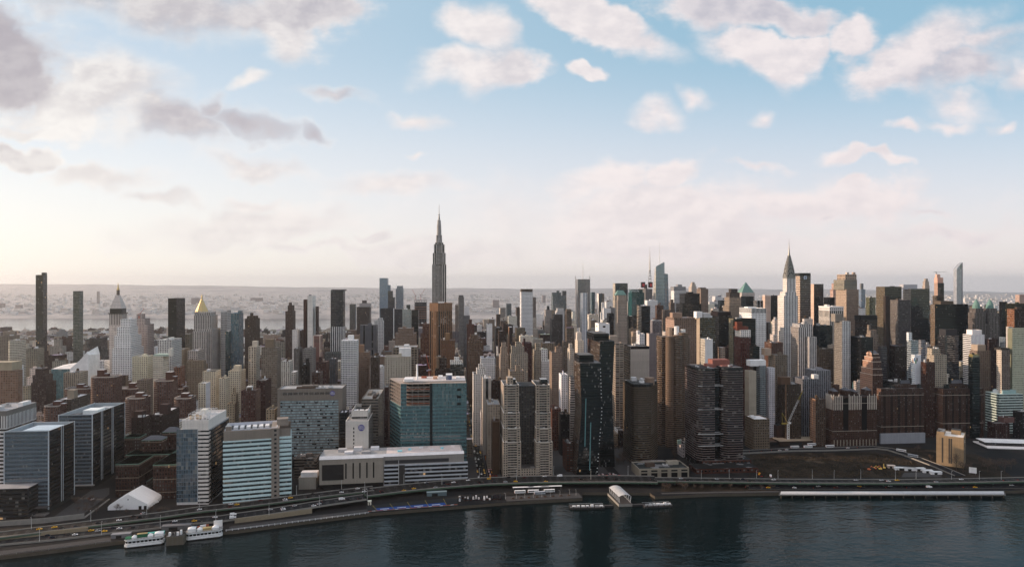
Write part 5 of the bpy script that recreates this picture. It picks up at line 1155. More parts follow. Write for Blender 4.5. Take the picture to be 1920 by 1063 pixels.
for p0, p1, py, du in ((1328, 1339, 682, 14), (1336, 1368, 673, 22), (1354, 1372, 684, 12)):
    b = MB(); b.box(h.X(p0, du), h.X(p1, du), du, du + 16, h.Z(692), h.Z(py, (p0 + p1) / 2, du), K('blank', c=(.30, .13, .105)), 'facade'); h.part('pink_penthouse', b)
b = MB()
for z in (h.Z(722), h.Z(766), h.Z(812), h.Z(834)): b.box(h.X(1309), h.X(1356), -.3, 0, z, z + .7, col(.42)); b.box(x0 - .5, x1 + .5, 9.6, 10, z, z + .7, col(.42))
h.part('light_bands', b)
b = MB(); rb = K('brick', c=(.125, .052, .038), fw=.5, fh=.35, fl=5, bay=5); b.prism(rect(h.X(1303, -22), h.X(1418, -22), -26, -1), 0, h.Z(875, None, -24), rb, col(.035)); b.prism(rect(h.X(1316, 0), h.X(1408, 0), -1, 30), 0, h.Z(862, None, -2), rb, col(.04)); h.part('podium', b)
off('small white ornate house with corner turrets near the striped twins', 905, 1270, 1295, 831, 30, K('white', c=(.38, .33, .32), fw=.35, fh=.5, fl=4), pents=((1286, 1306, 822, 22, 9, (.42, .34, .29)), (1272, 1277, 824, 4, 5, (.25, .34, .3))), n=2, ref='white ornate house')
apt('narrow cream tower with balconied sunny flank behind the striped twins', 905, 1303, 1316, 694, 24, K('cream', c=(.32, .265, .21), fw=.5), side=K('cream', c=(.45, .37, .29), fw=.5), n=1)  # flank: lighter copy of the cream, sunlight included

# --- gothic brick apartment blocks on the bluff
tk = K('brick', c=(.115, .062, .045), bay=2.7, fl=3.05, fw=.42, fh=.5, bl=.18); tk_sun = K('brick', c=(.22, .125, .09), bay=2.7, fl=3.05, fw=.4)  # second style: same brick with sunlight put into its colour
def gothic(label, u, p0, p1, py, pb, ref, kind):
    dep = back(u, p0, pb)
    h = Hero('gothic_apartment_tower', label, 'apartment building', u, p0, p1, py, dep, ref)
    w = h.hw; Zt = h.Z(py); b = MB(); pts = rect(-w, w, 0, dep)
    for i in range(4): b.wall(pts[i], pts[(i + 1) % 4], 0, Zt, tk_sun if i == 3 else tk)
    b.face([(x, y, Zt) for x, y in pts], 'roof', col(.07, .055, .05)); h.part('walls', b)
    b = MB()
    for z in (Zt * .30, Zt - 10): b.box(-w - .25, w + .25, -.3, .1, z, z + .7, col(.34, .29, .24)); b.box(-w - .3, -w + .1, 0, dep, z, z + .7, col(.34, .29, .24))
    h.part('stone_courses', b)
    return h, w, Zt, dep
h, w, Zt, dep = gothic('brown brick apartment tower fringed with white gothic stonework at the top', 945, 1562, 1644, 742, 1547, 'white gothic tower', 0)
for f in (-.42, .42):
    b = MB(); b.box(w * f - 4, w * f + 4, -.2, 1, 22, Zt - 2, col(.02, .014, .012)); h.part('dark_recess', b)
b = MB()
for k in range(26):
    x = -w + 1 + k * (2 * w - 2) / 25
    if abs(abs(x) - w * .42) < 4: continue
    b.box(x - .45, x + .45, -.5, .3, Zt - 19, Zt + (3.5 if k % 3 == 0 else 1), col(.45, .41, .36))
for k in range(10):
    y = 2 + k * (dep - 4) / 9; b.box(-w - .5, -w + .3, y - .45, y + .45, Zt - 19, Zt + (3 if k % 2 else .6), col(.45, .41, .36))
h.part('gothic_stonework', b, kind='stuff')
for f, ww, hh in ((-.75, .2, 7), (-.2, .22, 8), (.15, .16, 6), (.78, .2, 8)):
    b = MB(); x0, x1 = w * (f - ww / 2), w * (f + ww / 2); b.prism(rect(x0, x1, 6, 22), Zt, Zt + hh, tk, None); xm = (x0 + x1) / 2
    for (p, q) in (((x0, 6), (x1, 6)), ((x1, 6), (x1, 22)), ((x1, 22), (x0, 22)), ((x0, 22), (x0, 6))): b.face([(*p, Zt + hh), (*q, Zt + hh), (xm, 14, Zt + hh + 4.5)], 'slate')
    h.part('roof_gable', b)
b = MB(); x = h.X(1599, 16); b.lathe(x, 16, [(1.6, Zt), (1.6, Zt + 9), (1.1, Zt + 10), (1.1, Zt + 13), (.2, Zt + 19), (0, Zt + 20)], 8, mat='copper_green'); h.part('copper_fleche', b)
b = MB(); x = h.X(1569, 24); b.lathe(x, 26, [(4.6, Zt), (4.6, Zt + 14), (0, Zt + 14)], 8, tk); h.part('tank_house', b)
b = MB()
for k in range(14):
    x = -w + 1.5 + k * (2 * w - 3) / 13; b.box(x - .7, x + .7, -.4, .1, 0, 9, col(.27, .23, .18))
h.part('stone_arcade', b)
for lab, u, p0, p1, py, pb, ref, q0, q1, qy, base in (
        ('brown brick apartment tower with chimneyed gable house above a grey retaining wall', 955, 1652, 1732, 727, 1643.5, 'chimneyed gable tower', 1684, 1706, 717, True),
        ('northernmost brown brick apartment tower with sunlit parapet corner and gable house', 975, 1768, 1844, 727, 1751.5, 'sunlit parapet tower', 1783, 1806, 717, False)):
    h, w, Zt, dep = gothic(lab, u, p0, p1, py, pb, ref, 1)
    x0, x1 = h.X(q0, 10), h.X(q1, 10); zt = h.Z(qy, (q0 + q1) / 2, 10); d2 = min(dep - 2, 26); z0 = Zt
    b = MB(); b.prism(rect(x0 - 8, x1 + 8, 6, d2), Zt, Zt + 5, tk, col(.06)); b.prism(rect(x0, x1, 10, d2), Zt + 5, zt, tk, None); h.part('gable_house', b)
    b = MB(); ym = (10 + d2) / 2; rz = zt + 5
    b.face([(x0, 10, zt), (x1, 10, zt), (x1, ym, rz), (x0, ym, rz)], 'slate'); b.face([(x1, d2, zt), (x0, d2, zt), (x0, ym, rz), (x1, ym, rz)], 'slate')
    b.face([(x0, d2, zt), (x0, 10, zt), (x0, ym, rz)], 'plain', tk_sun); b.face([(x1, 10, zt), (x1, d2, zt), (x1, ym, rz)], 'plain', tk); h.part('gable_roof', b)
    for x in (x0 - .2, x1 - 1):
        b = MB(); b.box(x, x + 1.4, ym - 2.5, ym + 2.5, zt, rz + 3.5, tk_sun, 'facade'); h.part('chimney', b)
    for k in range(4):
        b = MB(); x = R.uniform(-w + 2, x0 - 9) if k % 2 else R.uniform(x1 + 8, w - 3); b.box(x, x + 2.4, 4, 8, Zt, Zt + R.uniform(3, 7), tk_sun, 'facade'); h.part('chimney', b)
    b = MB()
    for k in range(6):
        for t in (-.9, .9):
            x = -w + (k + .5) * 2 * w / 6 + t; b.box(x - .55, x + .55, -.14, .1, 6, Zt - 6, K('pier', c=(.03, .022, .02), s=(.03, .022, .02), bay=3, fl=3.05, fw=.0), 'facade')
    h.part('window_columns', b, kind='stuff')
    if base:
        b = MB(); b.box(-w - 3, w, -3.2, -.4, 0, 15, K('concrete' if 0 else 'blank', c=(.27, .28, .31), fl=5, bay=6), 'facade'); h.part('retaining_wall', b)
h = Hero('stepped_apartment_tower', 'stepped brick tower glowing orange in the sun with crocketed gable top', 'apartment building', 1010, 1636, 1655, 699, back(1010, 1636, 1611), 'glowing stepped tower')
w = h.hw; dep = back(1010, 1636, 1611); lit_s = K('brick', c=(.40, .235, .165), bay=2.6, fl=3.1, fw=.4); zb = 0  # sunward wall style: orange sunlight put into the brick colour
for k, (py, i0, i1) in enumerate(((699, 0, 0), (688, .07, .02), (675, .16, .06), (667, .27, .14), (661, .36, .24))):
    zt = h.Z(py, None, 10); y0, y1 = dep * i1 * .5, dep * (1 - i0); x0, x1 = -w + .6 * k, w - 1.0 * k
    b = MB(); q = rect(x0, x1, y0, y1)
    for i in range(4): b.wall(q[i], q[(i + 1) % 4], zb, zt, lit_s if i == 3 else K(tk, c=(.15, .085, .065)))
    b.face([(x, y, zt) for x, y in q], 'roof', col(.2, .13, .1)); ringslabs(b, q, zt - .8, zt, 4, .8, .3, col(.5, .4, .33)); h.part('setback_tier', b); zb = zt - .2
b = MB(); ym = (y0 + y1) / 2; rz = h.Z(656, None, 10)
b.face([(x0, y0, zb), (x1, y0, zb), (x1, ym, rz), (x0, ym, rz)], 'slate'); b.face([(x1, y1, zb), (x0, y1, zb), (x0, ym, rz), (x1, ym, rz)], 'slate'); b.face([(x0, y1, zb), (x0, y0, zb), (x0, ym, rz)], 'plain', lit_s); h.part('gable_roof', b)
for y in (y0, ym, y1): b = MB(); b.box(x0 - .5, x0 + .7, y - .8, y + .8, zb - 4, rz + 1.5, lit_s, 'facade'); h.part('pinnacle', b)

# --- tan brick electrical building on the lawn, sun on one face
h = Hero('brick_substation', 'tan brick windowless block on the river lawn with one side glowing in sun', 'utility building', 826, 1771, 1791, 818, 40, 'tan lawn block', rot=-42)
w = 15; Zt = h.Z(816); tbk = K('blank', c=(.30, .215, .13)); b = MB(); b.prism(rect(-w, w, 0, 40), 0, Zt, tbk, None); h.part('walls', b)
flatroof(h, -w, w, 0, 40, Zt, (.55, .52, .48), tbk, n=0)
b = MB(); b.prism(rect(-w - .1, -w * .45, 6, 30), Zt - 1.5, Zt + 3.5, tbk, col(.1)); b.prism(rect(0, w * .7, 22, 36), Zt - 1.5, Zt + 4.5, tbk, col(.08)); h.part('roof_block', b)
for y in (8, 20, 27): b = MB(); b.box(-w - .15, -w + .2, y, y + 1.6, 5, Zt - 5, col(.1, .085, .06)); h.part('slot_window', b)
for x in (-w * .6, -w * .1, w * .05): b = MB(); b.box(x, x + 1.6, -.15, .2, 4, Zt - 3, col(.09, .08, .07)); h.part('slot_window', b)
b = MB(); b.wall((w + .15, 3), (w + .15, 33), 4, Zt - 3, K('pier', c=(.27, .2, .13), s=(.2, .19, .17), bay=6, fw=.5)); h.part('slot_panel', b)
h = Hero('glass_pavilion', 'long low glass pavilion under a thin white roof at the northern edge', 'pavilion', 900, 1862, 1960, 832, 40, 'white-roofed pavilion', rot=-14)
w = h.hw; Zt = h.Z(838); b = MB(); b.prism(rect(-w, w, 0, 40), 0, Zt - 2, K('glass', w=(.22, .24, .25), s=(.1, .12, .125), g=(.03, .04, .045), bay=4, fl=4.5), None); h.part('walls', b)
b = MB(); b.box(-w - 1, w + 1, -1, 41, Zt - 2, Zt - .8, col(.55, .53, .52)); h.part('roof', b)
b = MB(); b.prism(rect(-w * .9, w * .8, 14, 34), Zt - .8, Zt + 4, K('dark'), None); h.part('upper_storey', b)
b = MB(); b.box(-w * .98, w * .9, 11, 36, Zt + 4, Zt + 4.8, col(.68, .66, .66)); h.part('upper_roof', b)

# --- the great spire
h = Hero('spire_skyscraper', 'tallest grey limestone skyscraper with tapering crown and thin antenna mast', 'skyscraper', 1752, 808, 839, 494, 60, 'great spire')
lm = K('pier', c=(.44, .41, .38), s=(.10, .095, .092), bay=5.5, fl=3.8, fw=.56, fh=.6, g=(.03, .032, .036), bl=.1); lms = K(lm, c=(.48, .43, .38))
zb = 0; tiers_ = ((806, 841, 590, 0, 70), (810, 837, 494.5, 8, 52), (811.3, 835.7, 473, 10, 46), (813.5, 833.8, 457, 13, 38), (815.5, 831.5, 453.5, 15, 32))
for p0, p1, py, du, d in tiers_:
    x0, x1 = h.X(p0, du), h.X(p1, du); zt = h.Z(py, 823, du); b = MB(); q = rect(x0, x1, du, du + d)
    m = (x1 - x0) * .28
    b.wall(q[0], (x0 + m, du), zb, zt, lm); b.wall((x1 - m, du), q[1], zb, zt, lm); b.wall((x0 + m, du + 1.6), (x1 - m, du + 1.6), zb, zt, K(lm, bay=3.2, fw=.66))
    b.wall((x0 + m, du), (x0 + m, du + 1.6), zb, zt, K(lm, fw=0)); b.wall((x1 - m, du + 1.6), (x1 - m, du), zb, zt, K(lm, fw=0))
    for i in (1, 2, 3): b.wall(q[i], q[(i + 1) % 4], zb, zt, lms)
    b.face([(x, y, zt) for x, y in q], 'roof', col(.25)); h.part('shaft_tier', b); zb = zt
cx, cyy = h.X(823.3, 31), 31
def zz(py): return h.Z(py, 823, 31)
b = MB(); k = 1783 / 1280
b.lathe(cx, cyy, [(6.0 * k, zb), (5.6 * k, zz(448)), (4.6 * k, zz(446)), (4.2 * k, zz(432)), (3.9 * k, zz(421)), (3.4 * k, zz(418)), (3.1 * k, zz(412)), (1.8 * k, zz(410.5))], 12, K('pier', c=(.30, .29, .28), s=(.09, .1, .11), bay=1)); h.part('mooring_mast', b)
for i in range(4):
    a = math.pi / 4 + i * math.pi / 2; b = MB(); b.prism([(cx + math.cos(a + t) * rr, cyy + math.sin(a + t) * rr) for rr, t in ((3.6 * k, -.25), (6.8 * k, -.12), (6.8 * k, .12), (3.6 * k, .25))], zb, zz(440), col(.3, .29, .28), col(.3)); h.part('wing_buttress', b)
b = MB(); b.lathe(cx, cyy, [(1.7 * k, zz(411)), (1.1 * k, zz(404)), (.75 * k, zz(400)), (.45 * k, zz(395)), (.3 * k, zz(383)), (0, zz(382))], 6, mat='mast_metal')
for py in (409, 406, 402): b.lathe(cx, cyy, [(1.9 * k, zz(py)), (1.9 * k, zz(py - .7)), (0, zz(py - .7))], 8, mat='mast_metal')
h.part('antenna', b)
# --- bronze diamond tower in front of it
h = Hero('diamond_tower', 'bronze brown office tower set diagonally with deep vertical piers', 'tower', 1440, 805.5, 848, 567, 50, 'bronze diamond tower')
Zt = h.Z(567); bz_ = K('pier', c=(.27, .165, .10), s=(.03, .026, .024), bay=6, fl=3.6, fw=.62, fh=.7, g=(.018, .016, .016), bl=.06, re=.4); top = K('blank', c=(.25, .15, .092))
xl, xm, xr = h.X(806, 22), h.X(823.5, 0), h.X(847.5, 26); q = [(xl, 20), (xm - 2.5, 0), (xm + 2.5, 0), (xr, 27), (xr - 3, 31), (xl + 24, 62), (xl - 1, 26)]
b = MB(); zc = h.Z(582)
b.prism(q, 0, zc, bz_, None); b.prism(q, zc, Zt, top, None); b.face([(x, y, Zt - 1) for x, y in q], 'roof', col(.1, .08, .07)); h.part('walls', b)
b = MB()
for (p0, p1, n) in ((q[0], q[1], 5), (q[2], q[3], 6)):
    for i in range(n + 1):
        t = i / n; x, y = p0[0] + (p1[0] - p0[0]) * t, p0[1] + (p1[1] - p0[1]) * t; b.bar((x, y, 0), (x, y, Zt + .6), .75, col(.31, .19, .115))
h.part('vertical_piers', b)
b = MB(); cx_ = (xl + xr) / 2; b.box(cx_ - 6, cx_ + 7, 22, 36, Zt - 1, Zt + 2.5, col(.5, .48, .46)); h.part('penthouse', b)

# --- silver art deco spire
h = Hero('deco_skyscraper', 'silver crowned art deco skyscraper with sunburst arches and needle spire', 'skyscraper', 1288, 1470, 1496, 546, 40, 'silver spire')
dwh = K('pier', c=(.60, .58, .58), s=(.17, .17, .175), bay=3.1, fl=3.6, fw=.52, fh=.55, g=(.03, .032, .036)); dws = K('white', c=(.50, .46, .43), bay=3.1, fl=3.6, fw=.4)
dep = back(1288, 1470, 1457.5); zb = 0
for p0, p1, py, du, d in ((1470, 1496, 553, 0, dep), (1472.5, 1493, 546, 2, dep - 4), (1475.5, 1491.5, 521, 4, dep - 9)):
    x0, x1 = h.X(p0, du), h.X(p1, du); zt = h.Z(py, 1480, du); q = rect(x0, x1, du, du + d); b = MB()
    for i in range(4): b.wall(q[i], q[(i + 1) % 4], zb, zt, dws if i == 3 else dwh)
    b.face([(x, y, zt) for x, y in q], 'roof', col(.3)); h.part('shaft_tier', b); zb = zt
cx, cyy = (x0 + x1) / 2, du + d / 2; W0, D0 = (x1 - x0), d
def zz2(py): return h.Z(py, 1481, 20)
def archprism(b, wd, ln, z0, along, hgt):
    n = 12; prof = [(-wd / 2, z0)] + [(-wd / 2 * math.cos(math.pi * i / n), z0 + hgt * (1 - .0) * math.sin(math.pi * i / n)) for i in range(n + 1)] + [(wd / 2, z0)]
    f = (lambda t, s: (cx + t, cyy + s)) if along == 'y' else (lambda t, s: (cx + s, cyy + t))
    A_ = [(*f(t, -ln / 2), z) for t, z in prof]; B_ = [(*f(t, ln / 2), z) for t, z in prof]
    b.face(A_ if along == 'y' else list(reversed(A_)), 'steel'); b.face(list(reversed(B_)) if along == 'y' else B_, 'steel')
    for i in range(len(prof) - 1): b.face([A_[i], B_[i], B_[i + 1], A_[i + 1]], 'steel')
levels = ((1.0, 521, 507), (.86, 512, 499), (.72, 505, 492.5), (.58, 499, 487), (.44, 493.5, 482), (.31, 488.5, 477.5))
for i, (f, p0, p1) in enumerate(levels):
    b = MB(); z0, z1 = zz2(p0), zz2(p1)
    archprism(b, W0 * f, D0 * f * 1.02, z0, 'y', z1 - z0); archprism(b, D0 * f, W0 * f * 1.02, z0, 'x', z1 - z0); ar = h.part('crown_arch', b)
    b = MB()
    for j in range(1, 6):
        a = math.pi * j / 6; rr = W0 * f / 2 * .78; zc_ = z0 + (z1 - z0) * .78 * math.sin(a); xx = cx - rr * math.cos(a); sz = W0 * f * .085
        b.face([(xx - sz, cyy - D0 * f * .51 - .15, zc_ - sz), (xx + sz, cyy - D0 * f * .51 - .15, zc_ - sz), (xx, cyy - D0 * f * .51 - .15, zc_ + sz * 1.6)], 'plain', col(.02))
        yy = cyy + D0 * f / 2 * .78 * math.cos(a); b.face([(cx - W0 * f * .51 - .15, yy + sz, zc_ - sz), (cx - W0 * f * .51 - .15, yy - sz, zc_ - sz), (cx - W0 * f * .51 - .15, yy, zc_ + sz * 1.6)], 'plain', col(.02))
    b.build('crown_windows', ar, kind='stuff')
b = MB(); k = 1380 / 1280; b.lathe(cx, cyy, [(3.2 * k, zz2(486)), (2.3 * k, zz2(479)), (1.6 * k, zz2(473)), (1.0 * k, zz2(467)), (.55 * k, zz2(460)), (.12 * k, zz2(447)), (0, zz2(446.5))], 8, mat='steel'); h.part('spire', b)

# --- crystal tower with mast
h = Hero('crystal_tower', 'faceted pale blue glass crystal tower with slanted tip and white mast', 'skyscraper', 2000, 1220, 1255, 510, 60, 'crystal tower')
cg = K('glass', w=(.27, .33, .36), s=(.2, .26, .3), g=(.12, .18, .215), bay=1.8, fl=4.2, fw=.95, fh=.6, bl=.15, re=1.0); cgl = K(cg, w=(.45, .42, .38), s=(.36, .34, .32), g=(.22, .22, .22))
def loft(b, lo, hi, styles):
    n = len(lo)
    for i in range(n):
        j = (i + 1) % n; L = math.dist(lo[i][:2], lo[j][:2]); s = styles[i % len(styles)]; nb = max(1, round(L / s['bay'])); f0, f1 = lo[i][2] / s['fl'], hi[i][2] / s['fl']; g1 = hi[j][2] / s['fl']
        b.face([lo[i], lo[j], hi[j], hi[i]], 'facade', s, [(0, f0), (nb, lo[j][2] / s['fl']), (nb, g1), (0, f1)])
xa, xb, xc_, xd = h.X(1220, 10), h.X(1228, 0), h.X(1246, 0), h.X(1250, 10)
lo = [(xa, 12, 0), (xb, 0, 0), (xc_, 0, 0), (xd, 14, 0), (xd, 55, 0), (xa, 55, 0)]
t = lambda px, py, du: (h.X(px, du), du, h.Z(py, px, du))
hi = [t(1227.5, 503, 18), t(1230, 498, 4), t(1245, 490, 4), t(1246, 490.5, 18), t(1246, 500, 46), t(1228, 508, 46)]
b = MB(); loft(b, lo, hi, [cgl, cg, cg, cg, cg, cgl]); b.face(hi, 'facade', cg, [(0, 0)] * 6); h.part('glass_walls', b)
b = MB(); lo2 = [(h.X(1242, 24), 24, 0), (h.X(1256, 24), 24, 0), (h.X(1256, 24), 60, 0), (h.X(1242, 24), 60, 0)]; hi2 = [t(1244, 511, 24), t(1252.5, 512.5, 24), t(1252.5, 514, 58), t(1244, 511, 58)]
loft(b, lo2, hi2, [K(cg, w=(.2, .3, .36), s=(.14, .22, .28), g=(.09, .16, .21))]); b.face(hi2, 'plain', col(.3)); h.part('rear_wing', b)
b = MB(); x = h.X(1236.5, 40); kk = 2050 / 1280; b.lathe(x, 40, [(1.0 * kk, h.Z(503, 1236, 40)), (.8 * kk, h.Z(485, 1236, 40)), (.35 * kk, h.Z(465, 1236, 40)), (.1 * kk, h.Z(448, 1236, 40))], 6, col(.6, .56, .53)); h.part('mast', b)
# --- lattice antenna tower and screens
h = Hero('antenna_tower', 'dark office tower with red lit sign cubes under a tall lattice antenna', 'tower', 2260, 1204, 1223, 531, 40, 'lattice antenna tower')
w = h.hw; b = MB(); b.prism(rect(-w, w, 0, 40), 0, h.Z(540), K('pier', c=(.22, .2, .19)), col(.2)); h.part('walls', b)
for p0, p1 in ((1203, 1209.5), (1217, 1223.5)):
    b = MB(); b.box(h.X(p0), h.X(p1), -2, 10, h.Z(538), h.Z(527.5), col(.06, .05, .05)); b.face([(h.X(p0) + 2, -2.2, h.Z(536)), (h.X(p1) - 2, -2.2, h.Z(536)), (h.X(p1) - 2, -2.2, h.Z(530)), (h.X(p0) + 2, -2.2, h.Z(530))], 'screen_red'); h.part('sign_cube', b)
b = MB(); b.lathe(h.X(1212.5), 12, [(6, h.Z(545)), (6, h.Z(532)), (0, h.Z(532))], 10, col(.22, .2, .18)); h.part('drum', b)
x = h.X(1218.5, 20); k = 2280 / 1280; b = MB()
for i in range(4):
    a = i * math.pi / 2 + .785; b.bar((x + 4 * k * math.cos(a), 20 + 4 * k * math.sin(a), h.Z(531)), (x + 1.0 * k * math.cos(a), 20 + 1.0 * k * math.sin(a), h.Z(505)), .5, mat='mast_metal')
for py in (528, 522, 516, 511, 507): b.lathe(x, 20, [(2.6 * k, h.Z(py)), (2.6 * k, h.Z(py - 1)), (0, h.Z(py - 1))], 8, mat='mast_metal')
b.lathe(x, 20, [(1.3 * k, h.Z(508)), (1.0 * k, h.Z(490)), (.7 * k, h.Z(482)), (.3 * k, h.Z(470)), (.12 * k, h.Z(461))], 6, mat='mast_metal'); h.part('lattice_antenna', b)
# masts and posts on the louvred skyscraper
h = Hero('rooftop_mast', 'needle mast standing on the grey louvred skyscraper', 'mast', 2520, 1092.5, 1093.5, 488, 1, occ=False)
b = MB(); b.lathe(0, 0, [(1.4, h.Z(524)), (.9, h.Z(505)), (.25, h.Z(488))], 6, col(.5, .46, .44)); h.part('needle', b)
for p in (1079, 1105.5): b = MB(); x = h.X(p, -14); b.box(x - 1.2, x + 1.2, -17, -14, h.Z(560), h.Z(516), col(.42, .4, .4)); h.part('screen_post', b)
give_parts(h, ROOTS['grey louvred skyscraper'])

# --- campanile with gilded lantern
h = Hero('campanile_tower', 'white marble clock campanile with steep pyramid roof and golden lantern', 'tower', 1585, 203.5, 229, 587, 28, 'marble campanile')
w = h.hw; mk = K('lime', c=(.47, .43, .40), fw=.35, bay=3, fl=3.8); b = MB(); zl = h.Z(587); b.prism(rect(-w + 1, w - 1, 0, 26), 0, h.Z(608), mk, None); b.prism(rect(-w + 1, w - 1, 0, 26), h.Z(608), zl, K('pier', c=(.47, .43, .4), s=(.1, .09, .085), bay=3.4, fl=20, fw=.5, fh=.8), None); h.part('shaft', b)
b = MB(); b.box(-w - .6, w + .6, -1.6, 27.6, zl, zl + 2, mk, 'facade'); b.box(-w + 2, w - 2, 1.5, 24.5, zl + 2, h.Z(577), mk, 'facade'); h.part('loggia', b)
b = MB(); z0, z1 = h.Z(577), h.Z(552); t5 = [(-w + 1.5, 1), (w - 1.5, 1), (w - 1.5, 25), (-w + 1.5, 25)]; t6 = [(-3.6, 9.4), (3.6, 9.4), (3.6, 16.6), (-3.6, 16.6)]
for i in range(4): b.wall(t5[i], t5[(i + 1) % 4], z0, z1, K('lime', c=(.42, .39, .37), fw=.2, fh=.3), (*t6[i], z1), (*t6[(i + 1) % 4], z1))
b.face([(*p, z1) for p in t6], 'plain', col(.4)); h.part('pyramid_roof', b)
b = MB(); b.lathe(0, 13, [(3.4, z1), (3.4, h.Z(543)), (3.8, h.Z(542.5))], 8, col(.16, .13, .11)); h.part('belvedere', b)
b = MB(); b.lathe(0, 13, [(3.0, h.Z(542.5)), (2.8, h.Z(540)), (1.5, h.Z(537)), (1.4, h.Z(534)), (.5, h.Z(531)), (.3, h.Z(528))], 8, mat='gold'); h.part('golden_lantern', b)
b = MB(); n = 20; b.face([(4.4 * math.cos(2 * math.pi * i / n), -.2, h.Z(615) + 4.4 * math.sin(2 * math.pi * i / n)) for i in range(n)], 'plain', col(.36, .33, .31)); h.part('clock_face', b)
# --- gold pyramid tower
h = Hero('gold_pyramid_tower', 'stone tower with pinnacles beneath a shining gold pyramid roof', 'tower', 1465, 362, 398, 584, 48, 'gold pyramid tower')
gs = K('pier', c=(.40, .37, .345), s=(.18, .17, .16), bay=3.6, fl=3.7, fw=.45, fh=.5); zb = 0
for p0, p1, py, du, d in ((361.5, 388, 620, -6, 14), (363, 397.5, 616, 0, 54), (363.5, 396, 590, 5, 40), (364.5, 394, 584, 6, 36)):
    x0, x1 = h.X(p0, du), h.X(p1, du); zt = h.Z(py, 380, du); b = MB(); b.prism(rect(x0, x1, du, du + d), 0 if du <= 0 else zb - 3, zt, gs, col(.3)); h.part('shaft_tier', b); zb = zt
b = MB()
for k in range(9): xx = x0 + (x1 - x0) * k / 8; b.box(xx - .6, xx + .6, 5.4, 6.6, zb - 3, zb + 2.5, col(.4, .37, .34)); b.box(xx - .6, xx + .6, 41.4, 42.6, zb - 3, zb + 2.5, col(.4, .37, .34))
h.part('pinnacles', b)
b = MB(); cx = h.X(378.5, 24); r = (h.X(389, 24) - h.X(368, 24)) / 2 * 1.12
b.lathe(cx, 24, [(r, zb), (r * .98, zb + 2), (r * .12, h.Z(559, 378, 24)), (r * .12, h.Z(556, 378, 24)), (r * .15, h.Z(555.5, 378, 24)), (0, h.Z(549.5, 378, 24))], 8, mat='gold', ph=math.pi / 8); h.part('gold_roof', b)
# --- green copper hip roof (on the tan stone tower), green pyramid
def pyramid(name, label, u, p0, p1, ye, ya, d, mat, body, ref, frac=.0):
    h = Hero('pyramid_tower', label, 'tower', u, p0, p1, ye, d, ref); w = h.hw; ze = h.Z(ye); za = h.Z(ya)
    b = MB(); b.prism(rect(-w, w, 0, d), 0, ze, body, col(.3)); h.part('shaft', b)
    b = MB(); q = rect(-w * .94, w * .94, d * .03, d * .97); t_ = rect(-w * frac, w * frac, d / 2 - d / 2 * frac, d / 2 + d / 2 * frac)
    for i in range(4):
        j = (i + 1) % 4; b.face([(*q[i], ze), (*q[j], ze), (*t_[j], za), (*t_[i], za)] if frac else [(*q[i], ze), (*q[j], ze), (0, d / 2, za)], mat)
    if frac: b.face([(*p, za) for p in t_], mat)
    h.part('pyramid_roof', b); return h, ze, za
pyramid('x', 'stone tower with a green copper pyramid roof and glass tip', 2350, 1391, 1415, 547, 527, 42, 'copper_green', K('lime', c=(.42, .37, .34), fl=6, bay=5), 'green pyramid tower')
h = Hero('copper_hip_roof', 'green copper hip roof capping the tan stone tower by the bright teal tower', 'roof', 1621, 1155, 1175, 551.5, 21, occ=False)
w = h.hw; ze, za = h.Z(551.7), h.Z(543); b = MB(); q = rect(-w, w, 0, 21); t_ = rect(-w * .5, w * .5, 8, 13)
for i in range(4): j = (i + 1) % 4; b.face([(*q[i], ze), (*q[j], ze), (*t_[j], za), (*t_[i], za)], 'copper_green')
b.face([(*p, za) for p in t_], 'copper_green'); b.build('copper_roof', h.root); give_parts(h, ROOTS['green copper-roofed tower'])
# --- blue glass wave tower
h = Hero('wave_tower', 'tall blue glass tower curving over in a wave at its top', 'skyscraper', 2010, 1789, 1808, 497, 30, 'wave tower')
x0, x1 = h.X(1794), h.X(1808); wg_ = K('glass', w=(.42, .43, .45), s=(.3, .32, .36), g=(.2, .23, .28), bay=3, fl=3.6, bl=.25, re=1); wd = K('glass', w=(.08, .1, .14), s=(.06, .08, .12), g=(.04, .06, .1), bay=2, re=.9)
prof = [(0, 0), (0, h.Z(503)), (2.2, h.Z(499)), (6, h.Z(496)), (11, h.Z(494)), (17, h.Z(492.5)), (24, h.Z(491))]; b = MB(); xm = x0 + (x1 - x0) * .62
tops = [(x0 + (xm - x0) * t / 24 * 1.0, z) for t, z in prof[1:]]
b.wall((x0, 0), (xm, 0), 0, h.Z(503), wg_); b.wall((xm, 0), (x1, 6), 0, h.Z(503), wd); b.wall((x1, 6), (x1, 14), 0, h.Z(491), wd); b.wall((x0, 14), (x0, 0), 0, h.Z(503), wg_); b.wall((x1, 14), (x0, 14), 0, h.Z(503), wd); h.part('glass_walls', b)
b = MB(); Z3 = h.Z(503); cur = [(x0 + (x1 - x0) * t, Z3 + (h.Z(490.5) - Z3) * math.sin(t * math.pi / 2)) for t in (0, .1, .25, .45, .7, 1)]
for (xa_, za_), (xb_, zb_) in zip(cur, cur[1:]):
    fa = 6 * max(0, (xa_ - xm) / (x1 - xm)); fb = 6 * max(0, (xb_ - xm) / (x1 - xm))
    b.face([(xa_, fa, Z3), (xb_, fb, Z3), (xb_, fb, zb_), (xa_, fa, za_)], 'facade', wd if xb_ > xm else wg_, [(0, 0), (3, 0), (3, 3), (0, 3)]); b.face([(xa_, fa, za_), (xb_, fb, zb_), (xb_, 14, zb_), (xa_, 14, za_)], 'plain', col(.25, .28, .32)); b.face([(xb_, 14, Z3), (xa_, 14, Z3), (xa_, 14, za_), (xb_, 14, zb_)], 'plain', col(.2))
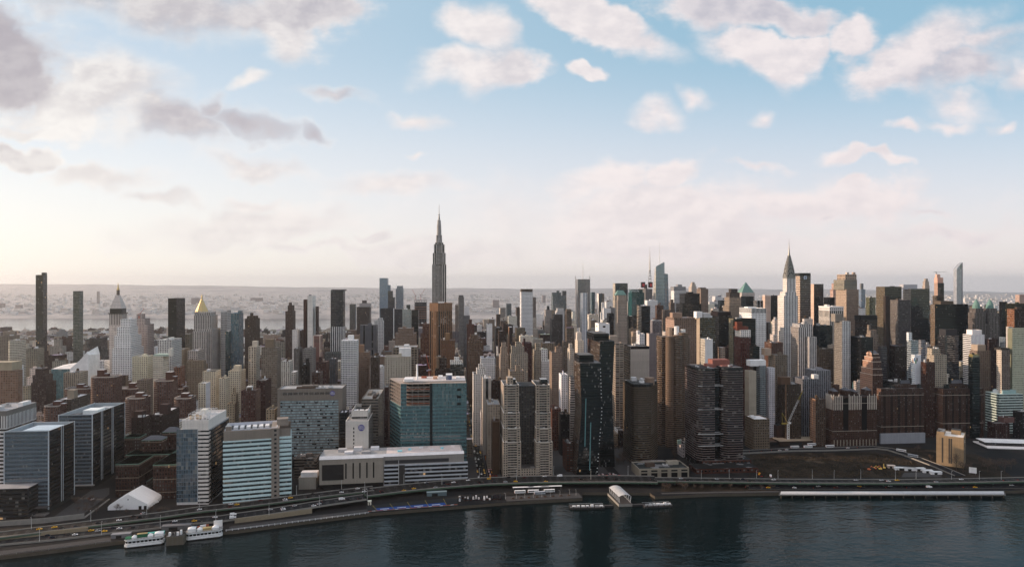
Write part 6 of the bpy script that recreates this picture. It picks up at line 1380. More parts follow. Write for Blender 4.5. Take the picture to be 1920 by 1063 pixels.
b.face([(x1, 6, Z3), (x1, 14, Z3), (x1, 14, cur[-1][1]), (x1, 6, cur[-1][1])], 'facade', wd, [(0, 0), (8, 0), (8, 3), (0, 3)]); h.part('curved_crown', b)
# --- white arcaded tower near the sandstone one
h = Hero('arcaded_tower', 'white stone tower with tall arched crown windows before the sandstone tower', 'tower', 1330, 1555.5, 1582, 575, back(1330, 1555.5, 1534), 'white arcaded tower')
w = h.hw; d = back(1330, 1555.5, 1534); b = MB(); aw = K('pier', c=(.48, .45, .42), s=(.03, .045, .045), g=(.02, .035, .035), bay=4.4, fl=18, fw=.62, fh=.92, bl=0)
b.prism(rect(-w, w, 0, d), 0, h.Z(600), K('pier', c=(.48, .45, .42), s=(.06, .075, .07), bay=3.6, fl=9, fw=.6, fh=.85), None); b.prism(rect(-w, w, 0, d), h.Z(600), h.Z(593), K('pier', c=(.48, .45, .42), s=(.1, .1, .1)), None); b.prism(rect(-w, w, 0, d), h.Z(593), h.Z(581), aw, None); b.prism(rect(-w, w, 0, d), h.Z(581), h.Z(574.5), K('white', c=(.5, .47, .46), bay=4.4, fl=6.5, fw=.35, fh=.4), col(.5)); h.part('walls', b)
b = MB(); ringslabs(b, rect(-w, w, 0, d), h.Z(574.5), h.Z(574.5) + .5, 5, 1.2, .8, col(.55, .52, .5)); h.part('cornice', b); clutter(h.root, -w + 2, w - 2, 3, d - 3, h.Z(574.5) + 1.2, 2, aw)
# --- twin cupola hotel
h = Hero('twin_cupola_hotel', 'grey brown hotel with twin green domed cupolas', 'hotel', 1350, 1826, 1871, 597, 50, 'twin-cupola hotel')
w = h.hw; hs = K('pier', c=(.20, .175, .165), s=(.1, .09, .088), bay=3.4); zb = h.Z(606); b = MB(); b.prism(rect(-w, w, 4, 50), 0, zb, hs, col(.14)); b.prism(rect(h.X(1812), -w + 2, 10, 40), 0, h.Z(622), K('blank', c=(.45, .43, .45)), col(.4)); h.part('walls', b)
for px in (1832.5, 1858):
    b = MB(); x = h.X(px, 10); b.prism(rect(x - 12, x + 12, 2, 24), 0, h.Z(585, px), hs, col(.15)); b.prism(rect(x - 9, x + 9, 4, 22), h.Z(585, px), h.Z(577, px), hs, col(.15)); tw = h.part('corner_tower', b)
    b = MB(); b.lathe(x, 13, [(7.5, h.Z(577, px)), (7.0, h.Z(572, px)), (6.4, h.Z(570, px)), (4.2, h.Z(565.5, px)), (2, h.Z(562, px)), (.6, h.Z(560, px)), (0, h.Z(558, px))], 10, mat='copper_green'); b.build('cupola', tw)
# --- rounded brick towers of the estate
def roundtower(label, u, p0, p1, py, ppy, k):
    h = Hero('rounded_brick_tower', label, 'apartment building', u, p0, p1, py, 26)
    h.root['group'] = 'rounded brick towers of one estate'
    w = h.hw; Zt = h.Z(py); rs = K('band', c=(.175, .092, .07), g=(.04, .04, .045), s=(.15, .085, .07), fl=2.9, bay=3.2, fh=.45, fw=.6, bl=.5)
    pts = []; c = 7.5
    for i in range(6): a = math.pi + i / 5 * math.pi / 2; pts.append((-w + c + c * math.cos(a), c + c * math.sin(a)))
    for i in range(4): a = 1.5 * math.pi + i / 3 * math.pi / 2; pts.append((w - 5 + 5 * math.cos(a), 5 + 5 * math.sin(a)))
    pts += [(w, 26), (-w, 26)]
    b = MB(); b.prism(pts, 0, Zt, rs, col(.12, .1, .09)); h.part('walls', b)
    b = MB(); ringslabs(b, pts[:6] + [(-w + c, 12), (-w + 1, 12)], 3, Zt - 2, 2.9, .5, .5, col(.36, .26, .2)); h.part('balcony_bands', b, kind='stuff')
    b = MB()
    for i in range(len(pts)):
        p, q = pts[i], pts[(i + 1) % len(pts)]; b.face([(*p, Zt - .6), (*q, Zt - .6), (*q, Zt + 1.1), (*p, Zt + 1.1)], 'plain', col(.52, .48, .46)); b.face([(*q, Zt - .1), (*p, Zt - .1), (*p, Zt + 1.1), (*q, Zt + 1.1)], 'plain', col(.4, .38, .36))
    h.part('white_parapet', b)
    b = MB(); x = w * k; b.prism(rect(x - 5, x + 5, 10, 20), Zt, h.Z(ppy, None, 10), K('brick', c=(.15, .07, .052), fw=0), col(.4)); h.part('lift_house', b)
    b = MB(); b.prism(rect(x + 5, x + 11, 9, 17), Zt, Zt + (h.Z(ppy, None, 10) - Zt) * .45, K('brick', c=(.15, .07, .052), fw=0), col(.45)); h.part('stair_house', b)
roundtower('tallest rounded brick tower of the estate, white rimmed, with big square lift house', 1115, 167, 214, 706, 692, -.35)
roundtower('tall rounded brick tower of the estate beside the buff green turret block', 1100, 285, 322, 713, 696, .45)
roundtower('rounded brick tower of the estate half hidden behind the L shaped dark block', 1165, 118, 166, 728, 719, .05)
roundtower('rounded brick tower of the estate tucked between the two tallest ones', 1165, 215, 256, 728, 717, .3)
roundtower('low rounded brick tower of the estate in front of the two tallest ones', 1060, 232, 268, 746, 735, .25)
roundtower('rounded brick tower of the estate just behind the northern pair', 1170, 321, 342, 728, 720, 0)
roundtower('low rounded brick tower of the estate nearest the white concrete tower', 1060, 324, 356, 746, 736, .05)
roundtower('lowest rounded brick tower of the estate beside the striped white block', 1010, 78, 107, 761, 751, .4)
# --- sloping white college building
h = Hero('college_building', 'college building with white sloping roof sweeping up over teal glass', 'college', 1280, 95, 165, 690, 40, 'sloping white college')
x0, x1, x2 = h.X(96), h.X(131), h.X(166); z0, z1, z2 = h.Z(690), h.Z(683), h.Z(660)
b = MB(); b.prism(rect(x0, x1, 0, 40), 0, z0, GLS((.16, .30, .33), (.09, .19, .21)), None); h.part('glass_block', b)
b = MB(); pf = [(x1, z0), (x1 + (x2 - x1) * .3, z0 + (z2 - z0) * .3), (x1 + (x2 - x1) * .6, z0 + (z2 - z0) * .62), (x1 + (x2 - x1) * .88, z2), (x2, z2 - 4)]
for (xa_, za_), (xb_, zb_) in zip(pf, pf[1:]): b.face([(xa_, 0, 0), (xb_, 0, 0), (xb_, 0, zb_), (xa_, 0, za_)], 'plain', col(.55, .55, .6)); b.face([(xa_, 0, za_), (xb_, 0, zb_), (xb_, 40, zb_ - 2), (xa_, 40, za_ + 8)], 'plain', col(.62, .6, .58))
b.face([(x2, 0, 0), (x2, 40, 0), (x2, 40, z2 - 6), (x2, 0, z2 - 4)], 'plain', col(.5)); h.part('sweeping_wall', b)
b = MB(); b.face([(x0, 0, z0), (x1, 0, z0), (x1, 40, z0 + 8), (x0, 40, z0 + 3)], 'plain', col(.52, .5, .48)); h.part('roof', b)
# --- signs
h = Hero('rooftop_lettering_sign', 'white name lettering on the top of the bright teal tower', 'sign', 2000, 1184, 1199, 542, 1, occ=False)
textpart(h.root, 'MetLife', 0, -.4, h.Z(544.3), 7.5, 'white_paint'); give_parts(h, ROOTS['bright teal tower'])
h = Hero('octagon_sign', 'blue and white octagon emblem on the grey banded tower', 'sign', 1428, 1507, 1513, 519, 1, occ=False)
b = MB(); ro, ri = 4.2, 1.7; z = h.Z(519)
for i in range(8):
    a, c = math.pi / 8 + i * math.pi / 4, math.pi / 8 + (i + 1) * math.pi / 4
    b.face([(ri * math.cos(a), .3, z + ri * math.sin(a)), (ri * math.cos(c), .3, z + ri * math.sin(c)), (ro * math.cos(c), .3, z + ro * math.sin(c)), (ro * math.cos(a), .3, z + ro * math.sin(a))], 'plain', col(.10, .25, .45) if i % 2 else col(.55, .6, .65))
b.build('octagon_emblem', h.root); give_parts(h, ROOTS['grey banded tower'])
h = Hero('mural_bars', 'four coloured bars painted on the blank wall of the mural block', 'mural', 998, 1712, 1722, 675, 1, occ=False)
for px, a, c_, cc_ in ((1713.3, 671.5, 678.5, (.45, .14, .05)), (1716, 669, 676, (.05, .25, .5)), (1718.6, 673.5, 680, (.08, .3, .12)), (1721, 669.5, 676, (.12, .08, .06))):
    b = MB(); x = h.X(px); b.box(x - .8, x + .8, 1.7, 1.9, h.Z(c_), h.Z(a), col(*cc_)); b.build('mural_bar', h.root)
give_parts(h, ROOTS['mural block'])
h = Hero('arrow_pattern', 'pale diamond arrows painted on the wall of the white panelled block', 'mural', 1149, 1822, 1845, 650, 1, occ=False)
for i in range(3):
    for j in range(3):
        b = MB(); x = h.X(1826 + i * 7.5); z = h.Z(628 + j * 9 + (i % 2) * 4.5); b.face([(x - 2.6, .8, z - 3), (x, .8, z + 3.6), (x + 2.6, .8, z - 3)][::-1] and [(x - 3, .8, z - 1), (x + 3, .8, z - 1), (x, .8, z + 4)], 'plain', col(.7, .68, .7)); b.face([(x - 1.4, .8, z - 5), (x + 1.4, .8, z - 5), (x + 1.4, .8, z - 1), (x - 1.4, .8, z - 1)], 'plain', col(.7, .68, .7)); b.build('painted_arrow', h.root)
give_parts(h, ROOTS['diamond arrow block'])
# --- tower cranes on the skyline
def crane(label, u, px, pbase, ptop, arm, colr, r=.7):
    h = Hero('tower_crane', label, 'crane', u, px - .5, px + .5, ptop, 1, occ=False)
    z0, z1 = h.Z(pbase), h.Z(ptop); b = MB()
    for x in (-r * 1.5, r * 1.5):
        for y in (-r * 1.5, r * 1.5): b.bar((x, y, z0), (x, y, z1), r * .4, mat=colr)
    n = max(3, int((z1 - z0) / (r * 4)))
    for i in range(n):
        za, zc2 = z0 + (z1 - z0) * i / n, z0 + (z1 - z0) * (i + 1) / n; b.bar((-r * 1.5, -r * 1.5, za), (r * 1.5, -r * 1.5, zc2), r * .25, mat=colr); b.bar((-r * 1.5, r * 1.5, za), (-r * 1.5, -r * 1.5, zc2), r * .25, mat=colr)
    h.part('mast', b)
    b = MB(); (ax, ay), (bx, by) = arm; b.bar((h.X(ax), 0, h.Z(ay)), (h.X(bx), 0, h.Z(by)), r * .7, mat=colr); h.part('jib', b)
    b = MB(); b.bar((0, 0, z1), (h.X(px - (bx - px) * .25), 0, z1 + 1), r * .8, mat=colr); h.part('counter_jib', b)
    b = MB(); b.box(-r * 2, r * 2, -r * 2, r * 2, z1 - r * 3, z1, col(.3)); h.part('cab', b)
crane('red luffing crane above the stepped white stone block', 1500, 261, 596, 588, ((261, 589), (270, 577)), 'red_steel', .7)
crane('thin red crane with raised jib over the far building site', 2610, 789, 562, 551, ((789, 552), (797, 540)), 'red_steel', .9)
crane('second thin red crane over the far building site', 2620, 779, 560, 553, ((779, 553), (773, 541)), 'red_steel', .9)
crane('small hammerhead crane topping the orange-netted tower', 2015, 1756, 514, 508.5, ((1752, 509), (1775, 508)), 'mast_metal', .7)
crane('tall bent red crane standing on the wide street site', 1040, 805, 712, 690, ((805, 690), (799, 664)), 'red_steel', .8)
h = Hero('building_site_tower', 'far unfinished steel tower with orange floors and open frame', 'tower', 2600, 777, 800, 562, 40, 'far steel frame'); w = h.hw
b = MB(); b.prism(rect(-w + 2, w - 2, 3, 40), 0, h.Z(566), col(.07, .06, .06), col(.1)); h.part('core', b)
b = MB()
for py in np.arange(562, 596, 4.2): z = h.Z(py); b.box(-w, w, 0, 42, z, z + 1.6, col(*((.16, .15, .15) if py < 574 else (.42, .2, .12))))
for k in range(6): x = -w + 2 * w * k / 5; b.bar((x, 0, 0), (x, 0, h.Z(561)), .8, col(.14))
h.part('floor_decks', b)
# crane yard crane: white tower, yellow luffing jib
h = Hero('tower_crane', 'white and yellow luffing crane over the site beside the tan brick office', 'crane', 965, 1473, 1481, 794, 5, 'crane yard crane', occ=False)
z0, z1 = 0, h.Z(792, 1477); b = MB(); r = 1.5
for x in (-r, r):
    for y in (-r, r): b.bar((x, y, 0), (x, y, z1), .5, mat='white_paint')
for i in range(9): za, zc2 = z1 * i / 9, z1 * (i + 1) / 9; b.bar((-r, -r, za), (r, -r, zc2), .3, mat='white_paint'); b.bar((r, -r, za), (-r, -r, zc2), .3, mat='white_paint')
h.part('mast', b)
b = MB(); p0 = Vector((0, 0, z1)); p1 = Vector((h.X(1505), 0, h.Z(731, 1505))); pm = p0 + (p1 - p0) * .72
for o_ in (-.9, .9):
    b.bar(tuple(p0 + Vector((o_, 0, o_ * -.6))), tuple(pm + Vector((o_ * .8, 0, o_ * -.5))), .3, mat='white_paint'); b.bar(tuple(pm + Vector((o_ * .8, 0, o_ * -.5))), tuple(p1), .3, mat='yellow_steel')
for i in range(12): t0, t1 = i / 12, (i + 1) / 12; q0, q1 = p0 + (p1 - p0) * t0, p0 + (p1 - p0) * t1; b.bar(tuple(q0 + Vector((-.8, 0, .5))), tuple(q1 + Vector((.8, 0, -.5))), .18, mat='white_paint' if i < 8 else 'yellow_steel')
h.part('jib', b)
b = MB(); t0 = (h.X(1466.5), 0, h.Z(772, 1468)); b.bar((0, 0, z1), t0, .4, mat='yellow_steel'); b.bar(t0, (h.X(1467), 0, z1), .3, mat='yellow_steel'); b.bar(t0, tuple(p1 * .9 + p0 * .1), .08, mat='mast_metal'); b.box(h.X(1466), 0, -1.5, 1.5, z1 - 1, z1 + .6, mat='yellow_steel'); h.part('counter_frame', b)
b = MB(); b.box(1, 4.5, -1.5, 1.5, z1 - .5, z1 + 2, col(.6)); h.part('cab', b)
# ---------------------------------------------------------------- ground, water, roads
def structure(o): o['kind'] = 'structure'; return o
def WP(px, py, z=LAND): x, y = G(px, py, z); return (x, y, z)
class WB(MB): pass
SHORE = [(-420, 1092), (-60, 1048), (0, 1041), (100, 1029), (212, 1014), (318, 1001), (440, 993), (560, 977), (695, 960), (859, 947), (946, 940), (1092, 932), (1092, 921), (1218, 922), (1228, 929), (1330, 924), (1460, 922), (1600, 919), (1900, 918), (2300, 905), (2800, 890)]
sp = [G(*p) for p in SHORE]
def corner(v, u): return toW(v, u)
back_edge = [corner(5200, 3440), corner(-5200, 3440)]
left_end = [corner(-5200, 500)]
poly = sp + [corner(5200, 1100)] + back_edge + left_end
m, T = newmat('ground')
pos = T.n('ShaderNodeNewGeometry').outputs['Position']
n1 = T.noise(pos, .02, 5.0, .65); n2 = T.noise(pos, .35, 3.0, .7)
c = T.mix(T.ss(n1, .42, .62), (.012, .012, .013), (.024, .021, .019))
finish(T, T.n('ShaderNodeBsdfPrincipled', None, Base_Color=T.vm('SCALE', c, s=T.m('ADD', .6, T.m('MULTIPLY', n2, .8))), Roughness=.9, Specular_IOR_Level=.1))
b = MB(); b.face([(x, y, LAND) for x, y in poly], 'ground')
for i in range(len(sp) - 1):
    a, c_ = sp[i], sp[i + 1]; b.face([(*a, -1), (*c_, -1), (*c_, LAND), (*a, LAND)], 'sea_wall')
structure(b.build('ground'))
# water
m, T = newmat('water')
pos = T.n('ShaderNodeNewGeometry').outputs['Position']
x_, y_, z_ = T.xyz(pos)
v1 = T.comb(T.m('MULTIPLY', x_, .55), y_, 0)
w1 = T.noise(v1, .20, 3.0, .6); w2 = T.noise(v1, .028, 3.0, .55); w3 = T.noise(pos, .006, 2.0, .5)
hgt = T.m('ADD', T.m('MULTIPLY', w1, .55), T.m('MULTIPLY', w2, 1.6))
bmp = T.n('ShaderNodeBump', None, Height=hgt, Strength=1.0, Distance=T.m('ADD', .12, T.m('MULTIPLY', w3, 1.15)))
wcol = T.mix(w3, (.001, .005, .006), (.002, .008, .009))
finish(T, T.n('ShaderNodeBsdfPrincipled', None, Base_Color=wcol, Roughness=.08, IOR=1.21, Normal=bmp.outputs[0]))
b = MB(); b.face([(-12000, -1200, 0), (12000, -1200, 0), (12000, 5400, 0), (-12000, 5400, 0)], 'water'); structure(b.build('river_water'))
# far shore: low hills, cliffs over the river and the plain beyond, sinking with the curve of the earth
m, T = newmat('far_land')
pos = T.n('ShaderNodeNewGeometry').outputs['Position']
n0 = T.noise(pos, .0007, 4.0, .6); n1 = T.noise(pos, .004, 4.0, .7); n2 = T.noise(pos, .03, 3.0, .75)
c = T.mix(T.ss(n1, .38, .60), (.27, .265, .265), (.41, .385, .37))  # land colours paled to stand in for distant haze
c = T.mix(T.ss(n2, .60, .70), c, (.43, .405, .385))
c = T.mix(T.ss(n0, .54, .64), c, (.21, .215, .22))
finish(T, T.n('ShaderNodeBsdfPrincipled', None, Base_Color=c, Roughness=.95, Specular_IOR_Level=.1))
rn = np.random.RandomState(4)
def far_h(X, Y):
    k = X / Y
    d = Y - .0972 * 0
    drop = -(Y - 5000) ** 2 / 1.25e7 * .6 if Y > 5000 else 0
    bluff = 52 * math.exp(-((Y - 5050) / 260) ** 2) * (1 - .35 * min(1, max(0, (-k - .28) / .2))) + (6 if Y > 4700 else -2)
    px = 960 + 1280 * k
    ridge_py = np.interp(px, [-200, 0, 300, 650, 1000, 1340, 1600, 1950, 2200], [530.5, 531, 533.5, 539, 541, 540.5, 543, 549, 551]) + .5 * math.sin(px / 37.0) + .35 * math.sin(px / 11.0 + 1)
    rz = 240 + (530 - ridge_py) / 1280 * 23500
    t = min(1, max(0, (Y - 16000) / 7500)); t = t * t * (3 - 2 * t)
    return drop * (1 - t) + bluff + t * rz + 4 * math.sin(X / 310) * math.sin(Y / 270) * (Y > 5300)
ys = [4640, 4660, 4750, 4850, 4950, 5050, 5150, 5300, 5500, 5800, 6200, 6800, 7500, 8400, 9500, 11000, 13000, 15000, 16500, 18500, 20500, 22000, 23500, 25500]
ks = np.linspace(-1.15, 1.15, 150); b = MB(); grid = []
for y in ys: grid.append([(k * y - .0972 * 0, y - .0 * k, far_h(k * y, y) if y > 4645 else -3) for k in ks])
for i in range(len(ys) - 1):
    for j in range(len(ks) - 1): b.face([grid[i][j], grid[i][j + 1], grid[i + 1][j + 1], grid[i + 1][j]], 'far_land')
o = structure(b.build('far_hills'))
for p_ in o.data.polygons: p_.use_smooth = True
# far town beyond the river: countless specks, one mass
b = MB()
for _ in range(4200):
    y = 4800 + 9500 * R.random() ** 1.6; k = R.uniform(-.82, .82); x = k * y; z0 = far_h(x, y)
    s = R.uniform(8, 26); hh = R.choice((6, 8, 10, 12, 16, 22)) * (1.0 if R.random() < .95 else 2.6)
    c_ = R.choice(((.47, .44, .41), (.42, .39, .36), (.38, .35, .33), (.50, .48, .46), (.41, .40, .39)))  # pale, close tones: haze put into the colour of the boxes
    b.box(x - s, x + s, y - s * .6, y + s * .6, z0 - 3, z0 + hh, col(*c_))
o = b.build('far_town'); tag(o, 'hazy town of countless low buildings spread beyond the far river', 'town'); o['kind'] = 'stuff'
for px, w, yt, Y, lab in ((1, 10, 567, 6200, 'grey'), (34, 10, 570, 6000, 'tan'), (366, 14, 557, 7000, 'pale'), (481, 22, 557, 9000, 'brown'), (930, 12, 561, 6500, 'long grey'), (911, 8, 577, 5000, 'pair of low tan'), (925, 14, 577, 5000, 'wide low tan'), (1020, 6, 552, 8000, 'white'), (183, 3, 545, 7500, 'slim tan')):
    o = thing('far_apartment_tower', f'{lab} apartment slab standing alone on the hazy plain beyond the far river', 'tower', *toG((px - 960) / 1280 * Y, Y), z=0)
    b = MB(); hw = w / 2 / 1280 * Y; z = ZP(yt, Y); b.prism(rect(-hw, hw, 0, 30), far_h((px - 960) / 1280 * Y, Y) - 5, z, K('tan', c=(.33, .28, .26)), None); b.build('walls', o)
    b = MB(); b.face([(x, y, z) for x, y in rect(-hw, hw, 0, 30)], 'roof', col(.3)); b.build('roof', o)

def strip(name, pts, width, mat, thick=.3, side='concrete', edge=None):
    """ribbon along world points (x, y, z)"""
    b = MB(); L = []; Rr = []
    for i, p in enumerate(pts):
        a = Vector(pts[max(0, i - 1)]); c_ = Vector(pts[min(len(pts) - 1, i + 1)]); d = (c_ - a); d.z = 0; d.normalize(); n = Vector((-d.y, d.x, 0)) * width / 2
        L.append(tuple(Vector(p) + n)); Rr.append(tuple(Vector(p) - n))
    dn = lambda p: (p[0], p[1], p[2] - thick)
    for i in range(len(pts) - 1):
        b.face([Rr[i], Rr[i + 1], L[i + 1], L[i]], mat)
        b.face([dn(Rr[i]), dn(Rr[i + 1]), Rr[i + 1], Rr[i]], side); b.face([dn(L[i + 1]), dn(L[i]), L[i], L[i + 1]], side)
        b.face([dn(L[i]), dn(L[i + 1]), dn(Rr[i + 1]), dn(Rr[i])], side)
    if edge:
        e_m, e_h, e_w = edge
        for S, sg in ((Rr, 1), (L, -1)):
            for i in range(len(pts) - 1):
                p, q = Vector(S[i]), Vector(S[i + 1]); d = (q - p); d.z = 0; d.normalize(); n = Vector((-d.y, d.x, 0)) * e_w * sg
                up = Vector((0, 0, e_h)); off_ = Vector((0, 0, .01))
                b.face([tuple(p - n * .2), tuple(q - n * .2), tuple(q - n * .2 + up), tuple(p - n * .2 + up)], e_m); b.face([tuple(q + n), tuple(p + n), tuple(p + n + up), tuple(q + n + up)], e_m); b.face([tuple(p - n * .2 + up), tuple(q - n * .2 + up), tuple(q + n + up), tuple(p + n + up)], e_m)
    return structure(b.build(name))
def path3(L): return [WP(px, py, z) for px, py, z in L]
ROAD_A = path3([(-60, 1009, 7), (25, 998, 7), (137, 984, 7), (249, 970, 7), (300, 964, 7), (382, 952, 7), (451, 945, 7), (560, 931, 7.5), (640, 921, 8), (700, 914, 9)])
ROAD_B = path3([(-60, 1021, 4), (20, 1012, 4), (100, 1005, 4), (210, 992, 4), (254, 988, 4), (368, 974, 4.6), (411, 971, 5), (458, 964, 6), (501, 958, 6.6), (570, 947, 7.6), (608, 941, 8.2), (684, 930, 9)])
ROAD_M = path3([(684, 922, 9), (740, 915, 9), (778, 911, 9), (830, 906, 9), (911, 900, 9), (1000, 897, 9), (1160, 896, 9), (1230, 897, 9)])
ROAD_R = path3([(1230, 897, 9), (1500, 900.5, 9), (1700, 901, 9), (1830, 899, 9), (2000, 895, 9)])
ROAD_L = path3([(1400, 911.5, 4), (1600, 912, 4), (1800, 911, 4), (2000, 909, 4)])
strip('highway_road', ROAD_A, 17, 'road_deck', 1.4, 'green_steel', ('concrete', .9, .4))
strip('highway_road', ROAD_B, 18, 'asphalt', .9, 'concrete', ('concrete', .8, .4))
strip('highway_road', ROAD_M, 26, 'road_deck', 1.6, 'green_steel', ('concrete', .9, .4))
strip('highway_road', ROAD_R, 15, 'road_deck', 1.6, 'green_steel', ('concrete', .9, .4))
strip('riverside_road', ROAD_L, 13, 'asphalt', .3)
def alongpath(pts, step):
    out = []; acc = 0; nxt = 0
    for a, b_ in zip(pts, pts[1:]):
        a, b_ = Vector(a), Vector(b_); L = (b_ - a).length; d = (b_ - a) / L
        while nxt < acc + L: out.append((a + d * (nxt - acc), math.atan2(d.y, d.x))); nxt += step
        acc += L
    return out
# painted lane dashes
b = MB()
for pts, offs in ((ROAD_A, (-3.2, 0.2, 3.6)), (ROAD_B, (-3.4, 0, 3.4)), (ROAD_M, (-9, -5.6, 0, 5.6, 9)), (ROAD_R, (-3, 0, 3)), (ROAD_L, (0,))):
    for p, a in alongpath(pts, 9):
        for of in offs:
            c_ = p + Vector((-math.sin(a), math.cos(a), 0)) * of; d = Vector((math.cos(a), math.sin(a), 0)) * 1.7; n = Vector((-math.sin(a), math.cos(a), 0)) * .13; up = Vector((0, 0, .03))
            b.face([tuple(c_ - d - n + up), tuple(c_ + d - n + up), tuple(c_ + d + n + up), tuple(c_ - d + n + up)], 'line_paint')
structure(b.build('road_markings'))
# highway columns under the decks
proto = None
for pts, step in ((ROAD_M, 16), (ROAD_R, 22)):
    for p, a in alongpath(pts, step):
        if proto is None:
            proto = thing('highway_column', 'green steel column carrying the elevated riverside highway', 'column', 0, 0, 0, 0, 'steel columns under the riverside highway')
            b = MB(); b.box(-.5, .5, -.5, .5, 0, 4.4, mat='green_steel'); b.build('shaft', proto); b = MB(); b.box(-.7, .7, -6, 6, 3.6, 4.4, mat='green_steel'); b.build('cross_beam', proto); o = proto
        else: o = copytree(proto, (0, 0, 0), 0)
        o.location = (p.x, p.y, LAND); o.rotation_euler = (0, 0, a)
# walls along the road
def wallrun(name, label, pts, h_, t, mat, z=LAND, cat='wall'):
    P3 = [Vector(WP(px, py, z)) for px, py in pts]; b = MB()
    for a, c_ in zip(P3, P3[1:]):
        d = (c_ - a).normalized(); n = Vector((-d.y, d.x, 0)) * t; q = [a - n, c_ - n, c_ + n, a + n]; up = Vector((0, 0, h_))
        for i in range(4): b.face([tuple(q[i]), tuple(q[(i + 1) % 4]), tuple(q[(i + 1) % 4] + up), tuple(q[i] + up)], mat)
        b.face([tuple(v + up) for v in q], mat)
    return tag(b.build(name), label, cat)
wallrun('retaining_wall', 'long tan stone retaining wall between the two roadways at the river bend', [(0, 1013), (80, 1004), (165, 995)], 4.5, .5, 'retaining_stone')
wallrun('retaining_wall', 'brown ribbed retaining wall below the roadway by the esplanade', [(440, 979), (520, 969), (585, 960)], 4.6, .5, 'retaining_stone')
wallrun('terrace_wall', 'low pale garden terrace wall in front of the riverside glass tower', [(-20, 986), (80, 979), (158, 970)], 5, .4, 'concrete')
wallrun('terrace_wall', 'slanting pale ramp wall beside the white tent', [(158, 970), (205, 935)], 1.4, .5, 'concrete')
# esplanades
strip('esplanade_path', path3([(-60, 1041, LAND + .15), (0, 1034, LAND + .15), (100, 1022, LAND + .15), (208, 1008, LAND + .15)]), 9, 'paving', .5)
strip('esplanade_path', path3([(430, 988, LAND + .15), (560, 971, LAND + .15), (690, 955, LAND + .15)]), 9, 'paving', .5)
strip('river_walk_path', path3([(1240, 923, LAND + .15), (1330, 921, LAND + .15), (1460, 919, LAND + .15)]), 4, 'paving', .4)
strip('bus_yard_paving', path3([(948, 933, LAND + .15), (1020, 929.5, LAND + .15), (1088, 926.5, LAND + .15)]), 16, 'paving', .5)
def railing(label, pts, posts, hgt=1.5, c_='white_paint', z=LAND + .2):
    P3 = path3([(px, py, z) for px, py in pts]); root = bpy.data.objects.new('railing', None); COL.objects.link(root); root.location = P3[0]; tag(root, label, 'railing')
    o0 = Vector(P3[0]); b = MB()
    for a, c2 in zip(P3, P3[1:]):
        for hh in (hgt, hgt * .5): b.bar(tuple(Vector(a) - o0 + Vector((0, 0, hh))), tuple(Vector(c2) - o0 + Vector((0, 0, hh))), .12, mat=c_)
    b.build('rail', root)
    for p, a in alongpath(P3, posts): q = MB(); l = p - o0; q.box(l.x - .22, l.x + .22, l.y - .22, l.y + .22, l.z, l.z + hgt + .2, mat=c_); q.build('post', root)
railing('white railing with many posts along the esplanade between the boats and the blue deck', [(424, 994), (560, 977), (692, 960.5)], 5.5)
railing('dark railing along the pale esplanade at the lower river bend', [(0, 1040), (100, 1028), (208, 1014)], 12, 1.3, 'mast_metal')
# city pavements: one sheet of kerbed blocks
AVE = [(822, 1004), (1030, 1190), (1220, 1322), (1350, 1452), (1480, 1578), (1606, 1698), (1728, 1975), (2005, 2220), (2250, 2465), (2495, 2710), (2740, 2955), (2985, 3200), (3230, 3415)]
def street_half(n): return 15 if n in (34, 42, 23, 57) else 9
b = MB()
for ua, ub in AVE[:7]:
    for n in range(14, 62):
        v0, v1 = 52 + 79 * (n - 34) + street_half(n), 52 + 79 * (n - 33) - street_half(n + 1)
        x, y = toW((v0 + v1) / 2, ua)
        if abs(x / max(y, 1)) > .85 or (ua < 900 and (v0 > 280 or n < 33)): continue
        q = [toW(v0 - 3, ua - 4), toW(v1 + 3, ua - 4), toW(v1 + 3, ub + 4), toW(v0 - 3, ub + 4)]
        b.prism(q, LAND, LAND + .15, PLAIN, PLAIN, 'paving')
structure(b.build('pavement'))
# wide street: lane lines and crossings
b = MB(); S_ = lambda v, u, z=LAND + .03: (*toW(v, u), z)
for u in range(835, 1700, 8):
    for v in (52 - 6, 52, 52 + 6):
        b.face([S_(v - .15, u), S_(v + .15, u), S_(v + .15, u + (3 if v != 52 else 8)), S_(v - .15, u + (3 if v != 52 else 8))], 'line_paint')
for u in (1008, 1024, 1196, 1212):
    for k in range(12): v = 39 + k * 2.2; b.face([S_(v, u), S_(v + 1, u), S_(v + 1, u + 3), S_(v, u + 3)], 'line_paint')
structure(b.build('road_markings'))
# vacant lot, lawn and the road that curves round it
m, T = newmat('bare_earth')
pos = T.n('ShaderNodeNewGeometry').outputs['Position']
n1 = T.noise(pos, .05, 5.0, .7); n2 = T.noise(pos, .4, 3.0, .7); n3 = T.noise(pos, .018, 3.0, .6)
c = T.mix(T.ss(n1, .42, .62), (.016, .012, .008), (.036, .026, .018)); c = T.mix(T.ss(n3, .60, .70), c, (.09, .066, .045))
finish(T, T.n('ShaderNodeBsdfPrincipled', None, Base_Color=T.vm('SCALE', c, s=T.m('ADD', .6, T.m('MULTIPLY', n2, .8))), Roughness=.95, Specular_IOR_Level=.08))
def sheet(name, pts, z, mat): b = MB(); b.face([WP(px, py, z) for px, py in pts], mat); return structure(b.build(name))
sheet('vacant_ground', [(1425, 893.5), (1780, 893.5), (1740, 874), (1690, 855), (1640, 846), (1560, 847), (1480, 848), (1398, 852), (1396, 868)], LAND + .02, 'bare_earth')
b = MB()
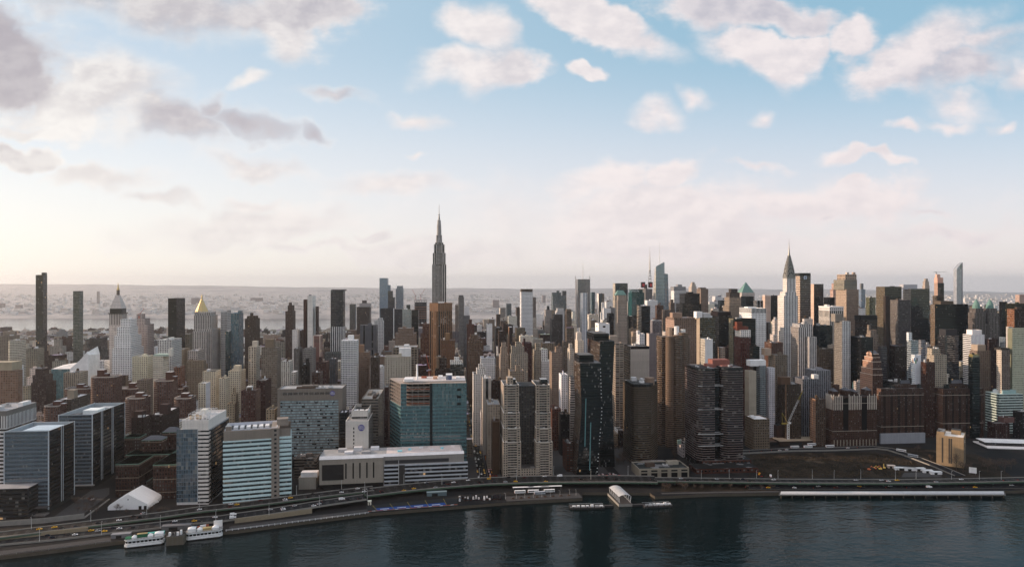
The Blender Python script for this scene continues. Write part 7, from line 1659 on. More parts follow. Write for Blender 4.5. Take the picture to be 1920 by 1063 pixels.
for _ in range(2600):
    k = R.random(); px = R.uniform(1400, 1765); py = R.uniform(850, 893)
    if px > 1680 and py < 850 + (px - 1680) * .5: continue
    if 1690 < px < 1768 and py > 874: continue
    x, y, z = WP(px, py, LAND + .02); s = R.uniform(.5, 1.6); a = R.uniform(0, 3.14)
    b.face([(x - s * math.cos(a), y - s * math.sin(a), z), (x + s * math.cos(a), y + s * math.sin(a), z), (x + R.uniform(-s, s) * .6, y + R.uniform(-s, s) * .6, z + R.uniform(.3, 1.3))], 'scrub')
o = b.build('scrub'); tag(o, 'dry brown scrub growing over the vacant lot', 'scrub'); o['kind'] = 'stuff'
sheet('gravel_ground', [(1690, 892.5), (1768, 892.5), (1748, 883), (1695, 884)], LAND + .05, 'paving')
sheet('lawn', [(1795, 893.5), (1900, 893), (1858, 862), (1830, 850), (1700, 836), (1660, 838)], LAND + .02, 'bare_earth')
sheet('park_ground', [(1030, 832), (1078, 832), (1078, 788), (1030, 788)], LAND + .18, 'bare_earth')
sheet('garden_ground', [(1240, 905.5), (1455, 906.5), (1455, 918), (1240, 920)], LAND + .02, 'bare_earth')
sheet('plaza_paving', [(96, 970), (150, 967), (205, 925), (205, 912), (170, 918)], LAND + .05, 'paving')
strip('curving_road', path3([(1380, 846, 4.5), (1480, 841, 4.5), (1560, 840, 4.5), (1640, 837, 4.5), (1668, 840, 4.4), (1700, 850, 4.2), (1760, 873, 3.8), (1800, 890, 3.5)]), 13, 'asphalt', 1.4, 'concrete', ('concrete', .8, .3))
# ---------------------------------------------------------------- vehicles
def car_mesh(body, glass=(.02, .024, .028), L=4.6, Wd=1.85, tail=True):
    b = MB(); TL, HL = ('tail_light', 'head_light') if tail else ('red_steel', 'white_paint'); s = col(*body); g = col(*glass)
    h = L / 2; w = Wd / 2
    low = [(-h, .55), (-h + .1, .95), (-h + .9, 1.02), (h - 1.2, .98), (h - .15, .8), (h, .5), (h, .3), (-h, .3)]
    for i in range(len(low)):
        (xa, za), (xb, zb) = low[i], low[(i + 1) % len(low)]
        b.face([(xa, -w, za), (xa, w, za), (xb, w, zb), (xb, -w, zb)], 'plain', s)
    b.face([(x, -w, z) for x, z in reversed(low)], 'plain', s); b.face([(x, w, z) for x, z in low], 'plain', s)
    cab = [(-h + .5, 1.0), (-h + 1.1, 1.48), (h - 2.1, 1.5), (h - 1.35, .98)]; wi = w * .82
    for i in range(3):
        (xa, za), (xb, zb) = cab[i], cab[i + 1]; ia, ib = (w * .95 if za < 1.2 else wi), (w * .95 if zb < 1.2 else wi)
        b.face([(xa, ia, za), (xa, -ia, za), (xb, -ib, zb), (xb, ib, zb)], 'plain', s if i == 1 else g)
    for sg in (-1, 1):
        f = [(cab[0][0], sg * w * .95, 1.0), (cab[3][0], sg * w * .95, .98), (cab[2][0], sg * wi, 1.5), (cab[1][0], sg * wi, 1.48)]
        b.face(f if sg < 0 else f[::-1], 'plain', g)
        for x in (-h + .95, h - .95):
            n = 8; b.face([(x + .33 * math.cos(sg * -2 * math.pi * i / n), sg * (w + .02), .33 + .33 * math.sin(sg * -2 * math.pi * i / n)) for i in range(n)], 'plain', col(.015))
        b.face([(-h - .01, sg * w * .9, .6), (-h - .01, sg * w * .5, .6), (-h - .01, sg * w * .5, .85), (-h - .01, sg * w * .9, .85)][::-1 if sg > 0 else 1], TL)
        b.face([(h + .01, sg * w * .9, .52), (h + .01, sg * w * .55, .52), (h + .01, sg * w * .55, .7), (h + .01, sg * w * .9, .7)], HL)
    return b
def box_vehicle(body, L, Wd, Hh, winc=(.02, .025, .03), cab=False):
    b = MB(); s = col(*body); h, w = L / 2, Wd / 2
    b.box(-h, h if not cab else h - 2, -w, w, .5, Hh, s, bottom=True)
    if cab: b.box(h - 1.95, h, -w * .95, w * .95, .5, Hh * .72, col(*[min(.8, c * 1.1) for c in body])); b.box(h, h + .03, -w * .85, w * .85, Hh * .42, Hh * .66, col(*winc))
    else:
        for sg in (-1, 1): b.box(-h + .4, h - .4, sg * (w + .015) - .015, sg * (w + .015) + .015, Hh * .5, Hh * .8, col(*winc))
        b.box(h, h + .03, -w * .9, w * .9, Hh * .4, Hh * .85, col(*winc))
    for x in (-h + 1.5, h - 1.4):
        for sg in (-1, 1):
            n = 8; b.face([(x + .45 * math.cos(sg * -2 * math.pi * i / n), sg * (w + .02), .45 + .45 * math.sin(sg * -2 * math.pi * i / n)) for i in range(n)], 'plain', col(.015))
    b.box(-h - .02, -h, -w * .9, -w * .6, .8, 1.2, mat='tail_light'); b.box(-h - .02, -h, w * .6, w * .9, .8, 1.2, mat='tail_light')
    return b
VEH = {}
for nm, cc in (('white', (.72, .72, .73)), ('silver', (.38, .39, .40)), ('black', (.015, .015, .017)), ('dark grey', (.06, .062, .068)), ('dark blue', (.02, .035, .075)), ('dark red', (.15, .02, .018)), ('yellow', (.70, .36, .03)), ('lime', (.28, .42, .08))):
    VEH[nm] = car_mesh(cc)
VEH['white van'] = box_vehicle((.7, .7, .7), 6.2, 2.1, 2.5, cab=True); VEH['bus'] = box_vehicle((.66, .66, .67), 12.2, 2.55, 3.2); VEH['blue bus'] = box_vehicle((.35, .38, .42), 12.2, 2.55, 3.2)
for nm in list(VEH):
    if nm in ('white', 'silver', 'black', 'dark grey', 'dark blue', 'dark red', 'yellow'): VEH['parked ' + nm] = car_mesh({'white': (.72, .72, .73), 'silver': (.38, .39, .4), 'black': (.015, .015, .017), 'dark grey': (.06, .062, .068), 'dark blue': (.02, .035, .075), 'dark red': (.15, .02, .018), 'yellow': (.7, .36, .03)}[nm], tail=False)
VPROTO = {}
def vehicle(kind, x, y, z, ang, where, grp):
    name, what, cat = ('taxi', 'yellow taxi', 'taxi') if kind == 'yellow' else ('taxi', 'lime green taxi', 'taxi') if kind == 'lime' else ('van', 'white box van', 'van') if kind == 'white van' else ('bus', 'white bus' if kind == 'bus' else 'blue grey bus', 'bus') if 'bus' in kind else ('car', kind + ' car', 'car')
    if kind not in VPROTO: o = VEH[kind].build(name); VPROTO[kind] = o
    else: o = VPROTO[kind].copy(); COL.objects.link(o)
    o.name = name; what = what.replace('parked ', '')
    o.location = (x, y, z); o.rotation_euler = (0, 0, ang)
    tag(o, f'{what} {where}', cat, f'{what} group {grp}'.replace(' group', 's') if False else f'{cat}s {grp}')
    return o
MIX = ['white'] * 5 + ['silver'] * 3 + ['black'] * 5 + ['dark grey'] * 4 + ['dark blue'] * 2 + ['dark red', 'yellow', 'yellow', 'yellow', 'white van']
def traffic(pts, lanes, mean, where, grp, dz=.03):
    for of, dr in lanes:
        n = 0
        for p, a in alongpath(pts, 6):
            n -= 1
            if n > 0 or R.random() > 6 / mean: continue
            n = 2
            c_ = p + Vector((-math.sin(a), math.cos(a), 0)) * of; px, py = PXY(c_.x, c_.y, c_.z)
            if -8 < px < 1928: vehicle(R.choice(MIX), c_.x, c_.y, c_.z + dz, a + (0 if dr > 0 else math.pi) + R.uniform(-.03, .03), where, grp)
traffic(ROAD_A, ((-5, 1), (-1.6, 1), (1.8, 1), (5.2, 1)), 48, 'on the upper roadway near the hospitals', 'on the upper roadway')
traffic(ROAD_B, ((-5, 1), (-1.7, 1), (1.7, 1), (5, 1)), 46, 'on the lower roadway along the river bend', 'on the lower roadway')
traffic(ROAD_M, ((-11, 1), (-7.3, 1), (-3, 1), (3, -1), (7.3, -1), (11, -1)), 50, 'on the broad elevated highway deck', 'on the elevated highway deck')
traffic(ROAD_R, ((-4, 1), (0, 1), (4, -1)), 70, 'on the narrow highway deck above the long pier', 'on the narrow highway deck')
traffic(ROAD_L, ((-3, 1), (3, -1)), 30, 'on the river road under the highway deck', 'on the river road')
for v, dr, red in ((40.5, -1, 0), (44.5, -1, 0), (49, -1, 0), (55, 1, 1), (58.5, 1, 1), (62.5, 1, 1)):
    u = 834 + R.uniform(0, 8)
    while u < 1560:
        if not any(a <= u <= b_ for a, b_ in ((1004, 1012), (1190, 1200))) and R.random() < .60:
            x, y = toW(v + R.uniform(-.3, .3), u); vehicle(R.choice(MIX), x, y, LAND + .02, TH + (math.pi / 2 if dr > 0 else -math.pi / 2), 'queueing on the wide street facing away' if dr > 0 else 'rolling down the wide street towards the river', 'on the wide street')
        u += R.uniform(6.5, 15)
for k in range(64):
    px = 862 + (k // 4) * 5.1; py = 930.5 + (k % 4) * 2.2 - (px - 860) * .045
    if R.random() < .7: x, y, z = WP(px, py); vehicle('parked ' + R.choice(MIX[:-5]), x, y, z + .02, TH + math.pi / 2, 'parked in the riverside car park', 'parked in the riverside car park')
for px, py, k in ((1000, 922, 'bus'), (975, 923, 'bus'), (1030, 921, 'bus'), (1012, 925, 'blue bus'), (1690, 845, 'bus'), (1712, 855, 'blue bus'), (1490, 838.5, 'bus'), (1515, 838, 'bus'), (1556, 837, 'bus'), (1522, 833.5, 'bus')):
    x, y, z = WP(px, py, LAND if px < 1400 else 4.5); vehicle(k, x, y, z + .2, TH + (0 if px < 1600 else -.9), 'waiting in the riverside bus yard' if px < 1100 else 'on the road curving round the vacant lot', 'by the river' if px < 1100 else 'on the curving road')
for px, py in ((1130, 888), (1137, 889), (1143, 887), (1150, 888), (1155, 890), (1123, 889), (1160, 889)): x, y, z = WP(px, py); vehicle(R.choice(('white', 'dark red', 'silver', 'dark blue')), x, y, z + .17, TH + 1.57, 'parked behind the copper towers', 'parked behind the copper towers')
for px, py in ((1419, 884), (1423, 888), (1420, 880), (1428, 891), (1424, 886), (1445, 892), (1408, 846), (1430, 845), (1450, 843), (1475, 842), (1462, 843.5), (1590, 838.5), (1610, 838)): x, y, z = WP(px, py, LAND if py > 870 else 4.6); vehicle(R.choice(MIX), x, y, z + .1, TH + (1.2 if py > 870 else 0), 'on the side road beside the vacant lot', 'on the side road by the vacant lot')
for px, py, k in ((170, 932, 'dark grey'), (173, 935, 'white'), (314, 931, 'white'), (296, 938, 'white'), (292, 942, 'white van'), (284, 946, 'white van'), (268, 961, 'silver')): x, y, z = WP(px, py); vehicle(k, x, y, z + .1, TH + 1.1, 'parked near the white tent', 'parked near the white tent')

# ---------------------------------------------------------------- lamp posts
lp = None
def lamp(px, py, z, where, grp, s=1.0, ang=0):
    global lp
    if lp is None:
        lp = bpy.data.objects.new('street_lamp', None); COL.objects.link(lp); tag(lp, '', 'street lamp')
        b = MB(); b.lathe(0, 0, [(.22, 0), (.12, 11), (0, 11)], 6, col(.42, .42, .41)); b.bar((0, 0, 10.8), (2.4, 0, 11.6), .09, col(.42)); b.build('pole', lp); b = MB(); b.box(2.0, 3.1, -.2, .2, 11.5, 11.75, col(.45), bottom=True); b.build('lamp_head', lp); o = lp
    else: o = copytree(lp, (0, 0, 0), 0)
    o.location = WP(px, py, z); o.rotation_euler = (0, 0, ang); o.scale = (s,) * 3; tag(o, f'tall grey lamp post {where}', 'street lamp', grp)
for i, (p, a) in enumerate(alongpath(ROAD_A, 48)): px, py = PXY(p.x, p.y, p.z); lamp(px, py - 4, 7, 'along the upper roadway', 'lamps along the upper roadway', ang=a - 1.57)
for i, (p, a) in enumerate(alongpath(ROAD_B, 50)): px, py = PXY(p.x, p.y, p.z); lamp(px + 12, py + 5, 5 + (px > 450) * 2, 'along the lower roadway', 'lamps along the lower roadway', ang=a + 1.57)
for i, (p, a) in enumerate(alongpath(ROAD_M, 44)): px, py = PXY(p.x, p.y, p.z); lamp(px, py - 7.5 if i % 2 else py + .6, 9, 'on the broad elevated highway deck', 'lamps on the elevated highway deck', ang=a + 1.57 * (1 if i % 2 == 0 else -1))
for px in range(1310, 1920, 52): lamp(px + R.uniform(-9, 9), 896 + (px > 1700), 9, 'on the narrow highway deck above the long pier', 'lamps on the narrow highway deck', .9, R.choice((1.2, -1.8)))
for px in (948, 968, 984, 1000, 1016, 1032, 1050, 1068, 1080): lamp(px, 934 - (px - 948) * .055, LAND, 'at the edge of the bus yard', 'lamps at the edge of the bus yard', .6, R.uniform(0, 6))

# ---------------------------------------------------------------- bare winter trees
def tree_proto(seed, H_=9.0, spread=4.2, n=420):
    rr = random.Random(seed); root = bpy.data.objects.new('bare_tree', None); COL.objects.link(root); root['category'] = 'tree'
    b = MB(); b.lathe(0, 0, [(.3, 0), (.2, H_ * .35), (.1, H_ * .6), (0, H_ * .9)], 6, mat='bark'); tips = []
    for i in range(9):
        a = rr.uniform(0, 6.28); z0 = rr.uniform(.25, .6) * H_; e = (math.cos(a) * spread * rr.uniform(.4, .85), math.sin(a) * spread * rr.uniform(.4, .85), z0 + rr.uniform(.2, .38) * H_); b.bar((0, 0, z0), e, .09, mat='bark', n=3); tips.append(e)
        for j in range(2): f = tuple(e[k] + rr.uniform(-1, 1) * (1.4, 1.4, 1.0)[k] for k in range(3)); b.bar(e, f, .05, mat='bark', n=3); tips.append(f)
    b.build('trunk', root)
    c = MB()
    for i in range(n):
        t = rr.choice(tips); p = Vector(t) + Vector((rr.gauss(0, .9), rr.gauss(0, .9), rr.gauss(.2, .8))); d = Vector((rr.uniform(-1, 1), rr.uniform(-1, 1), rr.uniform(-.2, 1.2))).normalized() * rr.uniform(.5, 1.1); s = d.cross(Vector((rr.uniform(-1, 1), rr.uniform(-1, 1), rr.uniform(-1, 1)))).normalized() * rr.uniform(.06, .15)
        c.face([tuple(p - s), tuple(p + s), tuple(p + d)], 'twigs')
    c.build('crown', root)
    return root
TP = [tree_proto(1), tree_proto(2, 11, 5, 520), tree_proto(3, 7.5, 3.6, 320)]
used = set()
def plant(px, py, where, grp, s=1.0, z=LAND):
    k = R.randrange(3)
    if k not in used: o = TP[k]; used.add(k)
    else: o = copytree(TP[k], (0, 0, 0), 0)
    o.location = WP(px, py, z); o.rotation_euler = (0, 0, R.uniform(0, 6.28)); o.scale = (s * R.uniform(.85, 1.2),) * 3
    tag(o, f'bare brown winter tree {where}', 'tree', grp)
for k in range(26): plant(1032 + R.random() * 44, 786 + R.random() * 44, 'in the small park behind the beige twins', 'bare trees in the small park')
for k in range(24): plant(1153 + R.random() * 34, 800 + R.random() * 72, 'between the copper towers and the curved brown tower', 'bare trees between the towers')
for px, py, s in ((1793, 880, 1.5), (1806, 884, 1.4), (1817, 882, 1.2), (1852, 884, 1.6), (1868, 880, 1.4), (1884, 884, 1.5), (1896, 878, 1.2), (1842, 872, 1.1), (1745, 862, .9), (1760, 852, .9), (1720, 846, .9), (1775, 846, .8)): plant(px, py, 'on the lawn around the tan lawn block', 'bare trees on the river lawn', s)
for k in range(16): plant(R.uniform(100, 200), 0, '', '', .7) if False else plant(140 + R.random() * 45, 936 + R.random() * 26, 'in the terraced garden beside the white tent', 'bare trees in the terraced garden', .65)
for k in range(12): plant(204 + R.random() * 130, 956 + R.random() * 6, 'along the fence in front of the white tent', 'bare trees in front of the tent', .55)
for k in range(30): plant(1240 + R.random() * 210, 908 + R.random() * 9, 'on the scrubby bank below the highway deck', 'bare trees on the scrubby bank', .6)
for k in range(8): plant(1660 + R.random() * 66, 824 + R.random() * 3, 'in front of the grey retaining wall', 'bare trees by the grey retaining wall', .8)
for k in range(10): plant(1258 + R.random() * 10, 835 + R.random() * 50, 'beside the white ornate house', 'bare trees beside the ornate house', .8)

# ---------------------------------------------------------------- tent
b = MB(); v0, v1 = P(202, 752)[0], P(278, 752)[0]; vc = (v0 + v1) / 2; w = (v1 - v0) / 2
t = thing('event_tent', 'big white gabled event tent with curved eaves beside the old brick hospital', 'tent', vc, 752)
prof = [(-w, 0), (-w, 3.2), (-w * .93, 5.2), (-w * .8, 7.0), (0, 16.0), (w * .8, 7.0), (w * .93, 5.2), (w, 3.2), (w, 0)]; d = 34
for (xa, za), (xb, zb) in zip(prof, prof[1:]): b.face([(xb, 0, zb), (xb, d, zb), (xa, d, za), (xa, 0, za)][::-1], 'membrane')
b.build('roof_skin', t); b = MB(); b.face([(x, 0, z) for x, z in reversed(prof)], 'membrane'); b.build('gable_wall', t); b = MB(); b.face([(x, d, z) for x, z in prof], 'membrane'); b.build('gable_wall', t)
for x in (w * .52, w * .78): b = MB(); b.box(x, x + 3, -.1, .1, 0, 3.6, col(.03)); b.build('doorway', t)
b = MB(); b.box(-.5, .5, -.1, .1, 10, 11.2, col(.05)); b.build('vent', t)
for y in np.linspace(2, d - 2, 6):
    b = MB()
    for (xa, za), (xb, zb) in zip(prof[1:-1], prof[2:-1]): b.bar((xa, y, za + .02), (xb, y, zb + .02), .16, col(.62))
    b.build('roof_seam', t)
# ---------------------------------------------------------------- blue deck
P4 = [WP(*p, LAND + .25) for p in ((690, 957), (858, 944), (857, 930), (686, 946))]
t = bpy.data.objects.new('pier_deck', None); COL.objects.link(t); t.location = P4[0]; tag(t, 'black pier deck with blue painted bays and a red white edge', 'pier')
o0 = Vector(P4[0]); A, Bv, Cv, D = [Vector(p) - o0 for p in P4]
def bil(s, q, dz=0): return tuple(A * (1 - s) * (1 - q) + Bv * s * (1 - q) + Cv * s * q + D * (1 - s) * q + Vector((0, 0, dz)))
b = MB(); b.face([bil(0, 0), bil(1, 0), bil(1, 1), bil(0, 1)], 'black_deck'); lo_ = lambda p: (p[0], p[1], -3.2); b.face([lo_(bil(0, 0)), lo_(bil(1, 0)), bil(1, 0), bil(0, 0)], 'concrete'); b.face([lo_(bil(1, 0)), lo_(bil(1, 1)), bil(1, 1), bil(1, 0)], 'concrete'); b.build('deck', t)
cuts = [.10, .285, .475, .67, .875]
for s0, s1 in zip(cuts, cuts[1:]):
    b = MB(); b.face([bil(s0 + .004, .06, .06), bil(s1 - .004, .06, .06), bil(s1 - .02, .42, .06), bil(s0 - .012, .42, .06)], 'blue_deck'); bay = b.build('blue_bay', t)
    b = MB()
    for k in range(7): q = s0 + .04 + k * .014; b.face([bil(q, .16, .1), bil(q + .009, .16, .1), bil(q + .008, .26, .1), bil(q - .001, .26, .1)], 'white_paint')
    b.build('painted_marks', bay)
for s in cuts: b = MB(); b.face([bil(s - .002, .05, .08), bil(s + .002, .05, .08), bil(s - .028, .95, .08), bil(s - .033, .95, .08)], 'yellow_steel'); b.build('yellow_line', t)
for k in range(24): b = MB(); b.face([bil(k / 24 + .002, 0, .12), bil((k + 1) / 24 - .002, 0, .12), bil((k + 1) / 24 - .002, .045, .12), bil(k / 24 + .002, .045, .12)], 'white_paint' if k % 3 == 1 else 'red_steel'); b.build('edge_block', t)
def shed(name, label, px, py, w, d, h, c_, cat, z=LAND, rot=0, roof=None):
    x, y, _ = WP(px, py, z); t = thing(name, label, cat, *toG(x, y), z, rot); b = MB(); b.box(-w / 2, w / 2, 0, d, 0, h, col(*c_)); b.build('walls', t); b = MB(); b.box(-w / 2 - .3, w / 2 + .3, -.3, d + .3, h, h + .35, col(*(roof or [min(.8, q * 1.2) for q in c_])), bottom=True); b.build('roof', t)
    b = MB(); b.box(-w * .25, w * .05, -.06, .05, 0, h * .75, col(.04)); b.build('door', t); return t
shed('deck_office', 'long blue grey cabin standing behind the black pier deck', 819, 928, 22, 5, 4, (.14, .19, .21), 'cabin', rot=3)
shed('deck_office', 'small cream hut at the end of the black pier deck', 693, 945, 3.5, 3, 4, (.5, .46, .38), 'hut', rot=6)
for px, py in ((981, 919), (1010, 918), (1034, 917)):
    x, y, z = WP(px, py); t = thing('bus_shelter', 'long white bus shelter roof in the riverside bus yard', 'shelter', *toG(x, y), LAND + .15, 0, 'bus shelters in the riverside yard'); b = MB(); b.box(-12, 12, -1.5, 1.5, 4.4, 4.8, mat='membrane', bottom=True); b.build('roof', t)
    for q in (-11, 0, 11): b = MB(); b.box(q - .15, q + .15, -.15, .15, 0, 4.4, mat='mast_metal'); b.build('post', t)
for k in range(8): x, y, z = WP(962 + k * 15, 933.5 - k * .85); t = thing('planter', 'square planter on the bus yard edge', 'planter', *toG(x, y), LAND + .15, 0, 'planters on the bus yard edge'); b = MB(); b.box(-1.6, 1.6, -1, 1, 0, .7, col(.16, .1, .07)); b.build('box', t); b = MB(); [b.face([(q[0] - .2, q[1], .7), (q[0] + .2, q[1], .7), (q[0] + R.uniform(-.3, .3), q[1] + .2, 1.5)], 'twigs') for q in [(R.uniform(-1.4, 1.4), R.uniform(-.8, .8)) for _ in range(60)]]; b.build('shrub', t)
# ---------------------------------------------------------------- ferry landing
x, y, z = WP(1153, 921, 4); v, u = toG(x, y)
t = thing('ferry_canopy', 'white arched ferry landing canopy on slanting white struts', 'canopy', v, u, 0)
xb, yb, _ = WP(1172, 941, 3); v2, u2 = toG(xb, yb); dv, du = v2 - v, u2 - u
def CP(s, q, zz): return (dv * s + q, du * s, zz)
b = MB(); n = 8; hw_ = 6.8
def arch(s, q): return CP(s, q * hw_, 9.8 + 2.2 * (1 - q * q))
for i in range(10):
    for j in range(n):
        s0, s1 = i / 10, (i + 1) / 10; q0, q1 = -1 + 2 * j / n, -1 + 2 * (j + 1) / n; b.face([arch(s1, q0), arch(s1, q1), arch(s0, q1), arch(s0, q0)], 'membrane'); b.face([arch(s0, q0), arch(s0, q1), arch(s1, q1), arch(s1, q0)], 'membrane')
b.build('roof_skin', t)
for s in np.linspace(.02, .98, 6):
    b = MB()
    for q in (-1, 1): b.bar(CP(s, q * hw_, 9.8), CP(min(1, s + .06), q * (hw_ - 1), 3.2), .22, mat='white_paint'); b.bar(CP(s, q * hw_, 9.8), CP(max(0, s - .06), q * (hw_ - 1), 3.2), .22, mat='white_paint')
    b.build('struts', t)
    b = MB()
    for j in range(n): b.bar(tuple(Vector(arch(s, -1 + 2 * j / n)) + Vector((0, 0, .06))), tuple(Vector(arch(s, -1 + 2 * (j + 1) / n)) + Vector((0, 0, .06))), .14, mat='white_paint')
    b.build('roof_rib', t)
b = MB(); b.face([CP(-.05, -8, 3), CP(-.05, 7, 3), CP(1.1, 7, 3), CP(1.1, -8, 3)][::-1], 'paving'); 
for q in ((-9, 8),): b.face([CP(1.1, -8, .2), CP(1.1, 7, .2), CP(1.1, 7, 3), CP(1.1, -8, 3)], 'concrete'); b.face([CP(-.05, -8, .2), CP(1.1, -8, .2), CP(1.1, -8, 3), CP(-.05, -8, 3)], 'concrete')
b.build('landing_deck', t)
def raft(name, label, p0, p1, wid, z1=1.6, cat='pontoon', mat='concrete', extras=True):
    a, c_ = Vector(WP(*p0, 1.2)), Vector(WP(*p1, 1.2)); d = c_ - a; L = d.length; t = bpy.data.objects.new(name, None); COL.objects.link(t); t.location = ((a.x + c_.x) / 2, (a.y + c_.y) / 2, 0); t.rotation_euler = (0, 0, math.atan2(d.y, d.x)); tag(t, label, cat)
    b = MB(); b.box(-L / 2, L / 2, -wid / 2, wid / 2, -.3, z1, col(.06, .06, .06)); b.build('hull', t); b = MB(); b.box(-L / 2 + .3, L / 2 - .3, -wid / 2 + .3, wid / 2 - .3, z1, z1 + .12, mat='paving'); b.build('deck', t)
    if extras:
        for k in range(5): b = MB(); q = -L / 2 + (k + .5) * L / 5; b.lathe(q, -wid / 2 - .5, [(.5, -.5), (.5, 3.2), (0, 3.5)], 8, col(.05)); b.build('mooring_pile', t)
        for k in range(7): b = MB(); q = -L / 2 + (k + .6) * L / 7.5; b.box(q, q + R.uniform(2, 4), -1, 1, z1 + .12, z1 + R.uniform(.8, 2), col(R.uniform(.3, .65))); b.build('deck_locker', t)
        b = MB(); b.bar((-L / 2, wid / 2 - .3, z1 + 1.3), (L / 2, wid / 2 - .3, z1 + 1.3), .12, mat='white_paint'); b.bar((-L / 2, -wid / 2 + .3, z1 + 1.3), (L / 2, -wid / 2 + .3, z1 + 1.3), .12, mat='white_paint'); b.build('handrail', t)
raft('ferry_pontoon', 'long grey ferry pontoon with dark piles south of the arched canopy', (1068, 948.5), (1132, 947.5), 11)
raft('ferry_pontoon', 'grey ferry pontoon with lockers north of the arched canopy', (1206, 946), (1257, 944), 11)
raft('gangway', 'narrow walkway linking the southern pontoon to the arched canopy', (1132, 946.5), (1150, 946), 4, 1.8, 'gangway', extras=False)
raft('gangway', 'narrow walkway linking the northern pontoon to the arched canopy', (1186, 944.5), (1206, 944), 4, 1.8, 'gangway', extras=False)
# ---------------------------------------------------------------- long pier on arches
Pq = [WP(1460, 925.5, 4), WP(1886, 925.5, 4), WP(1884, 918.5, 4), WP(1462, 919, 4)]
t = bpy.data.objects.new('long_pier', None); COL.objects.link(t); t.location = Pq[0]; tag(t, 'long pale concrete pier platform standing on piles below the highway deck', 'pier'); o0 = Vector(Pq[0]); A, Bv, Cv, D = [Vector(p) - o0 for p in Pq]
b = MB(); b.face([bil(0, 0), bil(1, 0), bil(1, 1), bil(0, 1)], 'paving', col(.4)); dn = Vector((0, 0, -1.0)); f = lambda s, q: tuple(Vector(bil(s, q)) + dn)
b.face([f(0, 0), f(1, 0), bil(1, 0), bil(0, 0)], 'concrete'); b.face([f(0, 1), f(0, 0), bil(0, 0), bil(0, 1)], 'concrete'); b.face([f(1, 0), f(1, 1), bil(1, 1), bil(1, 0)], 'concrete'); b.face([f(0, 1), f(1, 1), f(1, 0), f(0, 0)], 'concrete'); b.build('deck', t)
b = MB(); b.face([bil(.006, .1, .05), bil(.994, .1, .05), bil(.994, .95, .05), bil(.006, .95, .05)], 'pier_slab'); b.build('deck_slab', t)
for k in range(21):
    s = k / 20; b = MB()
    for q in (.04, .5, .95): p = bil(s * .98 + .01, q); b.lathe(p[0], p[1], [(.6, -4.4), (.6, -.9)], 8, mat='sea_wall')
    b.build('pile_bent', t)
b = MB(); b.bar(bil(0, .02, 1.2), bil(1, .02, 1.2), .1, mat='mast_metal')
for k in range(60): b.bar(bil(k / 60, .02, 0), bil(k / 60, .02, 1.2), .08, mat='mast_metal')
b.build('railing', t)
# ---------------------------------------------------------------- moored restaurant boats
def boat(label, p0, p1, items, ref_c):
    a, c_ = Vector(WP(*p0, .5)), Vector(WP(*p1, .5)); d = c_ - a; L = d.length; t = bpy.data.objects.new('moored_boat', None); COL.objects.link(t); t.location = ((a.x + c_.x) / 2, (a.y + c_.y) / 2, 0); t.rotation_euler = (0, 0, math.atan2(d.y, d.x)); tag(t, label, 'boat')
    h = L / 2; W_ = 11; hull = [(-h, 2), (-h + 2.5, 0), (h - 2.5, 0), (h, 2), (h, W_ - 2), (h - 2.5, W_), (-h + 2.5, W_), (-h, W_ - 2)]
    b = MB(); b.prism(hull, -.4, 1.0, col(.03), None, 'plain'); b.prism(hull, 1.0, 3.0, col(.66, .66, .68), col(.3), 'plain'); b.build('hull', t)
    b = MB(); cab = [(x * .95, 1 + y * .82) for x, y in hull]; b.prism(cab, 3.0, 6.6, K('white', c=(.60, .60, .62), g=(.03, .035, .04), bay=3.2, fl=3.6, fw=.84, fh=.5, bl=.1), None); b.prism(hull, 6.6, 7.2, col(.66, .66, .68), col(.26), 'plain'); b.build('deckhouse', t)
    b = MB(); b.bar((-h + 1, .1, 8.2), (h - 1, .1, 8.2), .1, mat='white_paint'); [b.bar((x, .1, 7.2), (x, .1, 8.2), .08, mat='white_paint') for x in np.linspace(-h + 1, h - 1, 14)]; b.build('railing', t)
    for nm, x0, x1, y0, y1, hh, m_, peak in items:
        b = MB(); x0, x1 = x0 * h, x1 * h; z = 7.2
        b.box(x0, x1, y0, y1, z, z + hh, mat=m_)
        if peak:
            xm, ym = (x0 + x1) / 2, (y0 + y1) / 2; q = [(x0 - .3, y0 - .3), (x1 + .3, y0 - .3), (x1 + .3, y1 + .3), (x0 - .3, y1 + .3)]
            for i in range(4): b.face([(*q[i], z + hh), (*q[(i + 1) % 4], z + hh), (xm, ym, z + hh + peak)], m_ if peak > .9 else 'tarp_yellow')
        b.build(nm, t)
    return t
boat('white moored restaurant boat with teal awning and green marquee', (232, 1026), (307, 1017.5), (('awning', -.3, .98, 7.5, 10.5, 2.2, 'tarp_teal', 0), ('green_marquee', -.38, .12, 4.2, 7.2, 3.2, 'tarp_green', .8), ('deck_mat', -.97, -.6, 2, 8, 1.2, 'tarp_green', 0), ('tent', -.62, -.4, 1.5, 5.5, 1.6, 'membrane', 2.0), ('tent', .18, .42, 1.5, 5.5, 1.6, 'membrane', 2.0), ('tent', .52, .95, 2, 7.5, 2.6, 'membrane', 1.6)), 0)
boat('white moored restaurant boat with ochre marquee and three white tents', (347, 1012.5), (417, 1004), (('tent', -.86, -.46, 2, 8, 3, 'membrane', 1.6), ('tent', -.36, -.1, 2, 6, 1.8, 'membrane', 2), ('ochre_marquee', -.06, .38, 2, 6, 2.4, 'tarp_yellow', .8), ('tent', .45, .78, 2, 7, 1.8, 'membrane', 2.2), ('screen_wall', .5, .98, 9.5, 10.5, 6, 'white_paint', 0)), 0)
x, y, z = WP(328, 1016, 2); t = thing('pump_house', 'weathered concrete ferry slip block between the two moored boats', 'building', *toG(x, y), 0, 6); b = MB(); b.prism(rect(-7.5, 7.5, 0, 12), -.5, 8, K('blank', c=(.17, .15, .115)), col(.09)); b.build('walls', t)
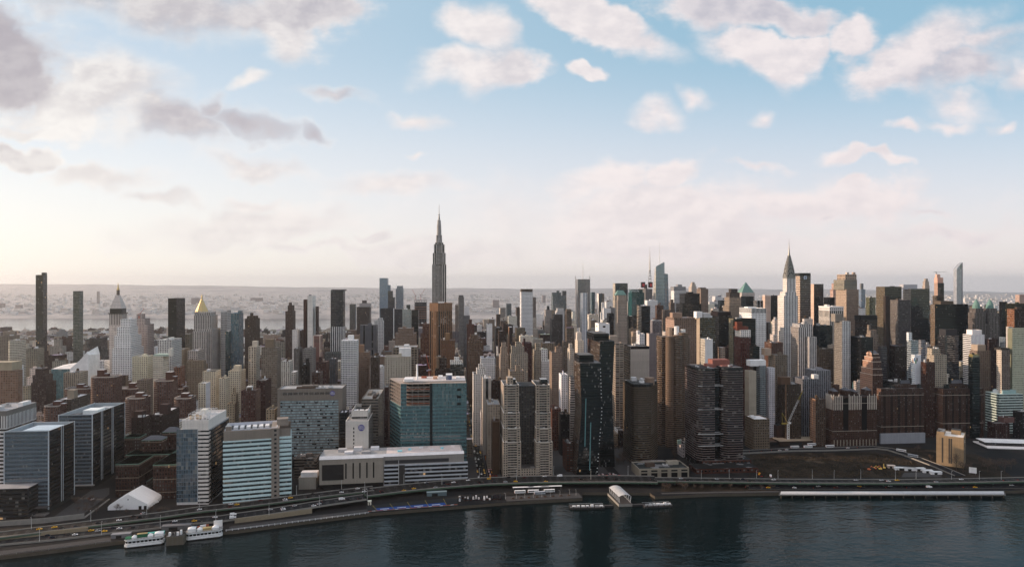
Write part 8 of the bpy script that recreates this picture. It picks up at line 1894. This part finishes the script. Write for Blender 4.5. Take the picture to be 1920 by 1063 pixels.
for k in range(6): b = MB(); q = -6 + k * 2.3; b.box(q, q + 1.6, 2 + k % 3 * 2, 4 + k % 3 * 2, 8, 9 + R.uniform(.5, 3), col(R.choice((.1, .4, .6)))); b.build('roof_plant', t)
for q in (-6.5, -2, 2, 6.5): b = MB(); b.box(q - .5, q + .5, -.35, 0, -.5, 8.3, col(.17, .15, .12)); b.build('pilaster', t)
shed('boat_shed', 'low white quay shed behind the two moored boats', 330, 992, 26, 6, 4, (.16, .16, .165), 'shed', rot=6, roof=(.17, .17, .18)); shed('boat_shed', 'grey quay ramp house beside the teal awning boat', 226, 1007, 16, 5, 3.5, (.2, .2, .21), 'shed', rot=8)
for k in range(9): x, y, z = WP(345 + k * 5.5, 990 - k * .5); t = thing('quay_crate', 'small coloured crate stacked on the quay behind the ochre marquee boat', 'crate', *toG(x, y), LAND + .02, R.uniform(0, 30), 'crates on the quay'); b = MB(); b.box(-1.3, 1.3, -1, 1, 0, R.uniform(1.2, 2.4), col(*R.choice(((.4, .12, .07), (.5, .36, .12), (.55, .55, .55), (.2, .25, .3))))); b.build('box', t); b = MB(); b.box(-1.35, 1.35, -1.05, 1.05, 2.4, 2.5, col(.3)) if False else b.box(-1.35, 1.35, -1.05, 1.05, .5, .6, col(.1)); b.build('strap', t)
# ---------------------------------------------------------------- building yard on the vacant lot
for i, (px, py, w_, c_) in enumerate(((1694, 880, 20, (.66, .64, .62)), (1708, 881, 14, (.6, .58, .56)), (1725, 881, 14, (.62, .61, .6)), (1741, 885, 11, (.66, .62, .56)), (1757, 888, 13, (.6, .6, .6)), (1672, 876, 9, (.45, .36, .3)))):
    lab = ('long white site trailer nearest the orange diggers', 'second white site trailer in the yard row', 'white site trailer with snowy roof in the middle of the yard', 'white framed site trailer with dark bays', 'white site trailer closest to the lawn road', 'small tan site hut beside the orange diggers')[i]
    shed('site_trailer', lab, px, py, w_, 4, 3.2, c_, 'trailer', rot=R.uniform(-14, -4))
def digger(px, py, c_, label, rot):
    x, y, _ = WP(px, py); t = thing('excavator', label, 'excavator', *toG(x, y), LAND, rot)
    b = MB(); b.box(-1.9, 1.9, -1.6, -.9, 0, .9, col(.04)); b.box(-1.9, 1.9, .9, 1.6, 0, .9, col(.04)); b.build('tracks', t)
    b = MB(); b.box(-2.2, 1.4, -1.3, 1.3, .9, 2.6, col(*c_)); b.build('body', t); b = MB(); b.box(.3, 1.6, -1.3, -.2, 2.6, 4.0, col(.05)); b.build('cab', t)
    b = MB(); b.bar((1.2, .3, 2), (4.6, .3, 5.2), .4, col(*c_)); b.bar((4.6, .3, 5.2), (7.2, .3, 2.4), .3, col(*c_)); b.build('arm', t); b = MB(); b.box(6.6, 7.8, -.4, 1, .9, 2.3, col(.1)); b.build('bucket', t)
for i, (px, py, rot) in enumerate(((1630, 880, 20), (1641, 878, -30), (1650, 879, 160), (1658, 877, 60))): digger(px, py, ((.55, .16, .07), (.6, .2, .09), (.62, .42, .10), (.6, .40, .10))[i], ('orange excavator at the outer end of the digger row', 'orange red excavator second in the digger row', 'yellow excavator third in the digger row', 'yellow excavator beside the small tan site hut')[i], rot)
shed('site_office', 'low brown site block with sandy slab roof at the crane yard', 1500, 834, 62, 26, 7, (.085, .05, .035), 'building', rot=0, roof=(.34, .28, .21)); shed('site_office', 'dark unfinished slab frame beside the crane mast', 1458, 833, 24, 30, 5, (.05, .04, .035), 'building', roof=(.16, .11, .08))
x, y, _ = WP(1824, 888); t = thing('billboard', 'white blank billboard standing on the river lawn', 'billboard', *toG(x, y), LAND, -30); b = MB(); b.box(-4, 4, -.2, .2, 2, 9, col(.62, .6, .52), bottom=True); b.build('panel', t)
for q in (-3, 3): b = MB(); b.box(q - .2, q + .2, .2, .6, 0, 8, mat='mast_metal'); b.build('post', t)
for px, py, m_, lab in ((1155, 791, 'orange_screen', 'orange billboard panel behind the copper towers'), (432, 941, 'blue_screen', 'blue site hoarding at the foot of the teal banded pavilion'), (1177, 813, 'green_screen', 'small green road sign by the bare trees')):
    x, y, _ = WP(px, py); t = thing('billboard', lab, 'billboard', *toG(x, y), LAND); q = 3.4 if m_ != 'green_screen' else 1.2; b = MB(); b.box(-q, q, -.2, .2, 2.2, 2.2 + q * 1.3, mat=m_, bottom=True); b.build('panel', t); b = MB(); b.box(-.3, .3, .2, .5, 0, 4, mat='mast_metal'); b.build('post', t)
# ---------------------------------------------------------------- the rest of the city: lots on the street grid
GR = random.Random(23)
KINDS = [('brown brick', 'dkbrick', .6), ('red brick', 'brick', 1.2), ('tan', 'tan', 2.6), ('cream', 'cream', 1.2), ('grey stone', 'lime', 1.1), ('white', 'white', .8), ('grey', 'grey', .5), ('dark brown', 'brown', .75), ('glass', 'glass', .22), ('black glass', 'dark', .18)]
def pick_kind(v, u):
    ws = [k[2] * ((5.5 if k[1] in ('glass', 'dark', 'lime', 'grey') else 2.2 if k[1] == 'white' else .45 if k[1] in ('brick', 'brown') else 1) if (v > 480 and u > 1150) else (.35 if k[1] in ('glass', 'dark') else 1)) for k in KINDS]
    return GR.choices(KINDS, ws)[0]
def zone(v, u):
    if v < -100: return 24 if u < 1250 else 40 if u < 1750 else 33 if u < 2600 else 20
    if v < 500: return 27 if u < 1200 else 46 if u < 1720 else 58 if u < 2500 else 28
    if v > 1500 and u > 1900: return 55
    return 38 if u < 1200 else 76 if u < 1720 else 84 if u < 2500 else 38
def cap(px, u):
    if u < 1060: return 742 if px < 1000 else 735
    if u < 1215: return np.interp(px, [0, 350, 480, 900, 1000, 1100, 1400, 1920], [722, 715, 705, 702, 690, 690, 690, 680])
    if u < 1400: return np.interp(px, [0, 200, 400, 900, 1000, 1200, 1920], [690, 688, 676, 660, 648, 650, 640])
    if u < 1720: return np.interp(px, [0, 400, 850, 1000, 1150, 1500, 1920], [655, 640, 640, 610, 592, 592, 592])
    if u > 2900 and px < 700: return 611
    return np.interp(px, [0, 400, 800, 1000, 1120, 1300, 1600, 1920], [632, 622, 606, 586, 566, 560, 566, 570])
lots = []
def free(v0, v1, u0, u1):
    for a, b_, c, d in FOOT:
        if v0 < b_ and v1 > a and u0 < d and u1 > c: return False
    return True
for ua, ub in AVE:
    for n in range(-8, 74):
        vs = 52 + 79 * (n - 34); v0, v1 = vs + street_half(n), vs + 79 - street_half(n + 1)
        x, y = toW((v0 + v1) / 2, (ua + ub) / 2)
        if abs(x / y) > 1.08: continue
        vm = (v0 + v1) / 2
        for row in (0, 1):
            r0, r1 = (v0, vm - .5) if row == 0 else (vm + .5, v1)
            u = ua
            while u < ub - 9:
                end = u < ua + 2 or u > ub - 34
                L = GR.uniform(18, 34) if end else GR.choice((8, 12, 15, 20, 25, 32))
                if u + L > ub - 9: L = ub - u
                h = .86 * zone(vm, u) * math.exp(GR.gauss(0, .45)) * (1.3 if end else 1.0)
                if GR.random() < .06: h *= 1.5
                xx, yy = toW((r0 + r1) / 2, u); px = CX + FC * xx / yy
                keep = True
                if u < 1030:
                    h = min(h, 24)
                    if px > 1380 or (px > 1100 and u < 960) or (1015 < px < 1100) or (u < 905 and px < 905) or (vm < 52 - 30 and u < 880): keep = False
                h = max(9, min(h, 240 - (cap(px, u) + GR.uniform(0, 16) - 530) / 1280 * yy))
                if keep and free(r0, r1, u, u + L) and GR.random() < .97: lots.append((r0, r1, u, u + L, h, pick_kind(vm, u)))
                u += L + .3
# what shows: front-to-back cover test on the photo plane
SCL = .5; BUF = np.zeros((int(1063 * SCL), int(1920 * SCL)), bool)
items = []
for d, a, b_, py in OCC: items.append((d, a, b_, py, None))
def projlot(l):
    v0, v1, u0, u1, h, k = l
    P8 = [PXY(*toW(v, u), h + LAND) for v in (v0, v1) for u in (u0, u1)]
    xs = [p[0] for p in P8]; d = toW((v0 + v1) / 2, u0)[1]
    return d, min(xs), max(xs), min(p[1] for p in P8)
for i, l in enumerate(lots): items.append((*projlot(l), i))
items.sort(key=lambda t: t[0])
vis = {}
for d, a, b_, py, i in items:
    x0, x1 = max(0, int((a - 4) * SCL)), min(BUF.shape[1], int((b_ + 4) * SCL) + 1); y0 = max(0, int((py - 1) * SCL)); y1 = min(BUF.shape[0], int((CY + FC * HC / d) * SCL))
    if x1 <= x0 or y1 <= y0: continue
    s = BUF[y0:y1, x0:x1]
    if i is not None:
        c_ = int((~s).sum())
        if c_: vis[i] = c_
    xa, xb = max(0, int(a * SCL) + 1), min(BUF.shape[1], int(b_ * SCL))
    if xb > xa: BUF[y0 + 1:y1, xa:xb] = True
order = sorted(vis, key=lambda i: -vis[i])
SINGLE = set(order[:300])
mass = MB()
VARY = lambda s: K(s, c=(lambda t: tuple(max(.012, q * t * GR.uniform(.95, 1.05)) for q in s['w']))(GR.uniform(.65, 1.3)), fw=s['fw'] if s['fw'] > .9 else min(.8, s['fw'] * GR.uniform(.8, 1.35)), fh=min(.8, s['fh'] * GR.uniform(.85, 1.25)), bay=s['bay'] * GR.uniform(.8, 1.3), bl=min(.6, s['bl'] * GR.uniform(.6, 1.8)))
labels = {}
def lot_label(l, feats):
    v0, v1, u0, u1, h, k = l
    d, a, b_, py = projlot(l); px = (a + b_) / 2
    near = sorted(REFS, key=lambda r: abs(r[0] - px) + abs(r[1] - d) * .25)
    nst = max(3, round(h / 3.2))
    base = f'{k[0]} block {feats}of about {nst} storeys' if feats else f'{k[0]} block of about {nst} storeys'
    out = []
    for r in near[:6]:
        rel = 'behind' if d > r[1] + 20 and abs(px - r[0]) < r[3] + 14 else 'in front of' if d < r[1] - 20 and abs(px - r[0]) < r[3] + 14 else 'south of' if px < r[0] else 'north of'
        out.append(f'{rel} the {r[2]}')
    for o_ in out:
        s = f'{base} {o_}'
        if s not in labels and len(s.split()) <= 16: labels[s] = 1; return s
    for i in range(len(out)):
        for j in range(i + 1, len(out)):
            s = f'{base} {out[i]}, {out[j]}'
            if s not in labels and len(s.split()) <= 16: labels[s] = 1; return s
    for w_ in ('narrow', 'plain', 'squat', 'weathered', 'shaded', 'deep'):
        s = f'{w_} {base} {out[0]}'
        if s not in labels and len(s.split()) <= 16: labels[s] = 1; return s
    return f'{base} {out[0]}'
for i, l in enumerate(lots):
    if i not in vis:
        pj = projlot(l); qx = (pj[1] + pj[2]) / 2
        if not (-260 < qx < -4 or 1924 < qx < 2300) or l[2] > 2000: continue
    v0, v1, u0, u1, h, k = l
    s = VARY(STY[k[1]]); rc = GR.choice(ROOFS); rc = tuple(q * GR.uniform(.8, 1.2) for q in rc)
    step = h > 28 and GR.random() < .5
    if i not in SINGLE:
        q = [toW(v0, u0), toW(v1, u0), toW(v1, u1), toW(v0, u1)]
        mass.prism(q, LAND, LAND + h * (.8 if step else 1), s, col(*rc))
        vm, um, hv, hu = (v0 + v1) / 2, (u0 + u1) / 2, (v1 - v0) / 2, (u1 - u0) / 2
        if step:
            f = GR.uniform(.5, .75); q = [toW(vm - hv * f, um - hu * f), toW(vm + hv * f, um - hu * f), toW(vm + hv * f, um + hu * f), toW(vm - hv * f, um + hu * f)]; mass.prism(q, LAND + h * .8, LAND + h, s, col(*rc))
        if u0 < 2300:
            for _ in range(GR.choice((1, 2, 2, 3))):
                a, b_ = GR.uniform(-.5, .2), GR.uniform(-.5, .2); q = [toW(vm + hv * a, um + hu * b_), toW(vm + hv * (a + .4), um + hu * b_), toW(vm + hv * (a + .4), um + hu * (b_ + .45)), toW(vm + hv * a, um + hu * (b_ + .45))]; z = LAND + h; mass.prism(q, z, z + GR.uniform(2, 5), K(s, fw=0) if GR.random() < .6 else col(GR.uniform(.1, .6)), col(*GR.choice(ROOFS)))
            if GR.random() < .16: x, y = toW(vm + hv * .4, um + hu * .3); mass.lathe(x, y, [(1.9, LAND + h + 2), (1.9, LAND + h + 5.4), (0, LAND + h + 7)], 8, col(.12, .085, .06))
        continue
    tank = GR.random() < .4 and h > 22; hv, du = (v1 - v0) / 2, u1 - u0
    R.seed(i)
    root = thing('city_block_building', '', 'building', (v0 + v1) / 2, u0, LAND, 0, 'ordinary buildings filling the city blocks')
    b = MB(); hz = h * (.8 if step else 1); b.prism(rect(-hv, hv, 0, du), 0, hz, s, None); b.build('walls', root)
    b = MB(); par = GR.choice((.8, 1.1, 1.4)); I, zr = rrect(b, -hv, hv, 0, du, hz, rc, s, par); b.face([(x, y, zr) for x, y in I], 'roof', col(*rc)); b.build('roof', root)
    if step:
        f = GR.uniform(.5, .75); b = MB(); b.prism(rect(-hv * f, hv * f, du * (1 - f) / 2, du * (1 + f) / 2), zr, h, s, col(*rc)); b.build('setback_tier', root)
        clutter(root, -hv * f, hv * f, du * (1 - f) / 2, du * (1 + f) / 2, h, 1, s, tank)
    else: clutter(root, -hv + 1, hv - 1, 1, du - 1, zr, GR.choice((1, 2, 2, 3)) if du > 9 else 1, s, tank)
    if GR.random() < .35 and h > 14:
        b = MB(); z = hz - GR.uniform(.9, 1.6); b.box(-hv - .4, hv + .4, -.5, -.02, z, z + .8, col(*[min(.7, q * 1.3 + .04) for q in s['w']]), bottom=True); b.build('cornice', root)
    root['label'] = lot_label(l, 'with water tank ' if tank else 'with setback top ' if step else '')
o = mass.build('city_building_mass'); tag(o, 'countless lesser buildings packed between the named towers of the city', 'buildings'); o['kind'] = 'stuff'
print('lots', len(lots), 'visible', len(vis), 'objects', len(bpy.data.objects))
# ---------------------------------------------------------------- haze
m, T = newmat('haze_air')
T.n('ShaderNodeOutputMaterial')
pv = T.n('ShaderNodeVolumePrincipled', None, Color=(.93, .93, .96, 1.0), Density=2.9e-5, Anisotropy=.66)
pv.inputs['Density Attribute'].default_value = ''
try: pv.inputs['Color Attribute'].default_value = ''; pv.inputs['Temperature Attribute'].default_value = ''
except Exception: pass
T.nt.links.new(pv.outputs[0], [x for x in T.nt.nodes if x.type == 'OUTPUT_MATERIAL'][0].inputs['Volume'])
m.cycles.homogeneous_volume = True
b = MB(); b.box(-31000, 31000, -1600, 27000, -160, 475, mat='haze_air', bottom=True)
o = b.build('haze'); o['kind'] = 'stuff'
